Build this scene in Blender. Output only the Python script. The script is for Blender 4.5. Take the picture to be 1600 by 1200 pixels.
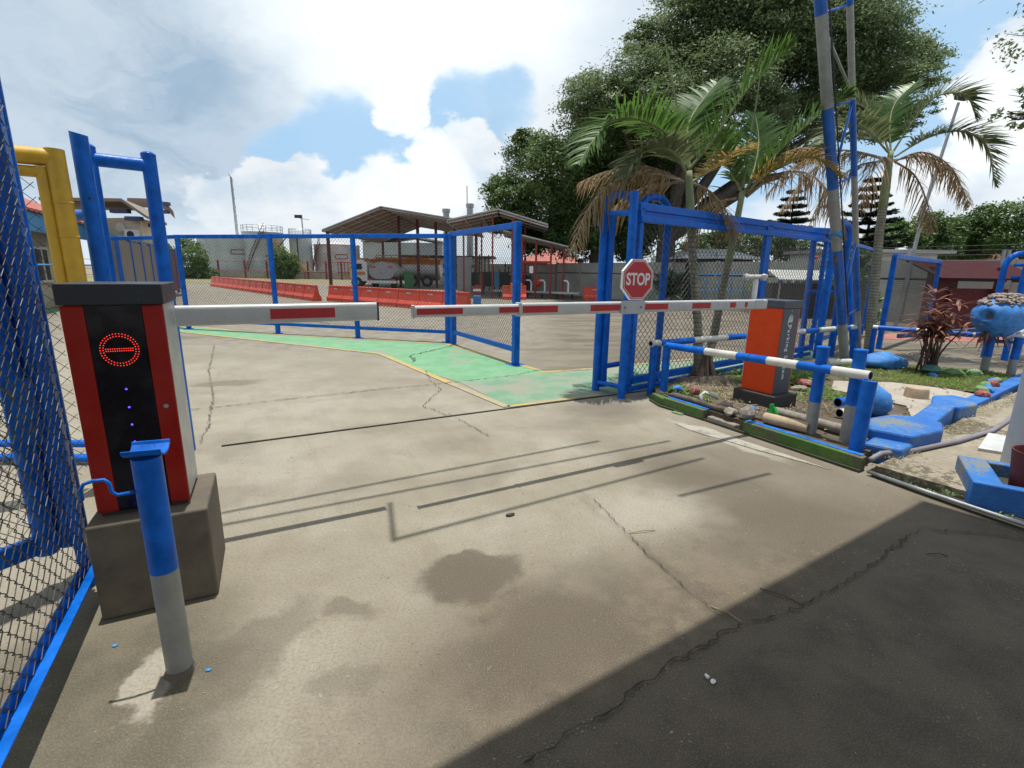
import bpy, math, random
import numpy as np
from mathutils import Vector, Matrix
R = math.radians
rnd = random.Random(7)
npr = np.random.default_rng(11)
scene = bpy.context.scene
col = scene.collection
for o in list(bpy.data.objects): bpy.data.objects.remove(o)

# ------------------------------------------------------------------ camera
EYE = 1.494; PITCH = R(12.956); ROLL = R(.85)
f = Vector((0, math.cos(PITCH), -math.sin(PITCH))); r0 = Vector((1, 0, 0)); u0 = r0.cross(f)
cr, sr = math.cos(ROLL), math.sin(ROLL)
rr = r0*cr + u0*sr; uu = -r0*sr + u0*cr
cam_d = bpy.data.cameras.new('camera'); cam = bpy.data.objects.new('camera', cam_d); col.objects.link(cam)
m = Matrix((rr, uu, -f)).transposed().to_4x4(); m.translation = Vector((0, 0, EYE)); cam.matrix_world = m
cam_d.sensor_width = 36; cam_d.lens = 771/1600*36; cam_d.clip_start = .02; cam_d.clip_end = 2000
scene.camera = cam

# ------------------------------------------------------------------ world and sun
scene.view_settings.view_transform = 'Standard'; scene.view_settings.look = 'None'
scene.view_settings.gamma = 1; scene.view_settings.use_curve_mapping = False
scene.view_settings.exposure = 0.0
scene.cycles.max_bounces = 6; scene.cycles.transparent_max_bounces = 16
sdir = Vector((-.012, .070, 1)).normalized()
sun_d = bpy.data.lights.new('sun', 'SUN'); sun_d.energy = 4.7; sun_d.angle = R(.5); sun_d.color = (1, .965, .90)
sun = bpy.data.objects.new('sun', sun_d); col.objects.link(sun)
sun.rotation_euler = sdir.to_track_quat('Z', 'Y').to_euler(); sun.location = (0, 0, 30)

class G:
    """small node graph helper"""
    def __init__(s, nt): s.nt = nt; nt.nodes.clear()
    def n(s, t, **k):
        nd = s.nt.nodes.new(t)
        for a, b in k.items(): setattr(nd, a, b)
        return nd
    def put(s, sock, v):
        if hasattr(v, 'is_output') or isinstance(v, bpy.types.NodeSocket): s.nt.links.new(v, sock)
        elif v is not None:
            if isinstance(v, (tuple, list)) and len(v) == 3 and sock.type == 'RGBA': v = (*v, 1)
            sock.default_value = v
    def math(s, op, a, b=0.0, c=None, clamp=False):
        nd = s.n('ShaderNodeMath', operation=op, use_clamp=clamp)
        s.put(nd.inputs[0], a); s.put(nd.inputs[1], b)
        if c is not None: s.put(nd.inputs[2], c)
        return nd.outputs[0]
    def vm(s, op, a, b=(0, 0, 0), sc=None):
        nd = s.n('ShaderNodeVectorMath', operation=op); s.put(nd.inputs[0], a); s.put(nd.inputs[1], b)
        if sc is not None: s.put(nd.inputs['Scale'], sc)
        return nd.outputs['Value'] if op in ('DOT_PRODUCT', 'LENGTH', 'DISTANCE') else nd.outputs[0]
    def noise(s, vec, scale, detail=4, rough=.55, dist=0.0, color=False):
        nd = s.n('ShaderNodeTexNoise'); s.put(nd.inputs['Vector'], vec)
        nd.inputs['Scale'].default_value = scale; nd.inputs['Detail'].default_value = detail
        nd.inputs['Roughness'].default_value = rough; nd.inputs['Distortion'].default_value = dist
        return nd.outputs['Color'] if color else nd.outputs['Fac']
    def vor(s, vec, scale, feature='F1'):
        nd = s.n('ShaderNodeTexVoronoi', feature=feature); s.put(nd.inputs['Vector'], vec); nd.inputs['Scale'].default_value = scale
        return nd
    def mr(s, v, a, b, c=0.0, d=1.0, smooth=True):
        nd = s.n('ShaderNodeMapRange', interpolation_type='SMOOTHSTEP' if smooth else 'LINEAR')
        s.put(nd.inputs[0], v)
        for i, x in enumerate((a, b, c, d)): s.put(nd.inputs[i+1], x)
        return nd.outputs[0]
    def mix(s, fac, a, b, mode='MIX'):
        nd = s.n('ShaderNodeMix', data_type='RGBA', blend_type=mode)
        s.put(nd.inputs[0], fac); s.put(nd.inputs[6], a); s.put(nd.inputs[7], b)
        return nd.outputs[2]
    def bump(s, h, strength, dist=.01):
        nd = s.n('ShaderNodeBump'); s.put(nd.inputs['Height'], h); nd.inputs['Strength'].default_value = strength; nd.inputs['Distance'].default_value = dist
        return nd.outputs[0]

w = bpy.data.worlds.new('World'); scene.world = w; w.use_nodes = True
g = G(w.node_tree)
tc = g.n('ShaderNodeTexCoord').outputs['Generated']
dirn = g.vm('NORMALIZE', tc)
sky = g.n('ShaderNodeTexSky', sky_type='NISHITA'); sky.sun_disc = False
sky.sun_elevation = math.asin(sdir.z); sky.sun_rotation = math.atan2(sdir.x, sdir.y); sky.air_density = 1.2; sky.dust_density = 1.5
sep = g.n('ShaderNodeSeparateXYZ'); g.put(sep.inputs[0], dirn)
zz = g.math('ADD', g.math('MAXIMUM', sep.outputs[2], 0.0), .18)
pl = g.vm('SCALE', dirn, sc=g.math('DIVIDE', 1.0, zz))            # cloud layer seen in perspective
warp = g.vm('SCALE', g.vm('SUBTRACT', g.noise(g.vm('MULTIPLY', dirn, (1, 1, 1.8)), 3.0, 6, .58, color=True), (.5, .5, .5)), sc=.26)
wd = g.vm('NORMALIZE', g.vm('ADD', dirn, warp))
def pixdir(px, py):
    v = f + rr*((px-800)/771) - uu*((py-600)/771); v.normalize(); return tuple(v)
def lobe(d, a, b):                                                # 1 inside angle a, 0 outside angle b
    return g.mr(g.vm('DOT_PRODUCT', wd, d), math.cos(R(b)), math.cos(R(a)))
def mx(*a):
    o = a[0]
    for x in a[1:]: o = g.math('MAXIMUM', o, x)
    return o
blue = mx(lobe(pixdir(540, 255), 1, 9), lobe(pixdir(640, 235), 1, 8), lobe(pixdir(460, 265), 0, 6), lobe(pixdir(740, 210), 0, 7),
          lobe(pixdir(800, 170), 0, 5), lobe(pixdir(1470, 110), 3, 10), lobe(pixdir(1390, 210), 2, 10), lobe(pixdir(1200, 250), 2, 9), lobe((.5, -.3, .8), 10, 28), lobe((-.6, -.5, .6), 8, 25))
grey = mx(lobe(pixdir(180, 90), 4, 19), lobe(pixdir(330, 130), 2, 15), lobe(pixdir(90, 30), 2, 17), lobe(pixdir(580, 130), 0, 10), lobe(pixdir(720, 130), 0, 9),
          lobe((.1, -.7, .7), 15, 45))
bright = mx(lobe(pixdir(600, 20), 3, 17), lobe(pixdir(700, -60), 3, 16), lobe(tuple(sdir), 4, 26), lobe(pixdir(650, 270), 0, 6), lobe(pixdir(1550, 190), 0, 7))
fluff = g.noise(g.vm('MULTIPLY', wd, (1, 1, 1.9)), 3.4, 6, .52, .2)
fl2 = g.noise(g.vm('ADD', g.vm('MULTIPLY', dirn, (1, 1, 1.7)), (3, 1, 2)), 8.5, 7, .56, .1)
fm = g.math('SUBTRACT', g.math('ADD', g.math('MULTIPLY', fluff, .6), g.math('MULTIPLY', fl2, .4)), .5)
cum = mx(lobe(pixdir(690, 285), 1, 6), lobe(pixdir(740, 265), 1, 5), lobe(pixdir(600, 305), 1, 6), lobe(pixdir(500, 315), 1, 6), lobe(pixdir(400, 320), 1, 7), lobe(pixdir(1590, 150), 1, 7), lobe(pixdir(1520, 230), 1, 6), lobe(pixdir(1450, 320), 1, 8), lobe(pixdir(640, 190), 0, 5), lobe(pixdir(760, 330), 1, 5))
cumm = g.mr(g.math('ADD', cum, g.math('MULTIPLY', fm, 2.6)), 0.36, .66)
blue = g.mr(g.math('SUBTRACT', blue, g.math('MULTIPLY', fm, 1.9)), .12, .95)
blue = g.math('MULTIPLY', blue, g.math('SUBTRACT', 1.0, cumm))
grey = g.mr(g.math('ADD', grey, g.math('MULTIPLY', fm, 1.1)), .12, .80)
c = g.mix(g.mr(fluff, .30, .70), (.70, .80, .91), (.84, .90, .95))
c = g.mix(g.math('MULTIPLY', grey, g.mr(g.noise(g.vm('MULTIPLY', wd, (1, 1, 2.2)), 5.0, 6, .6, .4), .30, .66, .98, .45)), c, (.35, .49, .64))
c = g.mix(g.math('MULTIPLY', cumm, .8), c, g.mix(g.mr(fl2, .35, .60), (.66, .77, .88), (.93, .96, .98)))
c = g.mix(g.math('MULTIPLY', bright, .85), c, (1.12, 1.18, 1.2))
hz = g.mr(sep.outputs[2], .0, .16)
c = g.mix(g.math('MULTIPLY', g.math('SUBTRACT', 1.0, hz), .5), c, (.80, .90, .98))
c10 = g.vm('SCALE', c, sc=10.0)
skyc = g.mix(.92, sky.outputs[0], (4.3, 6.9, 9.7))
fin = g.mix(g.math('MULTIPLY', blue, .9), c10, skyc)
bg = g.n('ShaderNodeBackground'); g.put(bg.inputs[0], fin); bg.inputs[1].default_value = .1
g.put(g.n('ShaderNodeOutputWorld').inputs[0], bg.outputs[0])

# ------------------------------------------------------------------ materials
def newmat(name):
    mt = bpy.data.materials.new(name); mt.use_nodes = True
    gg = G(mt.node_tree); bs = gg.n('ShaderNodeBsdfPrincipled'); out = gg.n('ShaderNodeOutputMaterial')
    gg.put(out.inputs[0], bs.outputs[0]); gg.bs = bs; gg.out = out
    return mt, gg
def worldpos(gg): return gg.n('ShaderNodeNewGeometry').outputs['Position']
def paint(name, c, rough=.4, var=.18, chip=None, chipc=(.16, .10, .06), dirt=.25, spec=.5, bump=.15, metal=0.0, scale=9):
    mt, gg = newmat(name); p = worldpos(gg)
    n1 = gg.noise(p, scale, 5, .6); n2 = gg.noise(p, scale*7, 4, .6)
    a = gg.mix(gg.mr(n1, .3, .7), tuple(x*(1-var) for x in c), tuple(min(1, x*(1+var*.6)+.004) for x in c))
    a = gg.mix(gg.math('MULTIPLY', gg.mr(n2, .55, .75), dirt), a, (.17, .15, .12))
    if chip: a = gg.mix(gg.mr(gg.noise(p, scale*2.4, 6, .7), chip, chip+.03), a, chipc)
    gg.put(gg.bs.inputs['Base Color'], a)
    gg.put(gg.bs.inputs['Roughness'], gg.mr(n1, .3, .7, rough-.08, rough+.15))
    gg.bs.inputs['Metallic'].default_value = metal; gg.bs.inputs['Specular IOR Level'].default_value = spec
    if bump: gg.put(gg.bs.inputs['Normal'], gg.bump(n2, bump, .004))
    return mt
def emis(name, c, s):
    mt, gg = newmat(name); gg.put(gg.bs.inputs['Base Color'], (.01, .01, .01)); gg.put(gg.bs.inputs['Emission Color'], c); gg.bs.inputs['Emission Strength'].default_value = s
    return mt
BLUE = (0, .118, .54)
M = {}
M['blue'] = paint('blue_gloss_paint', BLUE, .36, .26, .695, (.16, .19, .22), dirt=.08, spec=.22, bump=.35)
M['blue_old'] = paint('weathered_blue_paint', (.008, .14, .52), .55, .35, .585, (.17, .18, .17), dirt=.6, bump=.8, spec=.25)
M['blue_mast'] = paint('mast_blue_paint', (.008, .105, .44), .42, .25, .70, (.10, .05, .04), dirt=.3)
M['white'] = paint('white_paint', (.56, .55, .50), .45, .12, .71, (.28, .14, .06), dirt=.3)
M['greypipe'] = paint('grey_painted_pipe', (.27, .27, .25), .5, .14, .72, (.20, .16, .12), dirt=.35)
M['yellow'] = paint('yellow_paint', (.58, .34, .02), .38, .12, .76, (.2, .1, .04), dirt=.1)
M['red_cab'] = paint('deep_red_powder_coat', (.31, .012, .005), .35, .06, None, dirt=.05, bump=.05, spec=.25)
M['orange_cab'] = paint('orange_powder_coat', (.72, .060, .005), .35, .06, None, dirt=.05, bump=.05, spec=.25)
M['darkcap'] = paint('charcoal_powder_coat', (.016, .019, .026), .4, .1, None, dirt=.15, bump=.1)
M['greycap'] = paint('slate_grey_powder_coat', (.060, .072, .09), .4, .1, None, dirt=.15, bump=.1)
M['black_glass'] = paint('black_acrylic', (.006, .004, .007), .12, .1, None, dirt=.0, bump=0)
M['black_base'] = paint('black_painted_concrete', (.035, .033, .035), .7, .25, .7, (.1, .09, .08), dirt=.4, bump=.4)
M['plinth'] = paint('grey_cement_render', (.135, .112, .082), .85, .28, None, dirt=.35, bump=.6, scale=5)
M['boom_white'] = paint('white_boom_lacquer', (.50, .51, .51), .3, .06, None, dirt=.25, bump=.05)
M['alu'] = paint('brushed_aluminium', (.44, .45, .45), .35, .06, None, dirt=.1, metal=.35, bump=.05)
M['boom_red'] = paint('red_reflective_tape', (.45, .015, .018), .4, .1, None, dirt=.1, bump=.05)
M['sign_red'] = paint('sign_red_film', (.50, .012, .022), .35, .06, None, dirt=.05, bump=.03)
M['sign_white'] = paint('sign_white_film', (.78, .78, .78), .4, .05, None, dirt=.05, bump=.03)
M['steel'] = paint('galvanised_steel', (.33, .34, .35), .4, .2, None, dirt=.4, metal=.6)
M['wire'] = paint('dark_fence_wire', (.060, .058, .055), .5, .3, None, dirt=.3, metal=.2, bump=0)
M['wire_light'] = paint('zinc_fence_wire', (.20, .20, .19), .45, .3, None, dirt=.3, metal=.4, bump=0)
M['barrier'] = paint('orange_red_plastic', (.60, .055, .028), .5, .15, .72, (.42, .2, .14), dirt=.35, scale=3)
M['barrier_foot'] = paint('faded_orange_plastic', (.72, .17, .10), .55, .15, None, dirt=.3, scale=3)
M['redsteel'] = paint('dark_red_steel_paint', (.26, .022, .026), .5, .25, None, dirt=.3, scale=2)
M['maroon'] = paint('maroon_steel_paint', (.10, .008, .010), .55, .25, None, dirt=.3, scale=2)
M['maroon_roof'] = paint('maroon_sun_offset', (.045, .006, .009), .75, .25, None, dirt=.15, scale=2, spec=.2)  # shelter maroon, colour darkened to offset full sun on its roof
M['tank'] = paint('weathered_silver_tank', (.46, .49, .48), .5, .16, .70, (.30, .17, .10), dirt=.4, scale=.6)
M['tank_pink'] = paint('weathered_cream_tank', (.50, .44, .42), .5, .2, .64, (.34, .18, .10), dirt=.5, scale=.6)
M['wall_gray'] = paint('concrete_panel', (.34, .335, .295), .8, .2, .72, (.16, .15, .12), dirt=.5, scale=1.1)
M['cream'] = paint('cream_wall', (.60, .54, .40), .8, .1, None, dirt=.3, scale=1)
M['fascia'] = paint('light_blue_fascia', (.05, .25, .50), .6, .15, None, dirt=.3, scale=1)
M['navy'] = paint('navy_timber', (.05, .07, .16), .6, .2, None, dirt=.3, scale=2)
M['tile'] = paint('red_roof_tile', (.38, .13, .10), .8, .3, None, dirt=.5, scale=2)
M['brownpanel'] = paint('taupe_panel', (.22, .19, .15), .8, .15, None, dirt=.3, scale=2)
M['underside'] = paint('brown_roof_sheet', (.26, .18, .15), .7, .25, None, dirt=.3, scale=1)
M['sheet'] = paint('weathered_metal_sheet', (.42, .41, .39), .55, .2, .66, (.28, .18, .12), dirt=.5, scale=1)
M['beige'] = paint('warehouse_cladding', (.44, .45, .44), .7, .12, None, dirt=.4, scale=.5)
M['dark'] = paint('dark_metal', (.03, .03, .03), .7, .2, None, dirt=.2)  # even near black for dark parts of many kinds
M['rust'] = paint('rusty_steel', (.16, .07, .04), .8, .4, None, dirt=.3, scale=14)
M['tyre'] = paint('tyre_rubber', (.025, .024, .023), .85, .2, None, dirt=.4)
M['glass'] = paint('dark_window_glass', (.02, .025, .03), .08, .1, None, dirt=.1, bump=0)
M['truck_yellow'] = paint('truck_yellow_paint', (.65, .32, .03), .4, .15, None, dirt=.2, scale=2)
M['truck_white'] = paint('truck_white_paint', (.68, .67, .65), .4, .1, None, dirt=.35, scale=2)
M['truck_orange'] = paint('truck_orange_paint', (.60, .20, .02), .45, .2, None, dirt=.2, scale=2)
M['terra'] = paint('maroon_clay_pot', (.11, .014, .012), .55, .2, None, dirt=.15, scale=7)
M['whitecol'] = paint('grey_white_column_paint', (.42, .45, .48), .6, .07, None, dirt=.12, scale=3)
M['pvc'] = paint('pale_grey_pvc', (.21, .19, .22), .45, .1, None, dirt=.45, scale=12)
M['pvc2'] = paint('pale_pvc_pipe', (.50, .48, .45), .45, .1, None, dirt=.4, scale=12)
M['tileslab'] = paint('pale_tile_slab', (.50, .51, .50), .6, .15, None, dirt=.4, scale=9)
M['tan'] = paint('tan_concrete', (.42, .32, .21), .85, .2, None, dirt=.35, scale=12)
M['rock_grey'] = paint('grey_rubble', (.25, .22, .185), .9, .35, None, dirt=.5, bump=.8, scale=14)
M['rock_blue'] = paint('blue_painted_rock', (.03, .20, .55), .6, .3, .60, (.24, .22, .19), dirt=.3, bump=.5, scale=12)
M['rock_red'] = paint('red_painted_rock', (.28, .05, .04), .7, .3, .54, (.25, .2, .17), dirt=.3, bump=.5, scale=12)
M['rock_green'] = paint('green_painted_rock', (.14, .30, .10), .7, .3, .54, (.24, .22, .19), dirt=.3, bump=.5, scale=12)
M['rubble_pink'] = paint('pinkish_stone_crust', (.29, .235, .205), .95, .4, None, dirt=.4, bump=1, scale=25)
M['green_bottle'] = paint('green_plastic', (.02, .35, .04), .35, .2, None, dirt=.1)
M['teal'] = paint('dull_teal_plastic', (.05, .14, .12), .5, .3, None, dirt=.3)
M['bin_green'] = paint('green_bin_plastic', (.02, .16, .04), .5, .2, None, dirt=.3)
M['led_red'] = emis('red_led', (1, .05, .03), 1.6)
M['led_blue'] = emis('blue_led', (.10, .05, 1), 3.0)
M['white_plaster'] = paint('white_plaster', (.70, .70, .68), .8, .1, None, dirt=.3, scale=1)
M['pinkwall'] = paint('pink_wall', (.55, .33, .26), .8, .2, None, dirt=.3, scale=1)

def foliage(name, a, b, trans=.25, rough=.5):
    mt, gg = newmat(name); gi = gg.n('ShaderNodeNewGeometry')
    n = gg.noise(gi.outputs['Position'], .7, 3, .6)
    t = gg.math('ADD', gg.math('MULTIPLY', gi.outputs['Random Per Island'], .7), gg.math('MULTIPLY', gg.mr(n, .3, .7), .4), clamp=True)
    c = gg.mix(t, a, b)
    gg.put(gg.bs.inputs['Base Color'], c); gg.bs.inputs['Roughness'].default_value = rough; gg.bs.inputs['Specular IOR Level'].default_value = .35
    tr = gg.n('ShaderNodeBsdfTranslucent'); gg.put(tr.inputs[0], gg.mix(.5, c, tuple(min(1, x*1.6) for x in b)))
    ms = gg.n('ShaderNodeMixShader'); ms.inputs[0].default_value = trans
    gg.put(ms.inputs[1], gg.bs.outputs[0]); gg.put(ms.inputs[2], tr.outputs[0]); gg.put(gg.out.inputs[0], ms.outputs[0])
    return mt
M['leaf_dark'] = foliage('dark_glossy_leaf', (.025, .055, .016), (.12, .19, .05), .2)
M['leaf_rain'] = foliage('rain_tree_leaf', (.042, .080, .028), (.19, .25, .11), .3)
M['leaf_mid'] = foliage('mid_green_leaf', (.03, .07, .015), (.12, .20, .05))
M['leaf_light'] = foliage('bright_leaf', (.06, .14, .02), (.22, .34, .07), .35)
M['leaf_conifer'] = foliage('conifer_needle', (.010, .024, .014), (.035, .06, .03), .05)
M['frond'] = foliage('green_palm_leaflet', (.028, .070, .012), (.095, .18, .035), .35, .4)
M['frond_grey'] = foliage('dull_palm_leaflet', (.06, .085, .035), (.17, .20, .09), .3, .5)
M['frond_brown'] = foliage('dry_palm_leaflet', (.12, .075, .035), (.34, .23, .12), .3, .7)
M['frond_yellow'] = foliage('yellowing_palm_leaflet', (.20, .15, .03), (.50, .33, .08), .35, .6)
M['cordy'] = foliage('bronze_leaf', (.05, .012, .014), (.30, .13, .08), .25, .5)
M['grass'] = foliage('grass_blade', (.07, .12, .02), (.24, .30, .08), .3, .6)
M['drygrass'] = foliage('dry_grass_blade', (.20, .16, .09), (.42, .36, .24), .2, .8)
M['agave'] = foliage('agave_leaf', (.02, .06, .02), (.07, .14, .06), .1, .4)

def bark(name, a, b, ring=0.0):
    mt, gg = newmat(name); p = worldpos(gg)
    n = gg.noise(gg.vm('MULTIPLY', p, (1, 1, .35)), 14, 5, .65); t = gg.mr(n, .3, .7)
    if ring:
        wv = gg.n('ShaderNodeTexWave', wave_type='BANDS', bands_direction='Z'); gg.put(wv.inputs['Vector'], p)
        wv.inputs['Scale'].default_value = ring; wv.inputs['Distortion'].default_value = 3.0; wv.inputs['Detail'].default_value = 2
        ringm = gg.mr(wv.outputs[1], .02, .25)
        c = gg.mix(ringm, tuple(x*.68 for x in a), gg.mix(t, a, b))
    else: c = gg.mix(t, a, b)
    gg.put(gg.bs.inputs['Base Color'], c); gg.bs.inputs['Roughness'].default_value = .85
    gg.put(gg.bs.inputs['Normal'], gg.bump(n, .6, .02)); return mt
M['bark'] = bark('grey_brown_bark', (.07, .055, .042), (.17, .14, .11))
M['bark_dark'] = bark('dark_bark', (.035, .028, .022), (.09, .075, .06))
M['palmbark'] = bark('ringed_palm_bark', (.17, .16, .11), (.30, .28, .21), ring=5.5)
M['palmgreen'] = bark('green_palm_crownshaft', (.17, .20, .09), (.27, .30, .16))
M['palmroot'] = bark('fibrous_palm_base', (.10, .07, .05), (.24, .18, .13))
M['rachis'] = paint('palm_rib', (.20, .22, .09), .6, .3, None, dirt=.2)
M['rachis_dry'] = paint('dry_palm_rib', (.28, .21, .14), .8, .3, None, dirt=.2)
M['stem'] = paint('brown_stem', (.10, .05, .04), .8, .3, None, dirt=.3)

def stain(gg, pw, cx, cy, rx, ry, ang=0, soft=.5):
    mp = gg.n('ShaderNodeMapping', vector_type='TEXTURE'); gg.put(mp.inputs['Vector'], pw)
    mp.inputs['Location'].default_value = (cx, cy, 0); mp.inputs['Rotation'].default_value = (0, 0, R(ang)); mp.inputs['Scale'].default_value = (rx, ry, 1)
    v = gg.vm('MULTIPLY', mp.outputs[0], (1, 1, 0))
    return gg.mr(gg.vm('LENGTH', v), 1+soft*.3, 1-soft)
def ground_mat():
    mt, gg = newmat('worn_concrete'); p = worldpos(gg)
    wsm = gg.vm('SCALE', gg.vm('SUBTRACT', gg.noise(p, 3.0, 5, .65, color=True), (.5, .5, .5)), sc=.42)
    wbg = gg.vm('SCALE', gg.vm('SUBTRACT', gg.noise(p, .9, 5, .6, color=True), (.5, .5, .5)), sc=1.1)
    pw = gg.vm('ADD', p, wsm); pb = gg.vm('ADD', p, wbg)
    # brushed streaks running with the road
    ax = gg.n('ShaderNodeMapping', vector_type='TEXTURE'); gg.put(ax.inputs['Vector'], p); ax.inputs['Rotation'].default_value = (0, 0, R(28)); ax.inputs['Scale'].default_value = (.35, 3, 1)
    streak = gg.noise(ax.outputs[0], 3.2, 6, .62)
    big = gg.noise(p, .7, 6, .6); mid = gg.noise(p, 3.4, 7, .66); fine = gg.noise(p, 75, 5, .72); vfine = gg.noise(p, 160, 3, .7)
    c = gg.mix(gg.mr(big, .36, .64), (.255, .228, .172), (.335, .308, .247))
    c = gg.mix(gg.math('MULTIPLY', gg.mr(mid, .42, .74), .36), c, (.185, .150, .105))
    c = gg.mix(gg.math('MULTIPLY', gg.mr(streak, .52, .72), .45), c, (.225, .200, .160))
    # damp brown apron close to the booth, mossy corner by the gate
    sp = gg.n('ShaderNodeSeparateXYZ'); gg.put(sp.inputs[0], pb)
    X, Y = sp.outputs[0], sp.outputs[1]
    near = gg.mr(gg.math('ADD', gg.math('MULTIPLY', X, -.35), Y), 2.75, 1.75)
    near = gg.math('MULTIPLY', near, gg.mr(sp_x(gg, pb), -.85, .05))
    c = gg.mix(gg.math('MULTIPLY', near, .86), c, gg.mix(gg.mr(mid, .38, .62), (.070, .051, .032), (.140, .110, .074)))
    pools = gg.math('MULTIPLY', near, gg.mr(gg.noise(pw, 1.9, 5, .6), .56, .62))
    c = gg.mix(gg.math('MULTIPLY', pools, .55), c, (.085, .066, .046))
    left = stain(gg, pw, -1.42, 1.15, .62, 1.05, 12, .45)
    c = gg.mix(gg.math('MULTIPLY', left, .85), c, gg.mix(gg.mr(mid, .4, .62), (.070, .062, .038), (.125, .108, .072)))
    # far yard is older and greyer
    c = gg.mix(gg.math('MULTIPLY', gg.mr(Y, 6.6, 10.5), .7), c, gg.mix(gg.mr(mid, .35, .65), (.135, .118, .095), (.27, .245, .205)))
    # darker, smoother ground on the near right side of the ragged joint
    nearright = gg.mr(gg.math('SUBTRACT', gg.math('MULTIPLY', sp_x(gg, pw), .60), sp_y(gg, pw)), -1.55, -.95)
    nearrightm = gg.math('MULTIPLY', nearright, gg.mr(sp_y(gg, pw), 4.5, 3.0))
    c = gg.mix(gg.math('MULTIPLY', nearrightm, .9), c, gg.mix(gg.mr(mid, .35, .65), (.050, .039, .027), (.100, .079, .055)))
    yard = gg.math('MULTIPLY', gg.mr(Y, 6.3, 8.0), gg.mr(gg.math('ADD', X, gg.math('MULTIPLY', Y, -.08)), -.9, .4))  # tree shade and dirt over the right yard, both painted as darker bands
    c = gg.mix(gg.math('MULTIPLY', yard, .8), c, gg.mix(gg.mr(gg.noise(gg.vm('MULTIPLY', p, (.6, 1.6, 1)), 1.0, 6, .62), .38, .62), (.085, .070, .052), (.19, .16, .122)))
    rightside = stain(gg, pw, 2.25, 3.7, .60, 1.55, 20, .7)
    c = gg.mix(gg.math('MULTIPLY', rightside, .72), c, (.135, .108, .080))
    c = gg.mix(gg.math('MULTIPLY', stain(gg, pw, 1.0, 5.35, .6, .35, 20, .6), .6), c, (.12, .10, .08))
    for s_ in [(-.20, 2.20, .31, .21, 20, .25, .9), (-.22, 2.18, .22, .15, 20, .3, .5), (1.35, 1.98, 1.7, .10, 31, .7, .85), (.3, 1.40, .5, .10, 32, .6, .8), (.72, 2.55, .06, .75, 22, .7, .5), (.22, 1.82, .36, .28, 0, .45, .85), (-.70, 1.92, .14, .08, 0, .5, .55), (-.02, 1.62, .42, .2, 20, .7, .5),
               (-3.72, 6.30, .45, .22, 25, .4, .55), (-1.52, 8.1, .8, .25, -20, .6, .45), (-.55, 4.1, .5, .22, 30, .8, .30), (-1.2, 3.3, .5, .25, 60, .8, .25),
               (-2.35, 4.0, .22, .5, 20, .6, .35), (.95, 4.0, .35, .8, 40, .8, .3), (1.6, 3.1, .55, 1.0, 40, .6, .85), (1.55, 3.75, .45, .55, 30, .6, .6), (1.75, 2.75, .8, .35, 30, .7, .6), (.9, 4.9, .9, .25, 25, .6, .35), (-.2, 3.4, .35, .18, 50, .6, .35), (-1.3, 4.5, .4, .2, 20, .6, .3), (-1.95, 3.0, .5, .2, 25, .6, .30), (1.4, 2.9, .5, .25, 20, .7, .35),
               (-1.0, 1.72, .16, .30, -20, .35, .5), (-7.5, 10.3, 1.2, .4, 10, .5, .5), (-.62, 1.55, .16, .10, 30, .5, .4), (2.4, 8.3, 1.6, .3, 0, .6, .5), (1.2, 9.6, 1.8, .25, 5, .6, .55), (-3.9, 12.9, 2.0, .25, 10, .6, .5)]:
        c = gg.mix(gg.math('MULTIPLY', stain(gg, pw, *s_[:6]), s_[6]), c, (.105, .085, .062))
    for s_ in [(-1.32, 1.52, .07, .16, 15, .35, .8), (1.95, 4.4, .10, .75, 26, .5, .8), (.9, 2.9, .6, .3, 30, .7, .5)]:
        c = gg.mix(gg.math('MULTIPLY', stain(gg, pw, *s_[:6]), s_[6]), c, (.40, .37, .31))
    # aggregate: pale and dark grit
    v1 = gg.vor(pw, 34); v2 = gg.vor(pw, 75)
    c = gg.mix(gg.math('MULTIPLY', gg.mr(v1.outputs['Distance'], .16, .10), gg.math('MULTIPLY', gg.mr(gg.noise(p, 2.3, 4, .6), .50, .68), .75)), c, (.50, .47, .40))
    c = gg.mix(gg.math('MULTIPLY', gg.mr(v2.outputs['Distance'], .17, .10), gg.mr(mid, .42, .62, .1, .45)), c, (.06, .05, .04))
    c = gg.mix(gg.math('MULTIPLY', gg.mr(fine, .42, .66), .36), c, (.095, .078, .058))
    c = gg.mix(gg.math('MULTIPLY', gg.mr(vfine, .45, .68), .14), c, (.56, .53, .46))
    v3 = gg.vor(gg.vm('MULTIPLY', pw, (1, 1.7, 1)), 15); c = gg.mix(gg.math('MULTIPLY', gg.mr(v3.outputs['Distance'], .085, .05), gg.mr(gg.noise(p, 5, 3, .6), .50, .60)), c, (.30, .28, .22))
    v4 = gg.vor(pw, 9); c = gg.mix(gg.math('MULTIPLY', gg.mr(v4.outputs['Distance'], .075, .04), gg.mr(gg.noise(p, 3, 3, .6), .52, .60)), c, (.05, .042, .032))
    c = gg.mix(1.0, c, (.93, .92, .90), 'MULTIPLY')
    gg.put(gg.bs.inputs['Base Color'], c)
    gg.put(gg.bs.inputs['Roughness'], gg.mr(nearrightm, 0, 1, .88, .62)); gg.bs.inputs['Specular IOR Level'].default_value = .3
    h = gg.math('ADD', gg.math('MULTIPLY', fine, .6), gg.math('ADD', gg.math('MULTIPLY', vfine, .25), gg.math('MULTIPLY', mid, .9)))
    gg.put(gg.bs.inputs['Normal'], gg.bump(h, .40, .008))
    return mt
def sp_x(gg, v):
    s = gg.n('ShaderNodeSeparateXYZ'); gg.put(s.inputs[0], v); return s.outputs[0]
def sp_y(gg, v):
    s = gg.n('ShaderNodeSeparateXYZ'); gg.put(s.inputs[0], v); return s.outputs[1]
M['ground'] = ground_mat()
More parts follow.
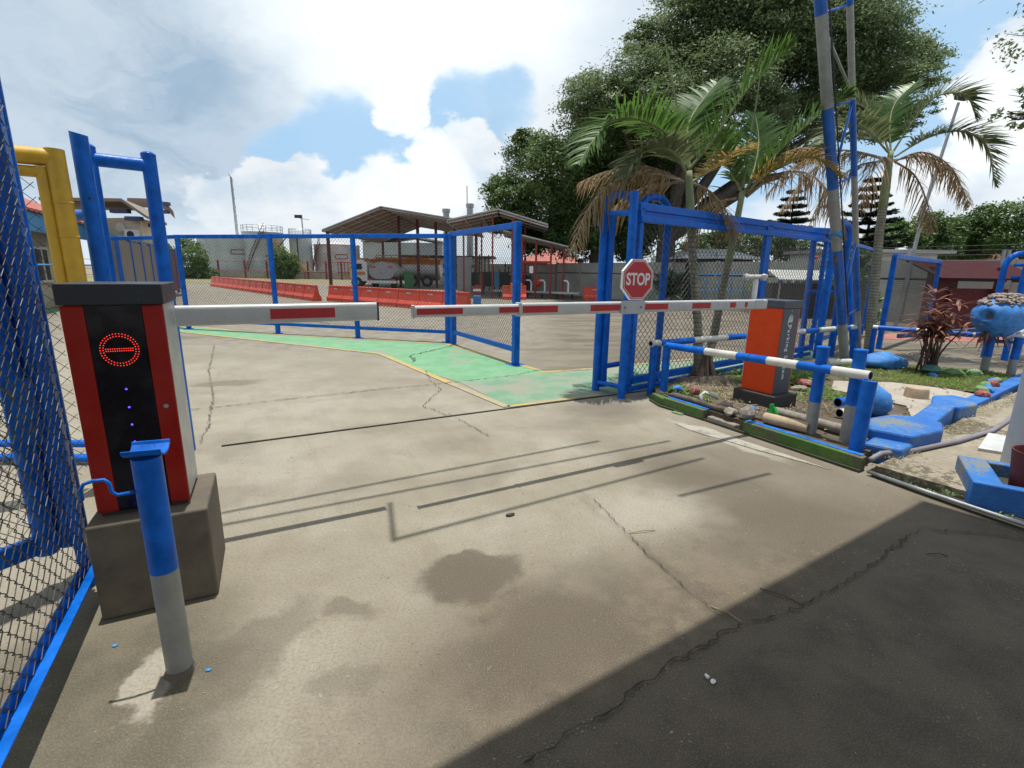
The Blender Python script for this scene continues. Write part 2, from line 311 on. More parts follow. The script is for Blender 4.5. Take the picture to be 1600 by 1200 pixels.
def surface(name, ca, cb, cc=None, scale=3, wear=.5, bump=.5, rough=.85):
    mt, gg = newmat(name); p = worldpos(gg)
    n1 = gg.noise(p, scale, 6, .65); n2 = gg.noise(p, scale*9, 5, .7); n3 = gg.noise(p, scale*.5, 5, .6)
    c = gg.mix(gg.mr(n1, .35, .65), ca, cb)
    if cc: c = gg.mix(gg.mr(gg.math('ADD', gg.math('MULTIPLY', n3, .6), gg.math('MULTIPLY', n2, .4)), wear, wear+.07), c, cc)
    c = gg.mix(gg.math('MULTIPLY', gg.mr(n2, .45, .75), .3), c, (.12, .10, .08))
    gg.put(gg.bs.inputs['Base Color'], c); gg.bs.inputs['Roughness'].default_value = rough
    gg.put(gg.bs.inputs['Normal'], gg.bump(n2, bump, .008)); return mt
M['path'] = surface('worn_green_path_paint', (.120, .29, .145), (.16, .35, .19), (.23, .25, .19), 3.0, .525, .4, .8)
M['path_faded'] = surface('faded_green_path_paint', (.13, .25, .155), (.18, .30, .19), (.25, .245, .19), 3, .475, .4, .8)
M['line'] = surface('worn_yellow_line', (.46, .33, .09), (.38, .28, .11), (.27, .25, .19), 7, .50, .4, .8)
M['line_faded'] = surface('faded_yellow_line', (.36, .29, .15), (.33, .28, .19), (.27, .24, .19), 5, .50, .4, .8)
M['whiteline'] = surface('dribbled_white_cement', (.37, .345, .29), (.32, .295, .245), (.23, .205, .16), 7, .48, .4, .8)
M['soil'] = surface('bare_soil', (.065, .048, .030), (.120, .092, .060), (.17, .135, .095), 5, .60, 1, .95)
M['pad'] = surface('pale_cement_pad', (.33, .29, .24), (.40, .36, .30), (.22, .18, .14), 4, .60, .5)
M['slab'] = surface('side_pavement', (.25, .212, .155), (.33, .29, .22), (.105, .086, .052), 2.4, .515, .7)
M['kerbgreen'] = surface('chipped_green_kerb', (.055, .135, .022), (.095, .19, .035), (.10, .085, .062), 6, .515, .9)
M['moss_shade'] = surface('mossy_foot_and_shade', (.03, .035, .018), (.06, .055, .035), None, 12, .6, 1)  # mossy feet, and the shade painted into the gutter strip
M['kerb_blue'] = surface('weathered_blue_kerb_paint', (.010, .115, .42), (.018, .165, .50), (.17, .20, .20), 3.2, .535, 1.0, .6)
M['crack'] = surface('dark_crack', (.022, .018, .014), (.05, .042, .033), None, 20, .6, 1)
M['lawn'] = surface('far_dry_lawn', (.17, .15, .06), (.24, .20, .10), (.10, .15, .04), .5, .55, .5)
M['greenlawn'] = surface('far_green_lawn', (.07, .13, .03), (.13, .19, .05), None, .7, .55, .5)
M['metal_debris'] = surface('dry_litter', (.16, .12, .08), (.28, .22, .16), None, 20, .6, 1)
M['pinkfloor'] = surface('faded_red_paving', (.30, .10, .08), (.36, .16, .13), None, 2, .6, .4)

# ------------------------------------------------------------------ mesh tools
ORG = {}
class MB:
    def __init__(s): s.V = []; s.F = []; s.I = []
    def add(s, V, F, mi=0):
        b = len(s.V); s.V += [tuple(v) for v in V]; s.F += [tuple(b+i for i in q) for q in F]; s.I += [mi]*len(F); return s
    def box(s, c, d, ang=0, mi=0, tilt=None):
        x, y, z = d[0]/2, d[1]/2, d[2]/2; ca, sa = math.cos(ang), math.sin(ang); V = []
        for a in (-x, x):
            for b in (-y, y):
                for e in (-z, z):
                    p = Vector((a, b, e))
                    if tilt is not None: p = tilt @ p
                    V.append((c[0]+p.x*ca-p.y*sa, c[1]+p.x*sa+p.y*ca, c[2]+p.z))
        return s.add(V, [(0, 1, 3, 2), (4, 6, 7, 5), (0, 4, 5, 1), (2, 3, 7, 6), (0, 2, 6, 4), (1, 5, 7, 3)], mi)
    def bar(s, p0, p1, wd, ht, mi=0):
        """rectangular bar between two points, ht measured in the vertical sense"""
        p0, p1 = Vector(p0), Vector(p1); d = (p1-p0); L = d.length; d.normalize()
        side = d.cross(Vector((0, 0, 1)));
        if side.length < 1e-3: side = Vector((1, 0, 0))
        side.normalize(); up = side.cross(d); V = []
        for p in (p0, p1):
            for a, b in ((-1, -1), (1, -1), (1, 1), (-1, 1)): V.append(p+side*(a*wd/2)+up*(b*ht/2))
        return s.add(V, [(0, 3, 2, 1), (4, 5, 6, 7), (0, 1, 5, 4), (1, 2, 6, 5), (2, 3, 7, 6), (3, 0, 4, 7)], mi)
    def tube(s, pts, r, n=12, caps=True, mi=0, mis=None, hollow=False):
        pts = [Vector(p) for p in pts]
        if len(pts) < 2: return s
        rs = r if isinstance(r, (list, tuple)) else [r]*len(pts)
        d0 = (pts[1]-pts[0]).normalized(); a = d0.cross(Vector((0, 0, 1)))
        if a.length < 1e-3: a = Vector((1, 0, 0))
        a.normalize(); V = []; b0 = len(s.V)
        for i, p in enumerate(pts):
            d = (pts[min(i+1, len(pts)-1)]-pts[max(i-1, 0)]).normalized()
            a = (a-d*a.dot(d)).normalized(); b = d.cross(a)
            for k in range(n):
                t = 2*math.pi*k/n; V.append(p+(a*math.cos(t)+b*math.sin(t))*rs[i])
        s.V += [tuple(v) for v in V]
        for i in range(len(pts)-1):
            for k in range(n):
                k2 = (k+1) % n
                s.F.append((b0+i*n+k, b0+i*n+k2, b0+(i+1)*n+k2, b0+(i+1)*n+k)); s.I.append(mis[i] if mis else mi)
        if caps:
            s.F.append(tuple(b0+k for k in reversed(range(n)))); s.I.append(mis[0] if mis else mi)
            e = b0+(len(pts)-1)*n; s.F.append(tuple(e+k for k in range(n))); s.I.append(mis[-1] if mis else mi)
        return s
    def pipe(s, p0, p1, ro, ri, n=20, mi=0, mi_in=0):
        """open pipe: outer and inner wall with rims"""
        p0, p1 = Vector(p0), Vector(p1); d = (p1-p0).normalized(); a = d.cross(Vector((0, 0, 1)))
        if a.length < 1e-3: a = Vector((1, 0, 0))
        a.normalize(); b = d.cross(a); V = []
        for p in (p0, p1):
            for rr_ in (ro, ri):
                for k in range(n): t = 2*math.pi*k/n; V.append(p+(a*math.cos(t)+b*math.sin(t))*rr_)
        F = []; Fi = []
        for k in range(n):
            k2 = (k+1) % n
            F += [(k, k2, 2*n+k2, 2*n+k), (k, n+k, n+k2, k2), (2*n+k, 2*n+k2, 3*n+k2, 3*n+k)]; Fi += [(n+k, 3*n+k, 3*n+k2, n+k2)]
        b0 = len(s.V); s.add(V, F, mi); s.F += [tuple(b0+i for i in q) for q in Fi]; s.I += [mi_in]*len(Fi); return s
    def prism(s, poly, z0, z1, mi=0):
        n = len(poly); V = [(p[0], p[1], z0) for p in poly]+[(p[0], p[1], z1) for p in poly]
        area = sum(poly[i][0]*poly[(i+1) % n][1]-poly[(i+1) % n][0]*poly[i][1] for i in range(n))
        F = [tuple(reversed(range(n))), tuple(range(n, 2*n))]+[(i, (i+1) % n, n+(i+1) % n, n+i) for i in range(n)]
        if area < 0: F = [tuple(reversed(q)) for q in F]
        return s.add(V, F, mi)
    def extr(s, prof, o, ax, ay, ext, mi=0):
        """profile in plane (ax, ay) at o, extruded by ext"""
        o, ax, ay, ext = Vector(o), Vector(ax), Vector(ay), Vector(ext); n = len(prof)
        V = [o+ax*a+ay*b for a, b in prof]+[o+ax*a+ay*b+ext for a, b in prof]
        return s.add(V, [tuple(reversed(range(n))), tuple(range(n, 2*n))]+[(i, (i+1) % n, n+(i+1) % n, n+i) for i in range(n)], mi)
    def lathe(s, c, prof, n=24, mi=0, seg=None):
        V = []; F = []; I = []
        for r_, z_ in prof:
            for k in range(n): t = 2*math.pi*k/n; V.append((c[0]+r_*math.cos(t), c[1]+r_*math.sin(t), c[2]+z_))
        for i in range(len(prof)-1):
            for k in range(n): F.append((i*n+k, i*n+(k+1) % n, (i+1)*n+(k+1) % n, (i+1)*n+k))
        b0 = len(s.V); s.V += V; s.F += [tuple(b0+i for i in q) for q in F]
        s.I += [(seg[j//n] if seg else mi) for j in range(len(F))]
        return s
    def rock(s, c, d, seed=0, mi=0, lev=2, rough=.18, ang=0):
        import bmesh
        bm = bmesh.new(); bmesh.ops.create_icosphere(bm, subdivisions=lev, radius=1)
        rg = random.Random(seed); k = [Vector((rg.uniform(-1, 1), rg.uniform(-1, 1), rg.uniform(-1, 1))).normalized() for _ in range(9)]; lim = [rg.uniform(.72, .95) for _ in k]
        ca, sa = math.cos(ang), math.sin(ang); V = []
        for v in bm.verts:
            p = v.co.copy()
            for kk, l in zip(k, lim):
                q = p.dot(kk)
                if q > l: p -= kk*(q-l)
            p *= 1+rough*.3*rg.uniform(-1, 1)
            x, y, z = p.x*d[0]/2, p.y*d[1]/2, p.z*d[2]/2
            V.append((c[0]+x*ca-y*sa, c[1]+x*sa+y*ca, c[2]+z))
        bm.verts.index_update(); F = [tuple(v.index for v in q.verts) for q in bm.faces]; bm.free()
        return s.add(V, F, mi)
    def build(s, name, mats, parent=None, smooth=False, bevel=0, seg=2, ang=None):
        if not isinstance(mats, (list, tuple)): mats = [mats]
        o0 = ORG.get(parent.name, Vector((0, 0, 0))) if parent else Vector((0, 0, 0))
        me = bpy.data.meshes.new(name); V = np.array(s.V, dtype=float)-np.array(o0)
        me.from_pydata(V.tolist(), [], s.F); me.update()
        for mt in mats: me.materials.append(M[mt] if isinstance(mt, str) else mt)
        me.polygons.foreach_set('material_index', s.I)
        if smooth: me.polygons.foreach_set('use_smooth', [True]*len(s.F))
        o = bpy.data.objects.new(name, me); col.objects.link(o)
        if parent: o.parent = parent
        ORG[o.name] = o0
        if bevel:
            b = o.modifiers.new('b', 'BEVEL'); b.width = bevel; b.segments = seg; b.limit_method = 'ANGLE'; b.angle_limit = R(40)
        if smooth and ang:
            try: me.set_sharp_from_angle(angle=R(ang))
            except Exception: pass
        return o
def tag(o, label, cat, group=None):
    o['label'] = label; o['category'] = cat
    if group: o['group'] = group
    return o
def root(name, loc, label, cat, group=None):
    o = bpy.data.objects.new(name, None); o.location = loc; o.empty_display_size = .1; col.objects.link(o); ORG[o.name] = Vector(loc)
    return tag(o, label, cat, group)
def struct(o, kind='structure'): o['kind'] = kind; return o
def dup(r_, loc, rz=0, label=None, scale=None):
    q = r_.copy(); col.objects.link(q); q.location = loc; q.rotation_euler = (0, 0, rz)
    if scale: q.scale = (scale,)*3
    if label: q['label'] = label
    for ch in [x for x in bpy.data.objects if x.parent == r_]:
        cc = ch.copy(); col.objects.link(cc); cc.parent = q
        for gc in [x for x in bpy.data.objects if x.parent == ch]:
            dd = gc.copy(); col.objects.link(dd); dd.parent = cc
    return q
S28 = R(28)
def along(p, ang, t): return (p[0]+math.cos(ang)*t, p[1]+math.sin(ang)*t)
def np_mesh(name, V, F, mat, parent=None, smooth=False):
    """V (n,3) F (m,4) arrays"""
    o0 = ORG.get(parent.name, Vector((0, 0, 0))) if parent else Vector((0, 0, 0))
    me = bpy.data.meshes.new(name); V = np.asarray(V, dtype=np.float32)-np.array(o0, dtype=np.float32)
    k = F.shape[1]; me.vertices.add(len(V)); me.vertices.foreach_set('co', V.ravel())
    me.loops.add(F.size); me.loops.foreach_set('vertex_index', F.ravel().astype(np.int32))
    me.polygons.add(len(F)); me.polygons.foreach_set('loop_start', np.arange(0, F.size, k, dtype=np.int32)); me.polygons.foreach_set('loop_total', np.full(len(F), k, dtype=np.int32))
    me.update(calc_edges=True); me.validate()
    for mt in (mat if isinstance(mat, (list, tuple)) else [mat]): me.materials.append(M[mt])
    o = bpy.data.objects.new(name, me); col.objects.link(o)
    if parent: o.parent = parent
    ORG[o.name] = o0
    return o

# ------------------------------------------------------------------ ground, paths
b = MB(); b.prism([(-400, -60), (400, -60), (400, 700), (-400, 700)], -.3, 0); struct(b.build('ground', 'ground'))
def sheet(name, poly, z, mat, thick=.002):
    return struct(MB().prism(poly, z-thick, z).build(name, mat))
def strip_poly(pts, wd):
    L = []; Rr = []
    for i, p in enumerate(pts):
        a = Vector(pts[max(0, i-1)]); c_ = Vector(pts[min(len(pts)-1, i+1)]); d = (c_-a).normalized(); nrm = Vector((-d.y, d.x))*wd/2
        L.append((p[0]+nrm.x, p[1]+nrm.y)); Rr.append((p[0]-nrm.x, p[1]-nrm.y))
    return L+Rr[::-1]
# green walkway in two tones, with its yellow edges
sheet('green_path', [(-16, 16.3), (-9.18, 12.45), (-7.75, 11.42), (-2.36, 8.75), (-1.36, 7.25), (-.72, 6.56), (.55, 7.30), (0.10, 7.95), (-1.38, 10.1), (-3.3, 10.6), (-5.4, 11.15), (-9.8, 13.2), (-16, 17.1)], .004, 'path')
sheet('green_path', [(-.72, 6.56), (-.05, 5.36), (1.08, 5.97), (6.0, 8.7), (6.0, 9.9), (1.25, 7.61), (.55, 7.30)], .004, 'path_faded')
def line(pts, wd, z=.008, mat='line'):
    MBs = MB()
    for i in range(len(pts)-1):
        MBs.prism(strip_poly([pts[i], pts[i+1]], wd), z-.002, z+(.0002*i))
    return struct(MBs.build('painted_line', mat))
line([(-9.18, 12.42), (-7.75, 11.38), (-2.36, 8.73)], .08)
line([(-2.36, 8.73), (-1.36, 7.25), (-.80, 6.42)], .10); line([(-.80, 6.42), (-.05, 5.33)], .10, mat='line_faded')
line([(-.04, 5.34), (1.1, 5.95)], .07)
line([(-9.8, 13.2), (-5.4, 11.12), (-3.3, 10.57), (-1.38, 10.07)], .09)
line([(-1.38, 10.07), (.08, 7.93), (.42, 7.42)], .09)
line([(.42, 7.28), (1.25, 7.63), (3.5, 8.8)], .09)
M['joint'] = surface('stained_joint', (.09, .072, .05), (.16, .13, .095), (.26, .235, .18), 8, .50, .8)
def crack(pts, wd, seed, jag=.025, z=.012, mat='crack'):
    rg = random.Random(seed); P = []
    for i in range(len(pts)-1):
        a, c_ = Vector(pts[i]), Vector(pts[i+1]); n = max(2, int((c_-a).length/.03)); d = (c_-a).normalized(); nrm = Vector((-d.y, d.x))
        for k in range(n): P.append(a+(c_-a)*(k/n)+nrm*rg.uniform(-jag, jag))
    P.append(Vector(pts[-1])); V = []; F = []
    for i, p in enumerate(P):
        d = (P[min(i+1, len(P)-1)]-P[max(i-1, 0)]).normalized(); nrm = Vector((-d.y, d.x)); ww = wd*rg.uniform(.15, 1.0)*(.25 if i in (0, len(P)-1) else 1)
        q = p+nrm*rg.uniform(-.3, .3)*ww
        V += [(q.x+nrm.x*ww/2, q.y+nrm.y*ww/2, z), (q.x-nrm.x*ww/2, q.y-nrm.y*ww/2, z)]
        if i: F.append((2*i-2, 2*i-1, 2*i+1, 2*i))
    return struct(MB().add(V, F).build('ground_crack', mat))
crack([(-3.9, 4.78), (-3.27, 5.10), (-2.4, 5.62), (-1.63, 6.08), (-.9, 6.45), (.05, 7.05), (.40, 7.45), (1.2, 7.5)], .018, 1, .014)
struct(MB().bar((-2.46, 3.96, .006), (1.75, 6.22, .006), .022, .008).build('gate_track', 'crack'))
crack([(-5.75, 9.42), (-4.4, 7.0), (-3.5, 5.6), (-2.9, 4.5), (-2.68, 4.02)], .020, 3, .016, mat='joint')
crack([(.04, 1.23), (.20, 1.32), (.38, 1.44), (.62, 1.62), (.92, 1.81), (1.29, 1.96), (1.73, 2.21), (2.1, 2.46), (2.48, 2.72)], .011, 4, .016)
cr_pts = [(.04, 1.23), (.20, 1.32), (.38, 1.44), (.62, 1.62), (.92, 1.81), (1.29, 1.96), (1.73, 2.21), (2.1, 2.46), (2.48, 2.72)]
cg = MB()
for k in range(260):
    i = rnd.randint(0, len(cr_pts)-2); q = rnd.random(); x = cr_pts[i][0]+(cr_pts[i+1][0]-cr_pts[i][0])*q+rnd.gauss(0, .013); y = cr_pts[i][1]+(cr_pts[i+1][1]-cr_pts[i][1])*q+rnd.gauss(0, .013); s_ = rnd.uniform(.003, .009)
    cg.rock((x, y, .001), (s_*rnd.uniform(1, 2.2), s_, s_*.6), k, lev=0, ang=rnd.uniform(.3, .9))
struct(cg.build('crack_crumbs', 'joint'), 'stuff')
crack([(.99, 1.83), (.86, 2.1), (.74, 2.42), (.63, 2.82), (.56, 3.07)], .006, 5, .008)
crack([(2.48, 2.72), (2.9, 2.66), (3.4, 2.4)], .012, 6, .02)
crack([(-1.3, 7.3), (-1.15, 6.7), (-.9, 6.1), (-1.0, 5.3), (-.6, 4.9)], .010, 7, .02)
crack([(-1.0, 10.2), (-1.8, 8.6), (-1.6, 8.0)], .03, 8, .04)
crack([(-.68, 5.05), (-.40, 4.62), (-.2, 4.3)], .010, 9, .012)
crack([(-5.0, 13.5), (-7.5, 15.5), (-9.5, 20.5)], .05, 10, .05)

# ------------------------------------------------------------------ chain-link
def clip(a, b_, L, H):
    (x0, y0), (x1, y1) = a, b_; t0, t1 = 0, 1; dx, dy = x1-x0, y1-y0
    for p_, q_ in ((-dx, x0), (dx, L-x0), (-dy, y0), (dy, H-y0)):
        if abs(p_) < 1e-9:
            if q_ < 0: return None
        else:
            t = q_/p_
            if p_ < 0: t0 = max(t0, t)
            else: t1 = min(t1, t)
    return ((x0+dx*t0, y0+dy*t0), (x0+dx*t1, y0+dy*t1)) if t0 < t1 else None
def chainlink(A, B, z0, z1, pitch=.075, r=.0022, name='wire_mesh', mat='wire', parent=None):
    A, B = Vector((A[0], A[1], 0)), Vector((B[0], B[1], 0)); d = B-A; L = d.length; d.normalize(); H = z1-z0; mb = MB()
    nrm = Vector((-d.y, d.x, 0))
    for sgn in (1, -1):
        k = -H if sgn > 0 else 0
        while k < (L if sgn > 0 else L+H):
            s_ = clip((k, 0), (k+sgn*H, H), L, H)
            if s_:
                P = [A+d*x+Vector((0, 0, z0+y))+nrm*(.002*sgn) for x, y in s_]; mb.tube(P, r, 3, False)
            k += pitch
    return mb.build(name, mat, parent)
def woven(A, B, z0, z1, pitch=.06, r=.0016, name='wire_mesh', mat='wire', parent=None):
    """zigzag wires hooked into each other, for mesh close to the eye"""
    A, B = Vector((A[0], A[1], 0)), Vector((B[0], B[1], 0)); d = B-A; L = d.length; d.normalize(); nrm = Vector((-d.y, d.x, 0)); mb = MB()
    hp = pitch/2; n = int(L/hp); nz = int((z1-z0)/hp)
    for i in range(n):
        x0 = (i+.5)*hp; P = []
        for j in range(nz+1):
            sd = 1 if (i+j) % 2 else -1; z = z0+j*hp
            for q, off in ((-.13, .50), (0, .60), (.13, .50)):
                P.append(A+d*(x0+sd*off*hp*1.03)+nrm*(.0035*(-sd if q < 0 else sd if q > 0 else 0))+Vector((0, 0, z+q*hp)))
        P = [p+nrm*rnd.uniform(-.001, .001) for p in P if z0 <= p.z <= z1]
        mb.tube(P, r, 4, False)
    return mb.build(name, mat, parent)

def long_fence(pts, name, label, H=2.19, post=.055, rail_r=.035, zb=.22, pitch=.075, r=.0030, sq=False):
    t = root(name, (pts[0][0], pts[0][1], 0), label, 'fence')
    for i, p in enumerate(pts):
        MB().tube([(p[0], p[1], 0), (p[0], p[1], H)], post, 14).build('post', 'blue', t, True, ang=40)
        MB().box((p[0], p[1], .006), (.2, .2, .012), S28).build('base_plate', 'blue', t)
    for a, c_ in zip(pts[:-1], pts[1:]):
        MB().bar((a[0], a[1], H-.04), (c_[0], c_[1], H-.04), .05, .085).build('top_rail', 'blue', t, bevel=.008)
        MB().bar((a[0], a[1], zb), (c_[0], c_[1], zb), .05, .07).build('bottom_rail', 'blue', t, bevel=.008)
        chainlink(a, c_, zb, H-.05, pitch, r, parent=t)
    return t
long_fence([(-10.6, 13.35), (-8.7, 12.5), (-7.86, 11.95), (-5.41, 11.34), (-3.40, 10.79), (-1.36, 10.31)], 'chain_link_fence', 'long blue chain link fence running behind the green walkway to the left')
# fence leaf that turns toward the viewer
tl = root('gate_leaf', (-1.30, 10.2, 0), 'blue chain link gate leaf angled off the end of the long fence', 'gate')
for p in ((-1.22, 10.12), (.05, 7.89)):
    MB().box((p[0], p[1], 1.115), (.10, .10, 2.21), R(-60)).build('stile', 'blue', tl, bevel=.006)
MB().bar((-1.2, 10.05, 2.17), (.03, 7.92, 2.17), .06, .09).build('top_rail', 'blue', tl, bevel=.006)
MB().bar((-1.2, 10.05, .25), (.03, 7.92, .25), .06, .08).build('bottom_rail', 'blue', tl, bevel=.006)
chainlink((-1.22, 10.08), (.03, 7.92), .25, 2.15, .075, .003, parent=tl)
MB().box((.05, 7.89, .006), (.24, .24, .012), R(-60)).build('base_plate', 'blue', tl)

# ------------------------------------------------------------------ left cabinet, plinth, boom
UA = R(26); U = Vector((math.cos(UA), math.sin(UA), 0)); W_ = Vector((-U.y, U.x, 0))
def P3(o, a, b_, z): v = Vector((o[0], o[1], 0))+U*a+W_*b_; return (v.x, v.y, z)
pl0 = (-1.745, 1.83)
ctr = P3(pl0, .217, .225, .22)
plm = MB().box(ctr, (.434, .45, .44), UA); tag(plm.build('concrete_plinth', 'plinth', bevel=.012, seg=3), 'grey cement plinth carrying the red barrier cabinet, square edged', 'plinth')
cab = root('barrier_cabinet', P3(pl0, .2, .2, .44), 'red boom barrier cabinet with black lit front panel on cement plinth', 'barrier cabinet')
fo = (-1.755, 1.915)
def cabbox(a0, a1, b0_, b1_, z0, z1): return MB().box(P3(fo, (a0+a1)/2, (b0_+b1_)/2, (z0+z1)/2), (a1-a0, b1_-b0_, z1-z0), UA)
cabbox(.004, .331, .02, .32, .455, 1.335).build('side_casing', 'alu', cab, bevel=.006)
cabbox(.01, .325, .015, .31, .44, .456).build('foot', 'dark', cab)
cabbox(0, .075, 0, .02, .456, 1.335).build('red_panel', 'red_cab', cab, bevel=.006)
cabbox(.262, .335, 0, .02, .456, 1.335).build('red_panel', 'red_cab', cab, bevel=.006)
cabbox(.076, .261, .003, .019, .456, 1.333).build('display_panel', 'black_glass', cab)
cabbox(-.006, .341, -.008, .325, 1.337, 1.42).build('cap', 'darkcap', cab, bevel=.004)
led = MB(); cz = 1.155
def dot(mb, a, z, r_=.0022):
    c_ = P3(fo, a, .0015, z); ring = []
    for k in range(6):
        t = k*math.pi/3; q = Vector(c_)+U*(math.cos(t)*r_)+Vector((0, 0, math.sin(t)*r_)); ring.append(q)
    mb.add(ring, [tuple(range(6))])
for rad, n in ((.064, 38), (.054, 34)):
    for k in range(n):
        t = 2*math.pi*k/n; dot(led, .1685+rad*math.cos(t), cz+rad*1.03*math.sin(t), .0023)
for k in range(13):
    for zr in (-.0045, .0045): dot(led, .1685-.045+.0074*k, cz+zr, .0022)
led.build('led_symbol', 'led_red', cab)
for k, z in enumerate((.990, .912, .836, .760)):
    mb = MB(); dot(mb, .1685, z, .0045); mb.build('status_light', 'led_blue', cab)
q0 = P3(fo, .298, -.006, .905); MB().tube([q0, P3(fo, .298, .004, .905)], .009, 14).build('lock', 'steel', cab, True, ang=40)
# boom of the left cabinet
def boom(name, label, P0, P1, h, wdt, segs, extra_joint=None, taper=None):
    t = root(name, P0, label, 'barrier arm'); P0, P1 = Vector(P0), Vector(P1); d = (P1-P0); L = d.length; d.normalize()
    n_ = Vector((d.y, -d.x, 0)).normalized(); up = n_.cross(d); up = up if up.z > 0 else -up
    k = .16; prof = []
    hw, hh = wdt/2, h/2; rr_ = .018
    for cx_, cy_, a0 in ((hw-rr_, hh-rr_, 0), (-hw+rr_, hh-rr_, 90), (-hw+rr_, -hh+rr_, 180), (hw-rr_, -hh+rr_, 270)):
        for j in range(5):
            a = R(a0+j*22.5); prof.append((cx_+rr_*math.cos(a), cy_+rr_*math.sin(a)))
    mb = MB(); mb.extr(prof, P0, n_, up, d*L); mb.build('arm', 'boom_white', t, True, ang=30)
    for a, b_ in segs:
        o_ = P0+d*a+n_*(hw+.0006); V = [o_-up*hh*.52, o_+d*(b_-a)-up*hh*.52, o_+d*(b_-a)+up*hh*.52, o_+up*hh*.52]
        MB().add(V, [(0, 1, 2, 3)]).build('red_band', 'boom_red', t)
    return t, d, n_, up
cB = P3(fo, .32, .23, 0)
bl, d_, n_, up_ = boom('boom_arm', 'short white boom arm with one red band from red cabinet', (-1.80, 2.47, 1.243), (-.815, 2.98, 1.245), .105, .05, [(.53, .865)])
mb = MB(); p = Vector((-.815, 2.98, 1.245)); mb.box(p, (.012, .056, .112), math.atan2(d_.y, d_.x)); mb.build('end_cap', 'darkcap', bl, bevel=.006)
# right boom: two telescoped sections
P0 = Vector((-.60, 3.0, 1.243)); P1 = Vector((2.34, 4.62, 1.226)); D = (P1-P0).normalized()
br, d_, n_, up_ = boom('boom_arm', 'long white boom arm with red bands carrying the stop sign', P0, P0+D*.745, .072, .042, [(.012, .312), (.570, .725)])
def onb(s_, off=0.0, z=0.0): q = P0+D*s_+n_*off; return Vector((q.x, q.y, q.z+z))
sec = MB(); hh = .043; hw = .025; rr_ = .014; prof = []
for cx_, cy_, a0 in ((hw-rr_, hh-rr_, 0), (-hw+rr_, hh-rr_, 90), (-hw+rr_, -hh+rr_, 180), (hw-rr_, -hh+rr_, 270)):
    for j in range(5):
        a = R(a0+j*22.5); prof.append((cx_+rr_*math.cos(a), cy_+rr_*math.sin(a)))
sec.extr(prof, onb(.735), n_, up_, D*2.60); sec.build('arm_section', 'boom_white', br, True, ang=30)
MB().box(onb(.728), (.02, .060, .092), math.atan2(D.y, D.x)).build('joint_collar', 'boom_white', br, bevel=.004)
MB().box(onb(-.004), (.014, .05, .08), math.atan2(D.y, D.x)).build('end_cap', 'alu', br, bevel=.006)
for a, b_ in ((.745, 1.028), (1.312, 1.588), (1.838, 2.083), (2.359, 2.581), (2.824, 2.90), (3.02, 3.06)):
    o_ = onb(a, .0257); V = [o_-up_*.023, o_+D*(b_-a)-up_*.023, o_+D*(b_-a)+up_*.023, o_+up_*.023]; MB().add(V, [(0, 1, 2, 3)]).build('red_band', 'boom_red', br)
MB().box(onb(3.22, .002), (.12, .055, .085), math.atan2(D.y, D.x)).build('arm_socket', 'alu', br, bevel=.008)
# stop sign with its bracket
ss = root('stop_sign', onb(1.71, .03, .04), 'red octagonal STOP sign bolted upright on the long boom arm', 'sign')
MB().box(onb(1.71, .030, .0), (.235, .006, .10), math.atan2(D.y, D.x)).build('bracket', 'alu', ss, bevel=.002)
for s_ in (1.63, 1.79):
    q = onb(s_, .034, 0); MB().tube([q, q+n_*.008], .008, 8).build('bolt', 'steel', ss)
cS = onb(1.735, .030, .205)
def octa(rad, off, th, mat, name):
    prof = [(rad*math.cos(R(22.5+45*k))/math.cos(R(22.5)), rad*math.sin(R(22.5+45*k))/math.cos(R(22.5))) for k in range(8)]
    return MB().extr(prof, cS+n_*off, D, Vector((0, 0, 1)), n_*th).build(name, mat, ss)
octa(.150, -.012, .020, 'sign_white', 'board'); octa(.141, .0085, .001, 'sign_red', 'red_face'); 
# thin white line inside the edge
lin = MB()
for k in range(8):
    a0, a1 = R(22.5+45*k), R(67.5+45*k); q = []
    for rad in (.131, .135):
        for a in (a0, a1): q.append(cS+n_*.0105+D*(rad*math.cos(a)/math.cos(R(22.5)))+Vector((0, 0, rad*math.sin(a)/math.cos(R(22.5)))))
    lin.add([q[0], q[1], q[3], q[2]], [(0, 1, 2, 3)])
octa(.145, .0081, .0005, 'sign_white', 'white_rim') if False else None
lin.build('border_line', 'sign_white', ss)
def text(body, size, o, ax, ay, nrm, mat, parent, name='lettering', ext=.0006, xs=1.0, bold=0.0, space=1.0):
    cu = bpy.data.curves.new(name, 'FONT'); cu.body = body; cu.size = size; cu.align_x = 'CENTER'; cu.align_y = 'CENTER'; cu.extrude = ext; cu.offset = bold; cu.space_character = space
    to = bpy.data.objects.new(name, cu); col.objects.link(to); dg = bpy.context.evaluated_depsgraph_get()
    me = bpy.data.meshes.new_from_object(to.evaluated_get(dg)); bpy.data.objects.remove(to)
    ax, ay, nrm, o = Vector(ax), Vector(ay), Vector(nrm), Vector(o); o0 = ORG.get(parent.name, Vector((0, 0, 0)))
    for v in me.vertices: v.co = o+ax*(v.co.x*xs)+ay*v.co.y+nrm*v.co.z-o0
    me.materials.append(M[mat]); ob = bpy.data.objects.new(name, me); col.objects.link(ob); ob.parent = parent; return ob
text('STOP', .122, cS+n_*.0106, D, (0, 0, 1), n_, 'sign_white', ss, xs=.80, bold=.0035)

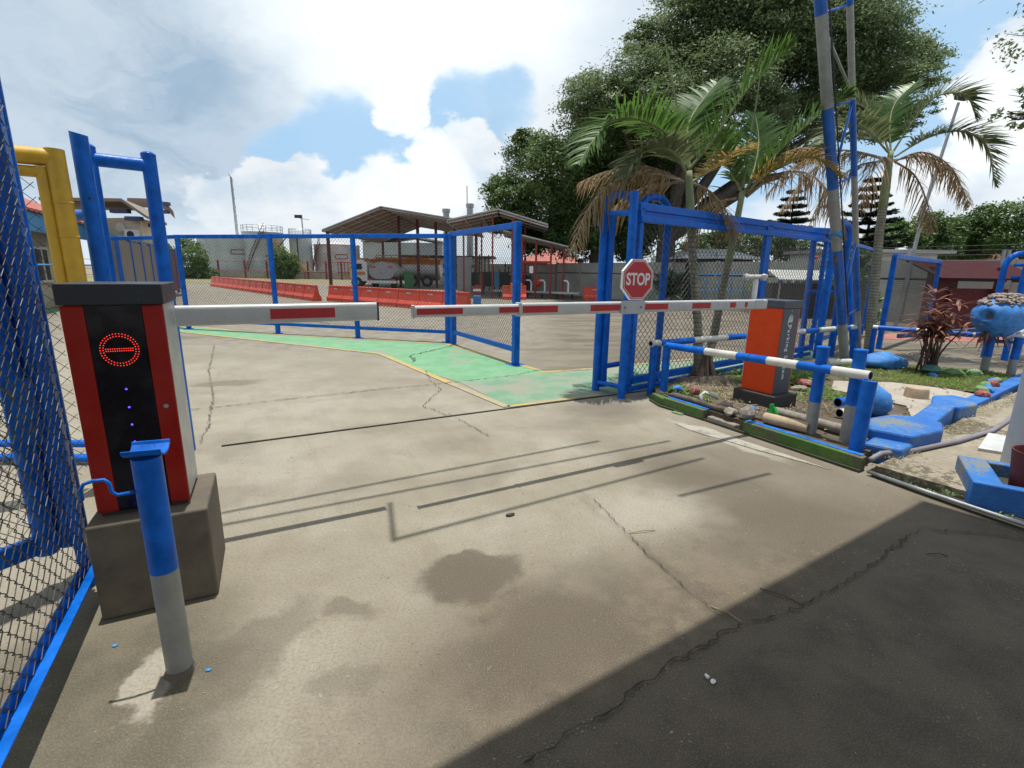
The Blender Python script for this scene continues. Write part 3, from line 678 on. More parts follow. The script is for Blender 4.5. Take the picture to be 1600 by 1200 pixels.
# ------------------------------------------------------------------ bollard in front
bo = root('bollard', (-1.24, 1.57, 0), 'blue and grey steel bollard with saddle top in front of red cabinet', 'bollard')
MB().tube([(-1.24, 1.575, -.02), (-1.24, 1.575, .43)], .0435, 28).build('grey_lower_tube', 'greypipe', bo, True, ang=40)
MB().tube([(-1.24, 1.575, .43), (-1.24, 1.575, .86)], .044, 28).build('blue_upper_tube', 'blue', bo, True, ang=40)
MB().lathe((-1.24, 1.575, .0), [(.0445, .022), (.048, .006), (.054, .0)], 28).build('grimy_foot', 'plinth', bo, True)
sa = R(20); su = Vector((math.cos(sa), math.sin(sa), 0)); sv = Vector((-su.y, su.x, 0)); prof = []
for j in range(9):
    a = R(180+j*22.5); prof.append((.056*math.cos(a), .056*math.sin(a)*.60))
for j in range(8, -1, -1):
    a = R(180+j*22.5); prof.append((.049*math.cos(a), .049*math.sin(a)*.55))
bc = Vector((-1.235, 1.575, .90)); MB().extr(prof, bc-su*.056, sv, (0, 0, 1), su*.112).build('saddle', 'blue', bo, bevel=.0015)
hk = [Vector((-1.24, 1.575, .745))+su*(-.04)+sv*(-.02)]
for dx, dz in ((-.085, .0), (-.10, .012), (-.103, .045), (-.115, .058), (-.145, .058), (-.172, .050), (-.182, .03), (-.182, -.005)):
    hk.append(Vector((-1.24, 1.575, .745))+su*dx+sv*(-.03)+Vector((0, 0, dz)))
MB().tube(hk, .0058, 10).build('hook', 'blue', bo, True)

# ------------------------------------------------------------------ near left gate leaf
gl = root('gate_leaf', (-1.94, 2.03, .15), 'nearest blue chain link gate leaf standing open at left edge', 'gate')
ga = math.atan2(-.85, .45); gd = Vector((math.cos(ga), math.sin(ga), 0)); S0 = Vector((-1.945, 2.03, 0)); S1 = S0+gd*2.6
def pz(p, z): return (p.x, p.y, z)
MB().box((S0.x, S0.y, 1.32), (.050, .012, 2.36), ga).build('stile_flange', 'blue', gl, bevel=.002)
MB().box((S0.x-.026*gd.x+.022*gd.y, S0.y-.026*gd.y-.022*gd.x, 1.32), (.008, .05, 2.36), ga).build('stile_web', 'blue', gl, bevel=.002)
MB().bar(pz(S0, .165), pz(S1, .165), .008, .05).build('bottom_rail', 'blue', gl, bevel=.002)
MB().bar(pz(S0+Vector((gd.y, -gd.x, 0))*-.025, .145), pz(S1+Vector((gd.y, -gd.x, 0))*-.025, .145), .05, .006).build('bottom_flange', 'blue', gl)
MB().bar(pz(S0, 2.48), pz(S1, 2.48), .03, .05).build('top_rail', 'blue', gl, bevel=.002)
nn = Vector((gd.y, -gd.x, 0))
woven((S0-nn*.012)[:2], (S0-nn*.012+gd*2.2)[:2], 0.15, 2.47, .074, .0019, parent=gl)
MB().box((S1.x, S1.y, 1.3), (.05, .05, 2.3), ga).build('stile', 'blue', gl)
# post behind it
po = root('gate_post', (-2.02, 2.16, 0), 'round blue gate post directly behind the nearest open gate leaf', 'post')
MB().tube([(-2.005, 2.085, 0), (-2.005, 2.085, 2.9)], .030, 20).build('pipe', 'blue', po, True, ang=40)
MB().box((-1.99, 2.075, .9), (.05, .03, .14), ga).build('hinge', 'blue', po, bevel=.004)
# second leaf folded behind
g2 = root('gate_leaf', (-2.1, 2.08, .2), 'second blue gate leaf folded behind the nearest leaf at left', 'gate')
a2 = math.atan2(-.92, -.40); e2 = Vector((math.cos(a2), math.sin(a2), 0)); T0 = Vector((-2.12, 2.14, 0))
for k, off in enumerate((0, .085)):
    q = T0+e2*off; MB().tube([(q.x, q.y, .18), (q.x, q.y, 2.5)], .042, 16).build('stile', 'blue', g2, True, ang=40)
MB().bar(pz(T0, .235), pz(T0+e2*2.2, .235), .045, .085).build('bottom_rail', 'blue', g2, bevel=.004)
MB().bar(pz(T0, 2.45), pz(T0+e2*2.2, 2.45), .045, .06).build('top_rail', 'blue', g2, bevel=.004)
MB().box(pz(T0+e2*.06+Vector((.02, -.035, 0)), .86), (.11, .02, .30), a2).build('lock_plate', 'blue_old', g2, bevel=.004)
chainlink((T0)[:2], (T0+e2*2.2)[:2], .235, 2.42, .074, .0019, parent=g2)

# yellow double frame and tall blue posts behind the cabinet
yg = root('yellow_gate', (-2.76, 3.20, 0), 'yellow double pipe gate frame with wire mesh standing behind red cabinet', 'gate frame')
ya = math.atan2(-.53, -.85); yd = Vector((math.cos(ya), math.sin(ya), 0)); Y0 = Vector((-2.778, 3.20, 0))
def Lframe(off, ztop, rad, nm):
    a = Y0+yd*off; mb = MB(); mb.tube([(a.x, a.y, .0), (a.x, a.y, ztop)], rad, 18); c_ = a+yd*2.4
    mb.tube([(a.x, a.y, ztop-rad), (c_.x, c_.y, ztop-rad)], rad, 18); mb.build(nm, 'yellow', yg, True, ang=40)
Lframe(0, 2.165, .050, 'outer_frame'); Lframe(.072, 2.06, .032, 'inner_frame')
chainlink((Y0+yd*.12)[:2], (Y0+yd*2.4)[:2], .1, 2.02, .085, .0022, parent=yg)
for z in (1.86, 1.66): MB().tube([(Y0.x, Y0.y, z-.006), (Y0.x, Y0.y, z+.006)], .0525, 18).build('weld_band', 'yellow', yg, True)
pp = root('gate_guide_post', (-2.66, 3.3, 0), 'tall blue pipe post with slanted cut top behind red cabinet', 'post')
mb = MB(); cx_, cy_ = -2.72, 3.33; n = 28; V = []
for z in (0, 1):
    for k in range(n):
        t = 2*math.pi*k/n; x, y = .046*math.cos(t), .046*math.sin(t); V.append((cx_+x, cy_+y, 0 if z == 0 else 2.285-.25*x))
mb.add(V, [tuple(range(n-1, -1, -1)), tuple(range(n, 2*n))]+[(k, (k+1) % n, n+(k+1) % n, n+k) for k in range(n)])
mb.build('pipe', 'blue', pp, True, ang=40)
MB().tube([(-2.73, 3.32, 1.80), (-2.84, 3.36, 1.80)], .034, 14).build('side_stub', 'blue', pp, True, ang=40)
MB().tube([(-2.690, 3.298, 1.90), (-2.688, 3.294, 1.90)], .008, 10).build('bolt_hole', 'dark', pp)
gp = root('goal_post_guide', (-2.85, 3.6, 0), 'blue pipe goalpost guide with two legs and crossbar behind red cabinet', 'post')
La = (-2.80, 3.62); Lb = (-2.70, 3.93)
gR = (-2.67, 3.86); gL = (-2.93, 3.64)
for p in (gR, gL): MB().tube([(p[0], p[1], 0), (p[0], p[1], 2.27)], .047, 22).build('leg', 'blue', gp, True, ang=40)
for p in (gR, gL): MB().rock((p[0], p[1], 2.275), (.10, .10, .05), 3, rough=.1).build('weld_cap', 'blue', gp, True)
MB().tube([(gL[0], gL[1], 2.20), (gR[0], gR[1], 2.20)], .045, 20).build('crossbar', 'blue', gp, True, ang=40)
rl = root('ground_rail', (-3.5, 3.5, 0), 'low blue twin pipe rail near the ground behind the left gate', 'rail')
for z, y in ((.15, 3.48), (.05, 3.44)): MB().tube([(-6.5, y, z), (-2.7, y+.12, z)], .03, 12).build('rail_pipe', 'blue', rl, True, ang=40)
for x in (-6.3, -4.6, -3.0): MB().box((x, 3.47+.03*(x+6.3)/1.0, .06), (.06, .12, .12)).build('foot', 'blue', rl)

# ------------------------------------------------------------------ planter island on the right
ZI = .11
isl = [(1.72, 5.72), (2.0, 5.05), (2.74, 3.66), (3.45, 4.20), (4.2, 4.72), (5.1, 5.45), (7.3, 6.95), (7.25, 7.35), (6.4, 7.75), (5.95, 8.45), (5.3, 8.35), (3.5, 7.25), (1.78, 6.02)]
struct(MB().prism(isl, 0, ZI-.005).build('planter_soil', 'soil'))
mb = MB(); mb.prism([(1.66, 5.74), (1.70, 5.48), (2.02, 4.92), (2.30, 4.40), (2.74, 3.60), (2.80, 3.66), (2.36, 4.46), (2.08, 4.97), (1.78, 5.50), (1.75, 5.78)], 0, ZI+.005)
kb = root('green_kerb', (2.3, 4.6, 0), 'green painted kerb with chipped blue top edge along the planter', 'kerb')
mb = MB(); mb.prism([(1.99, 4.93), (2.06, 4.96), (1.80, 5.46), (1.72, 5.44)], 0, ZI+.002); mb.prism([(1.72, 5.45), (1.80, 5.47), (1.76, 5.74), (1.67, 5.72)], 0, ZI-.015)
mb.prism([(2.72, 3.60), (2.79, 3.65), (2.30, 4.56), (2.22, 4.52)], 0, ZI+.008); mb.build('kerb_face', 'kerbgreen', kb, bevel=.008)
mb = MB(); mb.prism([(2.17, 4.60), (2.28, 4.62), (2.11, 4.93), (2.02, 4.90)], 0, ZI-.05); mb.build('broken_core', 'rock_grey', kb, bevel=.01)
mb = MB(); mb.prism([(2.735, 3.645), (2.785, 3.675), (2.30, 4.575), (2.245, 4.545)], ZI+.008, ZI+.013); mb.prism([(2.035, 4.945), (2.075, 4.975), (1.80, 5.475), (1.765, 5.455)], ZI+.002, ZI+.007); mb.build('blue_top_edge', 'blue_old', kb)
mb = MB(); mb.prism([(2.70, 3.585), (2.72, 3.60), (2.02, 4.92), (1.70, 5.46), (1.66, 5.72), (1.64, 5.70), (1.68, 5.44), (2.0, 4.90)], 0, .022); mb.build('mossy_foot', 'moss_shade', kb)
struct(MB().prism([(1.93, 4.70), (2.03, 4.52), (2.09, 4.36), (2.22, 4.15), (2.36, 3.92), (2.52, 3.62), (2.45, 3.72), (2.27, 3.92), (2.12, 4.08), (2.02, 4.22), (1.94, 4.33), (1.84, 4.44), (1.72, 4.62), (1.66, 4.80), (1.75, 4.76)], .003, .006).build('cement_dribble', 'whiteline'))
struct(MB().prism([(3.98, 4.72), (4.3, 5.2), (3.95, 5.95), (4.3, 6.45), (5.05, 6.4), (5.5, 6.05), (5.6, 5.75), (5.0, 5.3), (4.3, 4.75)], ZI-.004, ZI+.012).build('cement_pad', 'pad'))
# side pavement with step
struct(MB().prism([(2.80, 3.56), (3.07, 3.16), (3.62, 2.50), (4.6, 1.2), (10, 1.2), (14, 9), (7.6, 6.9), (5.15, 5.28), (4.2, 4.55), (3.45, 4.0)], 0, .075).build('side_pavement', 'slab'))
# flat dark strip between road and pavement, painted for the deep gutter's shade
struct(MB().prism([(2.74, 3.52), (2.86, 3.56), (3.32, 2.70), (4.3, 1.1), (4.1, 1.0), (3.16, 2.66)], 0, .012).build('gutter', 'moss_shade'))
pad_ = [(3.98, 4.72), (4.3, 5.2), (3.95, 5.95), (4.3, 6.45), (5.05, 6.4), (5.5, 6.05), (5.6, 5.75), (5.0, 5.3), (4.3, 4.75)]
from mathutils import noise as mnoise
def inpoly(x, y, poly):
    c_ = False; j = len(poly)-1
    for i in range(len(poly)):
        if (poly[i][1] > y) != (poly[j][1] > y) and x < (poly[j][0]-poly[i][0])*(y-poly[i][1])/(poly[j][1]-poly[i][1])+poly[i][0]: c_ = not c_
        j = i
    return c_
idx = {}; V = []; F = []; st_ = .06
for i in range(int(5.8/st_)):
    for j in range(int(5.0/st_)):
        x, y = 1.7+i*st_, 3.6+j*st_
        if inpoly(x, y, isl) and not inpoly(x, y, pad_):
            md = math.exp(-((x-2.6)**2+(y-6.3)**2)/.5)*.05
            h = ZI-.012+md+.045*max(0, mnoise.noise(Vector((x*2.3, y*2.3, 1)))+.1)+.020*max(0, mnoise.noise(Vector((x*9, y*9, 4))))
            idx[(i, j)] = len(V); V.append((x, y, h))
for (i, j), a in idx.items():
    q = [idx.get(k_) for k_ in ((i, j), (i+1, j), (i+1, j+1), (i, j+1))]
    if None not in q: F.append(tuple(q))
struct(MB().add(V, F).build('uneven_soil', 'soil', None, True))
lv = MB()
for k in range(520):
    x, y = rnd.uniform(1.8, 7.2), rnd.uniform(3.7, 8.3)
    if not inpoly(x, y, isl): continue
    s_ = rnd.uniform(.012, .035); a = rnd.uniform(0, 6.28); z = ZI+.012+rnd.uniform(0, .035); t1_, t2_ = rnd.uniform(-.4, .4)*s_, rnd.uniform(-.4, .4)*s_; ca_, sa_ = math.cos(a), math.sin(a)
    lv.add([(x-ca_*s_, y-sa_*s_, z), (x+sa_*s_*.45, y-ca_*s_*.45, z+t1_*.5+.004), (x+ca_*s_, y+sa_*s_, z+t2_), (x-sa_*s_*.45, y+ca_*s_*.45, z+.006)], [(0, 1, 2, 3)])
M['fallen'] = foliage('fallen_leaf', (.10, .06, .03), (.34, .24, .11), .1, .8)
struct(lv.build('fallen_leaves', 'fallen'), 'stuff')
# blue kerb stones
def stone(poly, z0, z1, label, mat='kerb_blue', bv=.02):
    cx = sum(p[0] for p in poly)/len(poly); cy = sum(p[1] for p in poly)/len(poly)
    o = MB().prism(poly, z0, z1).build('kerb_stone', mat, bevel=bv, seg=2)
    o.location = (0, 0, 0); return tag(o, label, 'kerb stone', 'blue kerb stones edging the planter')
stone([(2.90, 3.86), (3.10, 3.70), (3.32, 3.86), (3.14, 4.06)], .0, .155, 'low square blue kerb block beside the corner bollards')
stone([(3.06, 4.04), (3.28, 3.84), (3.68, 4.02), (3.86, 4.24), (3.80, 4.42), (3.60, 4.50), (3.28, 4.36)], .0, .225, 'large rounded blue kerb block with worn grey top')
stone([(3.74, 4.46), (3.86, 4.32), (4.58, 4.92), (4.46, 5.08)], .0, .20, 'long straight blue kerb block between the two rounded ones')
stone([(4.42, 5.04), (4.56, 4.86), (4.86, 4.98), (5.02, 5.18), (4.96, 5.40), (4.70, 5.36)], .0, .205, 'smaller hexagonal blue kerb block before the long low kerb')
stone([(4.98, 5.36), (5.05, 5.22), (7.6, 7.02), (7.5, 7.16)], .0, .13, 'long low blue kerb running back to the tall white column', bv=.01)

# railings of blue and white pipe
def striped(mb, p0, p1, r_, cuts, first=0, n=16):
    """cuts = fractions where colour flips; 0 blue 1 white"""
    p0, p1 = Vector(p0), Vector(p1); fr = [0]+list(cuts)+[1]; k = first
    for a, b_ in zip(fr[:-1], fr[1:]): mb.tube([p0.lerp(p1, a), p0.lerp(p1, b_)], r_, n, True, k); k = 1-k
    return mb
ra = root('pipe_railing', (1.9, 5.9, 0), 'blue and white striped pipe railing in front of the orange cabinet', 'railing')
F0, F1 = Vector((1.83, 5.80, .655)), Vector((2.86, 3.86, .715))
mb = MB(); striped(mb, F0, F1-(F1-F0)*.02, .040, [.265, .45, .605, .745, .885]); mb.pipe(F1-(F1-F0)*.021, F1, .0402, .032, 20, 1, 2)
mb.build('top_bar', ['blue', 'white', 'rust'], ra, True, ang=40)
MB().tube([(1.83, 5.80, 0), (1.83, 5.80, .66)], .045, 18).build('post', 'blue', ra, True, ang=40)
MB().tube([(2.80, 3.80, .0), (2.84, 3.83, .68)], .053, 22).build('post', 'blue', ra, True, ang=40)
def short_post(x, y, top, cut, label, r_=.048):
    t = root('bollard', (x, y, 0), label, 'bollard')
    MB().tube([(x, y, 0), (x, y, cut)], r_-.0006, 20).build('grey_lower_tube', 'greypipe', t, True, ang=40)
    MB().tube([(x, y, cut), (x, y, top)], r_, 20).build('blue_upper_tube', 'blue', t, True, ang=40)
    MB().lathe((x, y, top), [(r_, -.004), (r_+.006, 0), (r_+.003, .008), (r_*.6, .012), (0.001, .014)], 20).build('cap', 'blue', t, True, ang=40)
short_post(2.69, 4.24, .885, .40, 'blue topped grey bollard behind the railing, the left of the pair')
short_post(2.87, 4.03, .895, .43, 'blue topped grey bollard with yellow mark, the right of the pair')
rb = root('pipe_railing', (1.7, 5.9, 0), 'blue and white pipe railing along the back of the planter', 'railing')
A0, A1 = Vector((1.67, 5.93, .655)), Vector((5.80, 8.32, .655))
mb = MB(); mb.pipe(A0, A0.lerp(A1, .03), .042, .030, 18, 1, 2); striped(mb, A0.lerp(A1, .03), A1, .040, [.13, .27, .36, .45, .56, .66, .74, .84, .94], 0); mb.build('top_bar', ['blue', 'white', 'dark'], rb, True, ang=40)
for t_ in (.012, .5, .99):
    q = A0.lerp(A1, t_); MB().tube([(q.x, q.y, 0), (q.x, q.y, .64)], .043, 16).build('post', 'blue', rb, True, ang=40)
rc = root('pipe_railing', (5.95, 8.2, 0), 'striped pipe railing at the far right side of the planter ending at the blue urn', 'railing')
A0, A1 = Vector((5.98, 8.22, .66)), Vector((7.12, 7.40, .64)); mb = MB(); striped(mb, A0, A1, .040, [.05, .40, .66, .88], 1); mb.build('top_bar', ['blue', 'white'], rc, True, ang=40)
MB().tube([(6.0, 8.2, 0), (6.0, 8.2, .65)], .04, 14).build('post', 'blue', rc, True, ang=40)
# urn bench structure at the right edge
ub = root('pipe_railing', (7.1, 7.3, 0), 'blue and grey double rail with stout posts below the blue urn', 'railing')
for x, y in ((7.12, 7.33), (7.30, 7.10), (7.55, 6.85)):
    MB().tube([(x, y, 0), (x, y, .34)], .052, 18).build('grey_post_foot', 'greypipe', ub, True, ang=40)
    MB().tube([(x, y, .34), (x, y, .66)], .0525, 18).build('blue_post', 'blue', ub, True, ang=40)
MB().bar((6.98, 7.42, .66), (9.4, 6.9, .66), .10, .05).build('top_rail', 'blue', ub, bevel=.01)
MB().bar((6.98, 7.38, .57), (9.4, 6.86, .57), .06, .05).build('lower_rail', 'navy', ub, bevel=.01)
MB().tube([(7.22, 7.22, .66), (7.62, 7.12, .66)], .035, 14).build('white_stub', 'white', ub, True, ang=40)
MB().tube([(7.36, 7.2, .68), (7.62, 7.2, .90)], .03, 14).build('leaning_stub', 'white', ub, True, ang=40)
# urn
un = root('blue_urn', (7.0, 7.16, .68), 'blue painted rock like urn with a dark hole and rubble crust on top', 'urn')
import bmesh
bm = bmesh.new(); bmesh.ops.create_icosphere(bm, subdivisions=4, radius=1); rg = random.Random(5)
from mathutils import noise as mnoise
for v in bm.verts:
    p = v.co.copy(); q = p.copy(); nz = mnoise.noise(p*1.7+Vector((3, 1, 2)))
    wob = 1+.09*nz+.03*mnoise.noise(p*5)
    x = q.x*.36*wob*(1 if q.z > -.2 else 1+.45*(q.z+.2)); y = q.y*.28*wob; z = q.z*.29*wob
    hole = (p-Vector((-.93, -.45, .10)).normalized()).length
    if hole < .25: k = (.25-hole)/.25; k = min(1, k*2.2); x *= 1-.35*k; y *= 1-.35*k; z *= 1-.2*k
    v.co = Vector((7.02+x, 7.16+y, .94+z))
V = [tuple(v.co) for v in bm.verts]; bm.verts.index_update(); F = [tuple(v.index for v in q.verts) for q in bm.faces]; bm.free()
MB().add(V, F).build('bowl', 'rock_blue', un, True)
hc = Vector((7.02, 7.16, .94))+Vector((-.89*.27, -.43*.25, .10*.26)); hn = Vector((-.80, -.60, .1)).normalized()
hx = Vector((0, 0, 1)).cross(hn).normalized(); hy = hn.cross(hx)
MB().add([hc+hn*.018+hx*(.056*math.cos(k*math.pi/7))+hy*(.050*math.sin(k*math.pi/7)) for k in range(14)], [tuple(range(14))]).build('drain_hole', 'black_glass', un)
mb = MB()
for k in range(130):
    a = rg.uniform(0, 6.28); q = rg.random()**.5; s_ = rg.uniform(.05, .12)
    mb.rock((7.04+.29*q*math.cos(a), 7.16+.22*q*math.sin(a), 1.13+.13*(1-q*q)+rg.uniform(-.02, .02)), (s_*1.4, s_, s_*.6), k, lev=1, rough=.6, ang=a)
mb.build('rubble_crust', 'rubble_pink', un)

# ------------------------------------------------------------------ right cabinet
UA2 = R(29); U2 = Vector((math.cos(UA2), math.sin(UA2), 0)); W2 = Vector((-U2.y, U2.x, 0)); co = Vector((2.735, 4.99, 0))
def Q3(a, b_, z): v = co+U2*a+W2*b_; return (v.x, v.y, z)
def cb2(a0, a1, b0_, b1_, z0, z1): return MB().box(Q3((a0+a1)/2, (b0_+b1_)/2, (z0+z1)/2), (a1-a0, b1_-b0_, z1-z0), UA2)
c2 = root('barrier_cabinet', Q3(.19, .2, ZI), 'orange boom barrier cabinet with grey lettered panel on black base', 'barrier cabinet')
cb2(-.03, .37, -.02, .47, ZI-.06, ZI+.145).build('black_base', 'black_base', c2, bevel=.012)
cb2(.025, .315, .045, .42, ZI+.146, 1.155).build('casing', 'orange_cab', c2, bevel=.008)
cb2(.027, .288, .038, .0445, ZI+.15, 1.153).build('lettered_panel', 'greycap', c2)
cb2(.018, .322, .036, .428, 1.157, 1.235).build('cap', 'greycap', c2, bevel=.004)
fn = -W2
tp = Vector(Q3(.155, .0372, .70)); text('Parking System', .074, tp, (0, 0, -1), U2, fn, 'sign_white', c2, ext=.0003, space=1.25, bold=.0008)
lg = Vector(Q3(.155, .0372, 1.045)); mb = MB()
def arcp(c_, r0_, r1_, a0, a1, n=14):
    V = []
    for k in range(n+1):
        a = R(a0+(a1-a0)*k/n)
        for q in (r0_, r1_): V.append(c_+U2*(q*math.cos(a))+Vector((0, 0, q*math.sin(a))))
    return V, [(2*k, 2*k+1, 2*k+3, 2*k+2) for k in range(n)]
V, F = arcp(lg+Vector((0, 0, -.030)), .033, .041, 180, 330); mb.add(V, F)
for dx, h in ((-.028, .040), (-.010, .062), (.010, .062), (.028, .04)):
    c_ = lg+U2*dx; mb.add([c_+U2*-.009+Vector((0, 0, -.03)), c_+U2*.005+Vector((0, 0, -.03)), c_+U2*.009+Vector((0, 0, h*.8)), c_+U2*.001+Vector((0, 0, h*.8))], [(0, 1, 2, 3)])
mb.build('emblem', 'sign_white', c2)
mb = MB(); c_ = Vector(Q3(.165, .0372, 1.128)); mb.add([c_+U2*(.006*math.cos(k))+Vector((0, 0, .006*math.sin(k))) for k in range(6)], [tuple(range(6))]); mb.build('key_mark', 'sign_white', c2)
# white T post (arm rest) behind boom
wp = root('arm_rest_post', (3.17, 6.60, ZI), 'white pipe post with short rounded crosspiece beside the orange cabinet', 'post')
MB().tube([(3.17, 6.60, ZI), (3.17, 6.60, 1.43)], .032, 18).build('post', 'sign_white', wp, True, ang=40)
mb = MB(); mb.tube([(2.98, 6.55, 1.455), (3.30, 6.60, 1.46)], .030, 16)
for x in (3.02, 3.25): mb.lathe((x, 6.57, 1.445), [(.036, -.03), (.042, 0), (.036, .04), (.01, .055)], 14)
mb.build('crosspiece', 'pvc2', wp, True, ang=50)

# ------------------------------------------------------------------ leaning lattice mast
ms = root('lattice_mast', (5.37, 7.8, ZI), 'tall leaning blue and white mast of two pipes with zigzag braces', 'mast')
b1, t1 = Vector((5.33, 7.80, ZI)), Vector((3.49, 6.55, 4.58)); b2, t2 = Vector((6.00, 8.45, ZI)), Vector((4.06, 6.95, 4.79))
def ext_to(a, c_, z): return a+(c_-a)*((z-a.z)/(c_.z-a.z))
def mastleg(a, c_, r_, zs, first, nm):
    mb = MB(); k = first; z = a.z
    for zn in zs+[7.2]:
        mb.tube([ext_to(a, c_, z), ext_to(a, c_, zn)], r_, 16, True, k); z = zn; k = 1-k
    mb.build(nm, ['blue_mast', 'greypipe'], ms, True, ang=40)
mastleg(b1, t1, .066, [.78, 1.85, 2.63, 3.54, 4.45, 5.4, 6.3], 1, 'mast_pipe'); mastleg(b2, t2, .040, [.94, 1.93, 2.88, 3.78, 4.73, 5.6, 6.4], 1, 'mast_pipe')
zz_ = [(1.0, .9, 1), (2.62, 2.62, 2), (2.62, 3.80, 0), (3.80, 3.80, 2), (3.80, 4.72, 0), (4.72, 4.72, 2)]
for z1_, z2_ in ((.84, .98), (2.68, 2.88), (3.56, 3.76), (4.46, 4.74), (5.4, 5.6)):
    MB().tube([ext_to(b1, t1, z1_), ext_to(b2, t2, z2_)], .015, 10).build('brace', 'blue_mast', ms, True)
for z1_, z2_ in ((2.72, 3.76), (4.38, 3.84), (1.0, 2.0), (4.5, 5.6)):
    MB().tube([ext_to(b1, t1, z1_), ext_to(b2, t2, z2_)], .017, 10).build('brace', 'greypipe' if z1_ == 4.38 else 'blue_mast', ms, True)
q = ext_to(b1, t1, 2.05); MB().tube([q+Vector((-.02, -.015, -.04)), q+Vector((.02, .015, .05))], .086, 14).build('tied_cloth', 'fascia', ms, True)
mb = MB(); off = Vector((.055, -.07, 0)); mb.tube([ext_to(b1, t1, .9)+off, ext_to(b1, t1, 3.5)+off*1.05, ext_to(b1, t1, 7.0)+off], .010, 6); mb.build('cable', 'dark', ms, True)
q = ext_to(b1, t1, 1.72); MB().rock((q.x-.055, q.y-.05, q.z), (.06, .05, .16), 4, lev=1).build('rust_patch', 'rust', ms)
MB().box((5.30, 7.80, ZI+.02), (.36, .30, .03), .5).build('base_plate', 'dark', ms)

# ------------------------------------------------------------------ right sliding gate with guide posts
ga0, ga1 = Vector((1.40, 5.88, 0)), Vector((5.55, 9.05, 0)); gdr = (ga1-ga0).normalized(); gN = Vector((gdr.y, -gdr.x, 0)); gA = math.atan2(gdr.y, gdr.x)
sg = root('sliding_gate', ga0, 'big blue chain link sliding gate standing open behind the palms', 'gate')
for t_, wd in ((0.05, .07), (3.02, .16), (5.12, .08)):
    q = ga0+gdr*t_; MB().box((q.x, q.y, 1.18), (wd, .06, 2.06), gA).build('stile', 'blue', sg, bevel=.006)
MB().bar(pz(ga0, 2.22), pz(ga0+gdr*5.6, 2.22), .06, .085).build('top_rail', 'blue', sg, bevel=.006)
MB().bar(pz(ga0+gN*.03, 2.085), pz(ga0+gdr*5.1+gN*.03, 2.085), .06, .07).build('second_rail', 'blue', sg, bevel=.006)
MB().bar(pz(ga0, 2.15), pz(ga0+gdr*5.1, 2.15), .02, .05).build('rail_web', 'blue', sg)
MB().bar(pz(ga0, .20), pz(ga0+gdr*5.1, .20), .06, .09).build('bottom_rail', 'blue', sg, bevel=.006)
MB().bar(pz(ga0, .09), pz(ga0+gdr*5.1, .09), .05, .06).build('track_rail', 'blue', sg, bevel=.006)
chainlink(ga0[:2], (ga0+gdr*5.1)[:2], .2, 2.1, .088, .0036, parent=sg)
def arch(name, label, pA, pB, H, rad, tops=True):
    t = root(name, (pA[0], pA[1], 0), label, 'post'); pts = [Vector((pA[0], pA[1], 0)), Vector((pA[0], pA[1], H-min(.24, (Vector(pB)-Vector(pA)).length/2)-.01))]; B_ = Vector((pB[0], pB[1], 0)); A_ = Vector((pA[0], pA[1], 0)); d = (B_-A_).normalized(); L = (B_-A_).length; rr_ = min(.24, L/2)
    for k in range(1, 6): a = R(18*k); pts.append(A_+d*(rr_*(1-math.cos(a)))+Vector((0, 0, H-rr_+rr_*math.sin(a))))
    for k in range(0, 6): a = R(90-18*k); pts.append(B_-d*(rr_*(1-math.cos(a)))+Vector((0, 0, H-rr_+rr_*math.sin(a))))
    pts.append(Vector((pB[0], pB[1], 0))); MB().tube(pts, rad, 16).build('hoop_pipe', 'blue', t, True, ang=40); return t
a1_ = arch('guide_hoop', 'nearest blue hoop post pair at the walkway edge left of the stop sign', (1.08, 6.20), (1.55, 6.62), 2.42, .049)
MB().box((1.165, 6.20, 1.10), (.085, .06, 2.1), gA).build('angle_iron', 'blue', a1_, bevel=.004)
MB().tube([(1.08, 6.20, 2.17), (1.36, 5.86, 2.15)], .032, 12).build('tie_bar', 'blue', a1_, True, ang=40)
MB().tube([(1.08, 6.20, .30), (1.62, 6.66, .30)], .035, 12).build('low_tie', 'blue', a1_, True, ang=40)
MB().box((1.10, 6.17, 1.09), (.10, .10, .05), gA).build('latch', 'blue', a1_, bevel=.004)
MB().tube([(1.0, 6.2, 2.06), (1.06, 6.2, 2.06)], .035, 12).build('stub', 'blue', a1_, True, ang=40)
MB().tube([(1.1, 6.15, .12), (1.4, 5.86, .12)], .03, 10).build('ground_tie', 'blue', a1_, True, ang=40)
a2_ = arch('guide_hoop', 'second blue hoop post pair directly behind the stop sign', (1.55, 6.42), (2.02, 6.80), 2.42, .048)
tp_ = root('gate_post', (1.33, 5.82, 0), 'straight blue pipe post at the free end of the sliding gate', 'post')
MB().tube([(1.33, 5.82, 0), (1.33, 5.82, 2.36)], .048, 20).build('pipe', 'blue', tp_, True, ang=40)
MB().tube([(1.33, 5.82, 2.355), (1.33, 5.82, 2.37)], .05, 20).build('cap', 'blue', tp_, True, ang=40)
arch('guide_hoop', 'far blue hoop post pair holding the sliding gate near the leaning mast', (5.45, 8.75), (5.95, 9.15), 2.36, .060)
lean = root('guide_hoop', (5.3, 9.3, 0), 'blue hoop post pair with slanting legs right behind the leaning mast', 'post')
MB().tube([(5.30, 9.0, 0), (5.42, 9.3, 2.28)], .05, 14).build('leg', 'blue', lean, True, ang=40); MB().tube([(6.10, 9.0, 0), (5.85, 9.45, 2.28)], .05, 14).build('leg', 'blue', lean, True, ang=40)
MB().tube([(5.42, 9.3, 2.28), (5.85, 9.45, 2.28)], .05, 14).build('crossbar', 'blue', lean, True, ang=40); MB().tube([(5.33, 9.1, 1.2), (6.0, 9.2, 1.2)], .03, 12).build('mid_bar', 'blue', lean, True, ang=40)
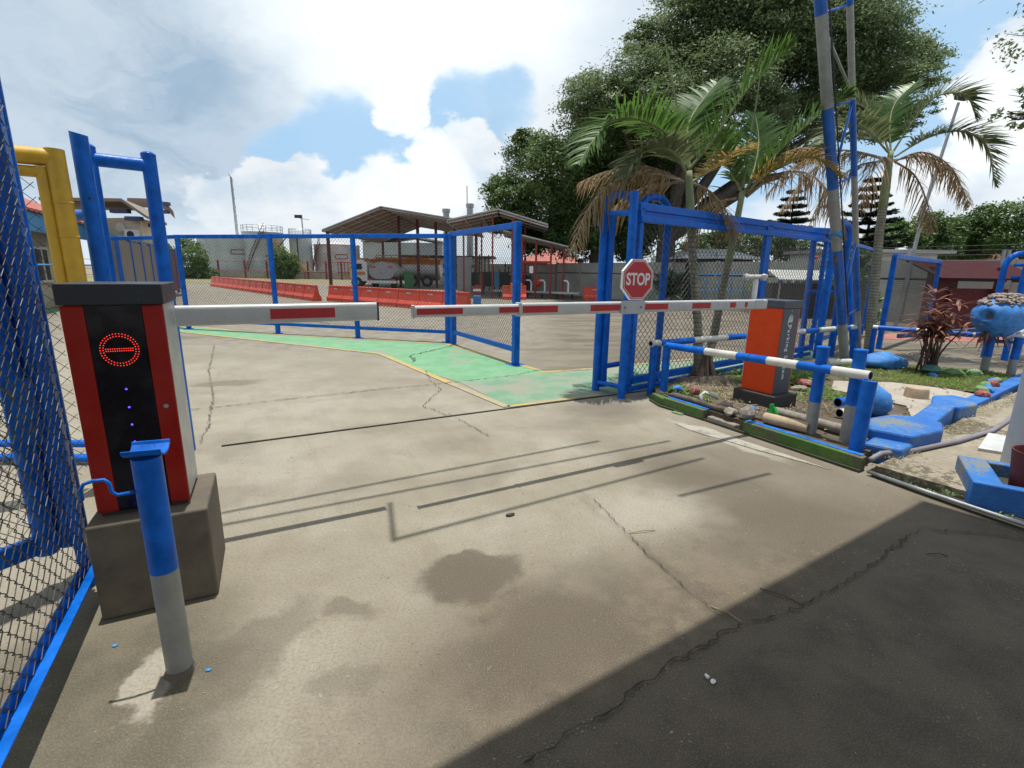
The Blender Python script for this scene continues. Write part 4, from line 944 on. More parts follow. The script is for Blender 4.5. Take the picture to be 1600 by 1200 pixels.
MB().tube([(6.35, 9.1, 0), (6.25, 9.5, 1.75)], .045, 12).build('brace_leg', 'blue', lean, True, ang=40)
# second right gate frame with mesh
fB0, fB1 = Vector((7.69, 10.30, 0)), Vector((11.2, 13.4, 0)); fd = (fB1-fB0).normalized(); fA = math.atan2(fd.y, fd.x)
g3 = root('chain_link_fence', fB0, 'separate blue chain link frame further right behind the third palm', 'fence')
for t_ in (0, (fB1-fB0).length):
    q = fB0+fd*t_; MB().box((q.x, q.y, .95), (.11, .09, 1.92), fA).build('stile', 'blue', g3, bevel=.006)
MB().bar(pz(fB0, 1.88), pz(fB1, 1.88), .09, .10).build('top_rail', 'blue', g3, bevel=.006)
chainlink(fB0[:2], fB1[:2], .3, 1.85, .08, .0025, parent=g3)
MB().bar((7.9, 10.1, .30), (11.0, 11.0, .42), .07, .09).build('skid_rail', 'navy', g3, bevel=.006)
g4 = root('chain_link_fence', (5.9, 9.3, 0), 'blue chain link fence section joining the mast hoops to the far frame', 'fence')
MB().bar((5.5, 9.05, 2.16), (8.9, 12.6, 2.10), .06, .07).build('top_rail', 'blue', g4, bevel=.006)
MB().bar((5.6, 9.15, .28), (8.9, 12.6, .28), .06, .06).build('bottom_rail', 'blue', g4, bevel=.006)
for q in ((6.55, 10.1), (8.9, 12.6)): MB().box((q[0], q[1], 1.1), (.07, .07, 2.15), .8).build('post', 'blue', g4, bevel=.005)
chainlink((5.6, 9.15), (8.9, 12.6), .28, 2.12, .08, .0025, parent=g4)
# far right hoops
arch('guide_hoop', 'left of two blue hoop frames at the right edge behind the urn', (9.02, 9.35), (9.9, 9.2), 1.93, .05)
arch('guide_hoop', 'right one of two blue hoop frames at the right edge behind the urn', (9.12, 9.05), (10.0, 8.9), 1.90, .05)
rgf = root('gate_frame_rail', (9.0, 9.2, 0), 'blue horizontal rails tied between the hoops at right edge', 'rail')
for z in (1.72, 1.5): MB().tube([(9.05, 9.2, z), (11.5, 9.0, z)], .028, 10).build('rail', 'blue', rgf, True)

# ------------------------------------------------------------------ white column, blue trough, pot, hose, pipe
wc = MB(); wc.lathe((4.02, 3.55, .07), [(.001, 0), (.20, 0), (.20, 3.6), (.001, 3.6)], 40); tag(wc.build('round_column', 'whitecol', None, True, ang=40), 'smooth grey white round column at the right edge', 'column')
tr = root('blue_trough', (3.35, 3.0, 0), 'open blue painted concrete planter box at the foot of the column', 'planter box')
ta = math.atan2(-.42, .62); tu = Vector((math.cos(ta), math.sin(ta), 0)); tv = Vector((-tu.y, tu.x, 0)); to_ = Vector((3.035, 3.02, 0))
def tb(a0, a1, b0_, b1_, z0, z1):
    v = to_+tu*((a0+a1)/2)+tv*((b0_+b1_)/2); return MB().box((v.x, v.y, (z0+z1)/2), (a1-a0, b1_-b0_, z1-z0), ta)
tb(0, 1.3, 0, .07, .0, .19).build('front_wall', 'kerb_blue', tr, bevel=.01)
tb(0, .16, .071, .62, .0, .185).build('side_wall', 'kerb_blue', tr, bevel=.01)
tb(.161, 1.3, .55, .62, .0, .185).build('back_wall', 'kerb_blue', tr, bevel=.01)
tb(.161, 1.3, .071, .549, .0, .09).build('soil', 'moss_shade', tr)
v = to_+tu*.36+tv*.25
pt = MB().lathe((v.x, v.y, .09), [(.001, 0), (.135, 0), (.155, .22), (.165, .30), (.156, .30), (.145, .22), (.14, .20), (.001, .20)], 32)
tag(pt.build('plant_pot', 'terra', None, True, ang=40), 'maroon clay pot standing inside the blue trough', 'pot')
hs = MB().tube([(2.80, 3.62, .10), (2.95, 3.72, .115), (3.30, 3.84, .10), (3.9, 4.10, .10), (4.5, 4.42, .095), (5.2, 4.92, .095), (5.9, 5.50, .095), (6.6, 6.2, .095), (7.0, 6.6, .09)], .020, 12)
tag(hs.build('hose', 'pvc', None, True), 'grey plastic conduit snaking along the blue kerb stones', 'pipe')
pp2 = MB().tube([(2.74, 3.55, .03), (2.90, 3.18, .035), (3.06, 2.84, .04), (3.16, 2.62, .045), (4.0, 1.3, .05)], .014, 12)
tag(pp2.build('metal_pipe', 'steel', None, True), 'thin straight metal pipe lying along the gutter edge', 'pipe')
MBt = MB().prism([(3.92, 3.93), (4.30, 3.66), (4.75, 4.05), (4.40, 4.35)], .077, .10); tag(MBt.build('cover_slab', 'tileslab', bevel=.003), 'pale tiled cover slab lying by the column', 'slab')

# ------------------------------------------------------------------ small things on the island
t = root('cement_stub', (4.72, 5.60, ZI), 'short round tan cement stub on the pale pad', 'stub'); MB().lathe((4.72, 5.60, ZI), [(.12, 0), (.115, .10), (.105, .125), (.001, .13)], 24).build('stub', 'tan', t, True, ang=50)
# tipped blue urn/pot beside posts
pot = root('tipped_pot', (3.75, 4.85, ZI), 'bright blue round pot tipped on its side behind the corner bollards', 'pot')
mb = MB(); prof = [(.001, -.17), (.08, -.16), (.13, -.11), (.155, -.02), (.145, .07), (.11, .13), (.075, .165), (.078, .18), (.066, .18), (.060, .15), (.09, .10), (.12, .02)]
mb.lathe((0, 0, 0), prof, 30); rot = Matrix.Rotation(R(-48), 3, Vector((.45, .9, 0)).normalized())
mb.V = [tuple(Vector((3.66, 4.86, ZI+.15))+rot @ Vector(v)) for v in mb.V]; mb.build('bowl', 'rock_blue', pot, True)
pb = root('pipe_bundle', (3.55, 5.2, ZI), 'two open black mouthed pipes lying behind the blue bollard', 'pipe')
for dy, dz, nm in ((0, .14, 'blue'), (-.05, .045, 'white')):
    mb = MB(); a_ = Vector((3.22, 4.72+dy, ZI+dz+.02)); mb.pipe(a_, a_+Vector((.65, .22, .01)), .045, .038, 18, 0, 1); mb.build('pipe', [nm, 'black_glass'], pb, True, ang=40)
lp = root('log_pipe', (2.6, 4.4, ZI), 'short cut brown concrete pipe lying just inside the kerb', 'pipe'); mb = MB(); mb.pipe((2.42, 4.53, ZI+.05), (2.66, 4.22, ZI+.05), .052, .036, 18, 0, 1); mb.build('pipe', ['tan', 'dark'], lp, True, ang=40)
lp = root('fallen_pipe', (2.9, 4.2, ZI), 'long grey dusty pipe lying between the bollards and the planter', 'pipe'); mb = MB(); mb.pipe((2.62, 4.72, ZI+.06), (3.02, 4.05, ZI+.05), .045, .036, 16, 0, 1); mb.build('pipe', ['rock_grey', 'dark'], lp, True, ang=40)
tb_ = MB().tube([(4.75, 7.35, ZI+.10), (5.15, 7.42, ZI+.10)], .05, 16); tag(tb_.build('white_tube', 'white', None, True, ang=40), 'white tube offcut at the foot of the mast', 'tube')
lb1 = MB().tube([(1.84, 5.46, ZI+.03), (1.98, 5.22, ZI+.035), (2.06, 5.05, ZI+.03), (2.22, 4.72, ZI+.04)], [.03, .028, .03, .026], 10); tag(lb1.build('fallen_branch', 'bark', None, True), 'pale dead branch lying along the kerb top', 'branch')
lb2 = MB().tube([(2.05, 5.10, ZI+.02), (2.03, 5.14, ZI+.11), (2.08, 5.18, ZI+.13), (2.18, 5.16, ZI+.10), (2.22, 5.14, ZI+.07)], .021, 10); tag(lb2.build('pipe_elbow', 'pvc2', None, True), 'bent pale plastic elbow pipe sticking up by the dead branch', 'pipe')
rocks = [((1.98, 5.72), (.14, .11, .10), 'rock_blue', 'blue painted stone near the foot of the first railing post'), ((2.12, 5.56), (.15, .12, .13), 'rock_red', 'dark red stone between the railing post and the palm base'),
 ((2.28, 5.44), (.15, .11, .08), 'rock_green', 'flat green stone in front of the palm base'), ((2.26, 5.02), (.17, .12, .09), 'rubble_pink', 'pinkish brown stone beside the pipe elbow'),
 ((2.47, 4.93), (.12, .09, .08), 'rock_blue', 'blue stone in front of the black cabinet base'), ((2.32, 4.66), (.20, .17, .16), 'rock_grey', 'large grey rubble block in the kerb gap'),
 ((2.19, 4.76), (.15, .13, .10), 'rock_grey', 'lower grey rubble lump fallen in the kerb gap'), ((2.02, 5.85), (.12, .10, .07), 'rock_green', 'green painted stone behind the first railing post'),
 ((3.70, 6.10), (.26, .18, .12), 'rock_red', 'red brick lump at right of the orange cabinet'), ((3.50, 5.85), (.22, .16, .09), 'rubble_pink', 'pale pink block at right of the orange cabinet'), ((3.4, 6.5), (.14, .1, .1), 'rock_red', 'small red stone among weeds left of cabinet'),
 ((2.75, 6.65), (.14, .11, .10), 'rock_blue', 'blue stone among the weeds behind the palm base'), ((2.55, 6.55), (.12, .10, .08), 'rock_red', 'orange red stone among the weeds behind the palm base'),
 ((5.55, 5.66), (.16, .13, .12), 'rock_red', 'red stone nearest the hexagonal kerb block in the coloured row'), ((5.66, 5.80), (.17, .14, .15), 'rock_green', 'pale green stone second in the coloured row'), ((5.82, 5.88), (.15, .13, .14), 'rock_blue', 'light blue stone third in the coloured row'), ((5.92, 6.02), (.15, .13, .15), 'rock_green', 'green stone fourth in the coloured row'),
 ((6.20, 6.22), (.15, .12, .12), 'rock_red', 'red and white stone further along the coloured row'), ((6.32, 6.36), (.14, .12, .12), 'rock_blue', 'pale blue stone toward the end of the coloured row'), ((6.5, 6.48), (.15, .12, .10), 'rock_green', 'last small green stone of the coloured row'),
 ((5.95, 6.85), (.16, .10, .07), 'rock_blue', 'flat pale blue stone lying on the grass below the bronze plant'), ((6.35, 7.0), (.28, .16, .12), 'rock_green', 'pale green stone on the grass right of the bronze plant'), ((6.62, 6.95), (.20, .14, .13), 'rock_green', 'darker green stone beside the pale green one on the grass')]
for i, ((x, y), d_, mt_, lb_) in enumerate(rocks):
    o = MB().rock((x, y, ZI+d_[2]*.36), d_, 20+i, lev=2, rough=.3, ang=i*.7).build('painted_stone' if 'grey' not in mt_ else 'rubble_stone', mt_, bevel=0); tag(o, lb_, 'stone', 'stones scattered on the planter')
# blue folded object
bt = root('blue_boulder', (5.7, 7.45, ZI), 'large pale blue peaked boulder at the foot of the third palm', 'boulder')
mb = MB(); V = [(5.32, 7.30), (5.62, 7.22), (6.05, 7.36), (6.10, 7.52), (5.75, 7.68), (5.38, 7.60)]; top = [(5.58, 7.44, ZI+.30), (5.78, 7.46, ZI+.29), (5.95, 7.48, ZI+.20)]
mb.rock((5.70, 7.45, ZI+.10), (.78, .46, .32), 9, lev=3, rough=.12, ang=.1); mb.build('boulder', 'rock_blue', bt, True); 
gb = MB().rock((5.62+.45, 7.05, ZI+.07), (.30, .22, .16), 14, lev=2, rough=.2); tag(gb.build('teal_rock', 'teal'), 'dull teal boulder right of the pale blue boulder', 'boulder')
gbo = root('green_bottle', (2.52, 4.60, ZI), 'crushed bright green plastic bottle behind the kerb gap', 'bottle'); mb = MB(); mb.lathe((2.52, 4.60, ZI), [(.001, 0), (.055, .005), (.062, .06), (.05, .10), (.035, .13), (.018, .15), (.018, .165), (.001, .166)], 9); mb.V = [(x+.02*math.sin(z*90), y, z) for x, y, z in mb.V]; mb.build('body', 'green_bottle', gbo, True)
lf = MB().rock((-.0, 2.82, .010), (.065, .03, .018), 2, lev=2, rough=.5, ang=.4); tag(lf.build('dead_leaf', 'dark'), 'curled dark dead leaf in the middle of the driveway', 'leaf')
lf = MB().rock((.755, 1.575, .008), (.022, .016, .014), 2, lev=2, rough=.5, ang=1.9).rock((.768, 1.552, .008), (.024, .02, .014), 5, lev=2, rough=.5, ang=.9); tag(lf.build('paper_scrap', 'sign_white'), 'tiny crumpled white paper scrap in the shaded driveway', 'litter')
for (x, y), lb_ in (((-1.58, 1.69), 'small bright blue paint chip in front of the plinth'), ((-1.135, 1.575), 'small bright blue paint chip at the bollard foot')):
    tag(MB().rock((x, y, .004), (.026, .018, .006), 8, lev=1, rough=.4).build('paint_chip', 'fascia'), lb_, 'litter')
tag(MB().prism([(1.75, 5.20), (1.83, 5.10), (1.87, 5.14), (1.80, 5.25)], .004, .012).build('green_chip', 'rock_green'), 'fallen pale green paint flake on the road by the kerb', 'litter')
for a, c_, lb_ in (((.93, 1.98), (1.02, 1.88), 'pale twig nearest the shaded joint crossing'), ((1.22, 2.12), (1.36, 2.0), 'dark twig on the sunlit edge above the joint'), ((.70, 2.62), (.86, 2.66), 'thin straw twig on the sunny concrete'), ((2.30, 2.45), (2.40, 2.43), 'dark twig in the shade near the right gutter')):
    tag(MB().tube([(a[0], a[1], .006), ((a[0]+c_[0])/2+.01, (a[1]+c_[1])/2, .014), (c_[0], c_[1], .006)], .003, 5).build('twig', 'drygrass' if 'pale' in lb_ or 'straw' in lb_ else 'stem'), lb_, 'twig')
gr = MB()
for k in range(420):
    x = rnd.uniform(-1.9, 3.0); y = rnd.uniform(.9, 4.2); s_ = rnd.uniform(.003, .009)
    gr.rock((x, y, .002), (s_, s_*.8, s_*.6), k, lev=0)
struct(gr.build('grit', 'rock_grey'), 'stuff')

# ------------------------------------------------------------------ booth canopy above and behind the viewer (its edge shades the drive)
cn = root('booth_canopy', (0, -4, 0), 'flat roofed booth canopy standing behind the viewer and shading the drive', 'canopy')
S_ = Vector((-.055, .322, 0))
rb_ = Vector((.63, -.777, 0)).normalized(); ra_ = Vector((-.70, -.71, 0)).normalized()
q4 = [Vector((x, y, 0))+S_ for x, y in ((2.82, 3.12), (-.02, 1.34), (-8, -3.7), (-2, -11), (6, -6), (5.0, .4))]; rc_ = q4[0]
MB().prism([(p.x, p.y) for p in q4], 4.6, 4.72).build('roof_slab', 'white_plaster', cn)
for p in (Vector((4.6, -.2, 0)), Vector((4.5, -6.5, 0)), Vector((-2, -9.5, 0)), Vector((-6.0, -6.0, 0))): MB().lathe((p.x, p.y, 0), [(.001, 0), (.16, 0), (.16, 4.6), (.001, 4.6)], 20).build('column', 'whitecol', cn, True, ang=40)
mb = MB(); zc = 4.66  # unseen bars added overhead to cast the thin shadow lines
def ovh(a, b_, w_): mb.bar((a[0]+S_.x, a[1]+S_.y, zc), (b_[0]+S_.x, b_[1]+S_.y, zc), w_, w_)
ovh((-1.72, 2.65), (1.45, 4.28), .030); ovh((-1.80, 2.80), (.80, 4.25), .030); ovh((-.66, 2.52), (1.6, 3.86), .030); ovh((-.79, 2.98), (-.65, 2.50), .030); ovh((1.155, 3.136), (2.0, 3.56), .030); 
mb.build('added_shadow_bars', 'steel', cn)

# ------------------------------------------------------------------ plants
def leaves(bl, n, size, seed, flat=0.0, shell=.55, elong=1.0, gaps=0.0, tr=.13, tz=.7, per=14):
    rg = np.random.default_rng(seed); B = np.array([b_[:4] for b_ in bl], dtype=float); wgt = B[:, 3]**2; wgt /= wgt.sum()
    # leaves gather in twig tufts, so the crown has clumps and gaps
    nt = max(8, n//per); k = rg.choice(len(B), nt, p=wgt); d = rg.normal(size=(nt, 3)); d /= np.linalg.norm(d, axis=1)[:, None]
    rad = (shell+(1-shell)*rg.random(nt))**.8; tc_ = B[k, :3]+d*(B[k, 3]*rad)[:, None]*np.array([1, 1, .82]); ts = B[k, 3]*tr+.04*rg.random(nt)
    if gaps:
        ok = np.array([mnoise.noise(Vector(q)*.55)+.5*mnoise.noise(Vector(q)*1.3) > -gaps+.55*(rg.random()-.5) for q in tc_]); tc_, ts, d = tc_[ok], ts[ok], d[ok]; nt = len(tc_)
    j = rg.integers(0, nt, n); c_ = tc_[j]+rg.normal(size=(n, 3))*(ts[j])[:, None]*np.array([1, 1, tz])
    nrm = d[j]*.5+rg.normal(size=(n, 3))*.6+np.array([0, 0, .55+flat]); nrm /= np.linalg.norm(nrm, axis=1)[:, None]
    a = np.cross(nrm, rg.normal(size=(n, 3))); a /= np.linalg.norm(a, axis=1)[:, None]; b_ = np.cross(nrm, a)
    s_ = (size*(.6+.8*rg.random(n)))[:, None]
    V = np.stack([c_-a*s_*elong, c_-b_*s_*.42-nrm*s_*.08, c_+a*s_*elong, c_+b_*s_*.42-nrm*s_*.08], 1).reshape(-1, 3)
    return V, np.arange(4*n).reshape(-1, 4)
def limb(mb, a, b_, r0_, r1_, sag=.15, n=5, seed=0, segs=6):
    rg = random.Random(seed); a, b_ = Vector(a), Vector(b_); L = (b_-a).length; P = []; Rr = []
    off = Vector((rg.uniform(-1, 1), rg.uniform(-1, 1), rg.uniform(.2, 1)))*L*sag
    for i in range(segs+1):
        t = i/segs; P.append(a.lerp(b_, t)+off*math.sin(math.pi*t)*.6+Vector((rg.uniform(-1, 1), rg.uniform(-1, 1), rg.uniform(-1, 1)))*L*.02*(0 < i < segs)); Rr.append(r0_+(r1_-r0_)*t)
    mb.tube(P, Rr, n, False); return P
def tree(name, label, base, fork, bl, n, size, leafm, barkm, r0_, seed, group=None, extra=None, flat=0., shell=.55, hubs=4, gaps=0.0, **lk):
    t = root(name, base, label, 'tree', group); mb = MB(); base = Vector(base); fork = Vector(fork)
    mb.tube([base+Vector((0, 0, -.1)), base+Vector((0, 0, r0_*1.2)), base.lerp(fork, .5)+Vector((r0_*.2, 0, 0)), fork], [r0_*1.35, r0_, r0_*.86, r0_*.8], 12, False)
    rg = random.Random(seed); cen = [Vector(b_[:3]) for b_ in bl]; hs_ = rg.sample(cen, min(hubs, len(cen)))
    H = []
    for i, h in enumerate(hs_):
        m_ = fork.lerp(h, .55); P = limb(mb, fork, m_, r0_*.55, r0_*.26, .12, 8, seed+i); H.append(P[-1]); H.append(P[3])
    for i, (c_, b_) in enumerate(zip(cen, bl)):
        h = min(H, key=lambda q: (q-c_).length); P = limb(mb, h, c_, r0_*.20, r0_*.05, .10, 5, seed+50+i)
        for k in range(5):
            e = c_+Vector((rg.uniform(-1, 1), rg.uniform(-1, 1), rg.uniform(-.8, .9)))*b_[3]*.85; limb(mb, P[-2 if k % 2 else -3], e, r0_*.07, r0_*.015, .10, 4, seed+200+i*7+k, 3)
    if extra: extra(mb)
    mb.build('trunk', barkm, t, True)
    V, F = leaves(bl, n, size, seed, flat, shell, gaps=gaps, **lk); np_mesh('crown', V, F, leafm, t); return t
RAIN = [(3.8, 26.4, 9.5, 1.7), (5.0, 28.3, 11.0, 1.7), (6.1, 27.2, 10.6, 2.2), (8.0, 28.6, 12.3, 2.5), (9.6, 28.8, 13.6, 2.7), (7.6, 25.4, 9.0, 2.0), (9.2, 25.1, 10.0, 2.3), (12.1, 30.0, 13.8, 3.2), (11.0, 26.6, 14.5, 2.8), (12.9, 26.4, 13.2, 2.8), (15.2, 31.0, 12.7, 2.9), (15.7, 27.8, 13.0, 2.9), (16.1, 30.0, 16.5, 3.2), (17.3, 27.9, 13.0, 2.2), (19.4, 28.8, 12.3, 2.1), (18.6, 25.9, 10.4, 1.3), (18.7, 28.8, 10.7, 1.9), (21.7, 30.2, 13.1, 1.4), (16.2, 28.1, 10.8, 2.2), (17.3, 29.4, 15.4, 2.3), (9.8, 29.0, 16.0, 2.7), (11.2, 25.4, 9.0, 1.7), (15.1, 29.5, 10.0, 1.8), (19.4, 28.5, 9.6, 1.4), (19.4, 26.8, 9.4, 1.1), (15.1, 25.2, 8.2, 1.2), (11.3, 30.2, 8.8, 1.4), (13.2, 27.8, 7.6, 1.0), (8.6, 29.3, 7.6, 1.6), (16.5, 30.3, 8.0, 0.9), (6.4, 29.3, 13.4, 0.9), (3.5, 30.5, 11.5, 1.1), (8.2, 27.4, 14.1, 0.9), (22.0, 29.8, 13.2, 0.8)]
def rain_extra(mb):
    for i, (a, c_, r1_) in enumerate((((8.2, 28, 2.8), (13.5, 28, 7.6), .20), ((8.2, 28, 3.6), (11.0, 29, 8.6), .18), ((8.2, 28, 3.0), (5.5, 28, 9), .2), ((10.2, 28, 4.6), (15.6, 28.5, 8.6), .20), ((12, 28, 6.3), (18.6, 28.4, 9.4), .16))):
        P = limb(mb, a, c_, r1_, .07, .06, 8, 900+i, 7)
        rg = random.Random(i)
        for k in range(16):
            s_ = P[rg.randint(2, 7)]; limb(mb, s_, s_+Vector((rg.uniform(-1.6, 2.4), rg.uniform(-1, 1), rg.uniform(-.3, 2.2))), .05, .008, .12, 4, i*40+k, 4)
tree('rain_tree', 'huge spreading broadleaf tree towering behind the palms and the mast', (8.1, 28, 0), (8.3, 28, 3.2), RAIN, 260000, .085, 'leaf_rain', 'bark_dark', .62, 3, extra=rain_extra, flat=.5, shell=.30, hubs=7, gaps=.22, tr=.15, tz=.32, per=60)
DARK = [(-0.2, 31.7, 6.1, 1.6), (1.0, 34.6, 8.9, 1.6), (0.4, 34.3, 9.8, 0.7), (2.3, 29.6, 7.2, 2.0), (3.4, 29.8, 8.4, 1.6), (5.2, 30.3, 8.7, 2.4), (2.4, 34.8, 5.4, 2.8), (4.5, 31.6, 6.2, 2.5), (7.4, 32.8, 7.1, 2.6), (-0.4, 30.8, 4.4, 1.1), (3.1, 32.0, 3.6, 1.6), (5.3, 31.3, 4.1, 1.8), (7.6, 31.1, 4.5, 1.8), (8.0, 32.5, 8.9, 2.2), (1.1, 32.5, 3.4, 1.2), (-1.0, 34.4, 7.1, 0.8), (4.2, 33.1, 2.9, 1.0), (7.9, 34.6, 3.4, 1.5), (9.5, 33.0, 6.4, 1.9), (9.2, 33.0, 4.5, 1.7), (10.1, 33.0, 8.3, 1.9), (7.4, 33.0, 5.3, 1.7)]
tree('dark_tree', 'dense dark round broadleaf tree just left of the blue hoop posts', (5.3, 32, 0), (5.0, 32, 2.6), DARK, 160000, .10, 'leaf_dark', 'bark_dark', .42, 5, shell=.4, gaps=.25, tr=.14, tz=.6, per=45)
def simple_tree(label, bl, n, size, seed, leafm='leaf_mid', name='background_tree'):
    cx = sum(b_[0] for b_ in bl)/len(bl); cy = sum(b_[1] for b_ in bl)/len(bl); return tree(name, label, (cx, cy, 0), (cx, cy, max(.5, min(b_[2] for b_ in bl)*.7)), bl, n, size, leafm, 'bark_dark', .16, seed, 'trees beyond the yard walls', hubs=2)
simple_tree('low green tree beyond the wall, seen through the sliding gate at left', [(14.0, 37.7, 3.4, 1.2), (12.9, 38.0, 3.0, 0.9), (15.2, 37.3, 3.9, 1.0)], 5000, .14, 21)
simple_tree('bushy green tree beyond the wall, seen through the middle of the sliding gate', [(16.6, 36.3, 3.4, 1.4), (19.1, 37.7, 4.0, 1.3), (20.7, 37.9, 3.3, 1.4)], 6000, .14, 22, 'leaf_rain')
simple_tree('background tree just left of the leaning light pole', [(31.6, 42.8, 5.1, 1.2), (30.0, 42.1, 4.4, 1.3), (33.0, 42.4, 4.6, 1.1)], 5000, .16, 23)
simple_tree('background tree just right of the leaning light pole', [(34.7, 43.4, 5.7, 1.4), (37.3, 44.7, 5.3, 1.4), (36.1, 44.1, 4.0, 1.8)], 7000, .16, 24, 'leaf_dark')
simple_tree('dark background tree above the maroon shelter roof', [(40.1, 45.6, 5.8, 1.6), (40.9, 45.1, 6.6, 1.3), (42.2, 46.7, 4.8, 1.9), (40.2, 46, 3.8, 1.5)], 9000, .16, 25, 'leaf_dark')
simple_tree('bright background tree at the right edge above the blue hoops', [(41.3, 43.0, 6.5, 1.6), (43.7, 43.2, 6.6, 1.6), (41.7, 42.6, 4.6, 2.0), (44.5, 43, 4.2, 2)], 8000, .16, 26)
simple_tree('small round tree left of the big storage tank', [(-38.7, 60.7, 3.7, 1.3), (-37.0, 59.1, 2.6, 1.4), (-38.9, 60.2, 1.5, 1.3), (-36.5, 59.1, 1.7, 0.9), (-37.4, 59.5, .6, 1.2), (-39.0, 60.0, .5, 1.0), (-35.8, 59.3, .6, .9)], 6000, .16, 27)
simple_tree('small tree behind the yellow stair between the tanks', [(-29.7, 64.4, 3.0, 1.2), (-28.3, 63.7, 2.5, 1.2), (-28.2, 64.8, 1.5, 0.9), (-30.3, 65.0, 1.7, 1.0), (-29.0, 64.3, .6, 1.0), (-30.2, 64.6, .5, .9)], 5000, .16, 28)
simple_tree('little tree glimpsed left of the long fence beside the cream house', [(-22.7, 32.2, 2.6, 0.5), (-21.5, 31.3, 2.4, 0.5), (-20.6, 31.0, 2.1, .5)], 3000, .10, 29)
simple_tree('tall narrow shrub between the leaning mast and the third palm', [(9.7, 14.4, 2.0, 0.3), (9.8, 14.3, 1.5, 0.4), (10.0, 14.4, 0.9, 0.4), (10.3, 14.7, 0.3, 0.4), (9.4, 14.5, 1.2, .4)], 5000, .06, 30, 'leaf_mid', 'tall_shrub')
# tree standing outside the frame at right whose twigs hang into view
HG = [(8.15, 9.0, 4.1, 0.14), (8.5, 9.4, 4.3, 0.15), (8.3, 8.9, 4.35, 0.22), (8.45, 8.7, 4.05, 0.25), (8.55, 9.1, 4.0, 0.15), (8.3, 8.6, 4.5, 0.12), (9.3, 9.2, 4.6, .6), (10.2, 9.4, 5.0, .9), (11.2, 9.8, 5.4, 1.0), (10.4, 8.4, 5.6, .8), (9.6, 10.2, 5.9, .7)]
def hang_extra(mb):
    for k in range(7): limb(mb, (9.2, 9.1, 6.4), (7.3+.12*k, 9-.1*k, 5.72+.1*k), .02, .003, .1, 4, 700+k, 6)
    limb(mb, (10.6, 9.4, 5.2), (8.2, 8.9, 4.3), .05, .01, .1, 5, 777)
    limb(mb, (11.4, 9.2, 5.2), (9.2, 9.1, 6.4), .06, .02, .1, 5, 778)
tree('overhanging_tree', 'tree at the right edge whose fine leafy twigs hang in against the cloud', (11.8, 9.6, 0), (11.6, 9.5, 3.8), HG, 5200, .045, 'leaf_rain', 'bark_dark', .20, 33, extra=hang_extra, hubs=3)

def araucaria(label, x, y, top, w_, tiers, seed):
    t = root('conifer', (x, y, 0), label, 'tree', 'tiered conifers behind the gate'); rg = random.Random(seed); mb = MB(); mb.tube([(x, y, 0), (x+.1, y, top*.6), (x, y, top)], [.16, .10, .02], 8, False)
    VV = []; FF = []; nb = 0; nr = np.random.default_rng(seed)
    for i in range(tiers):
        z = top*.42+(top*.57)*i/(tiers-1); ww = w_*(1-.75*i/(tiers-1))*rg.uniform(.85, 1.1)
        for k in range(8):
            a = k*math.pi/4+rg.uniform(-.2, .2)+i*.3; e = Vector((x+ww*math.cos(a), y+ww*math.sin(a), z+ww*.10)); s_ = Vector((x, y, z+.05)); m_ = s_.lerp(e, .5)-Vector((0, 0, ww*.10))
            mb.tube([s_, m_, e], [.035, .025, .008], 4, False); n = int(190*ww)+30
            tt = nr.random(n)**.75; c_ = np.array(s_)[None]*((1-tt)**2)[:, None]+2*np.array(m_)[None]*(tt*(1-tt))[:, None]+np.array(e)[None]*(tt**2)[:, None]
            side = np.array([-math.sin(a), math.cos(a), 0]); hw = .20*nr.normal(size=n)*(.4+.6*ww/w_)
            c_ = c_+side[None]*hw[:, None]+nr.normal(size=(n, 3))*.035; u_ = nr.normal(size=(n, 3)); u_[:, 2] *= .4; u_ /= np.linalg.norm(u_, axis=1)[:, None]; v_ = np.cross(u_, np.array([0, 0, 1.])+nr.normal(size=(n, 3))*.3)
            s2 = .15; VV.append(np.stack([c_-u_*s2, c_-v_*s2*.4, c_+u_*s2, c_+v_*s2*.4], 1).reshape(-1, 3)); nb += n
    mb.build('trunk', 'bark_dark', t, True); np_mesh('crown', np.concatenate(VV), np.arange(4*nb).reshape(-1, 4), 'leaf_conifer', t)
araucaria('tiered conifer rising above the sliding gate rail', 21.3, 40, 7.7, 2.3, 9, 1)
araucaria('larger tiered conifer behind the leaning mast and third palm', 27.3, 40, 8.6, 2.9, 9, 2)

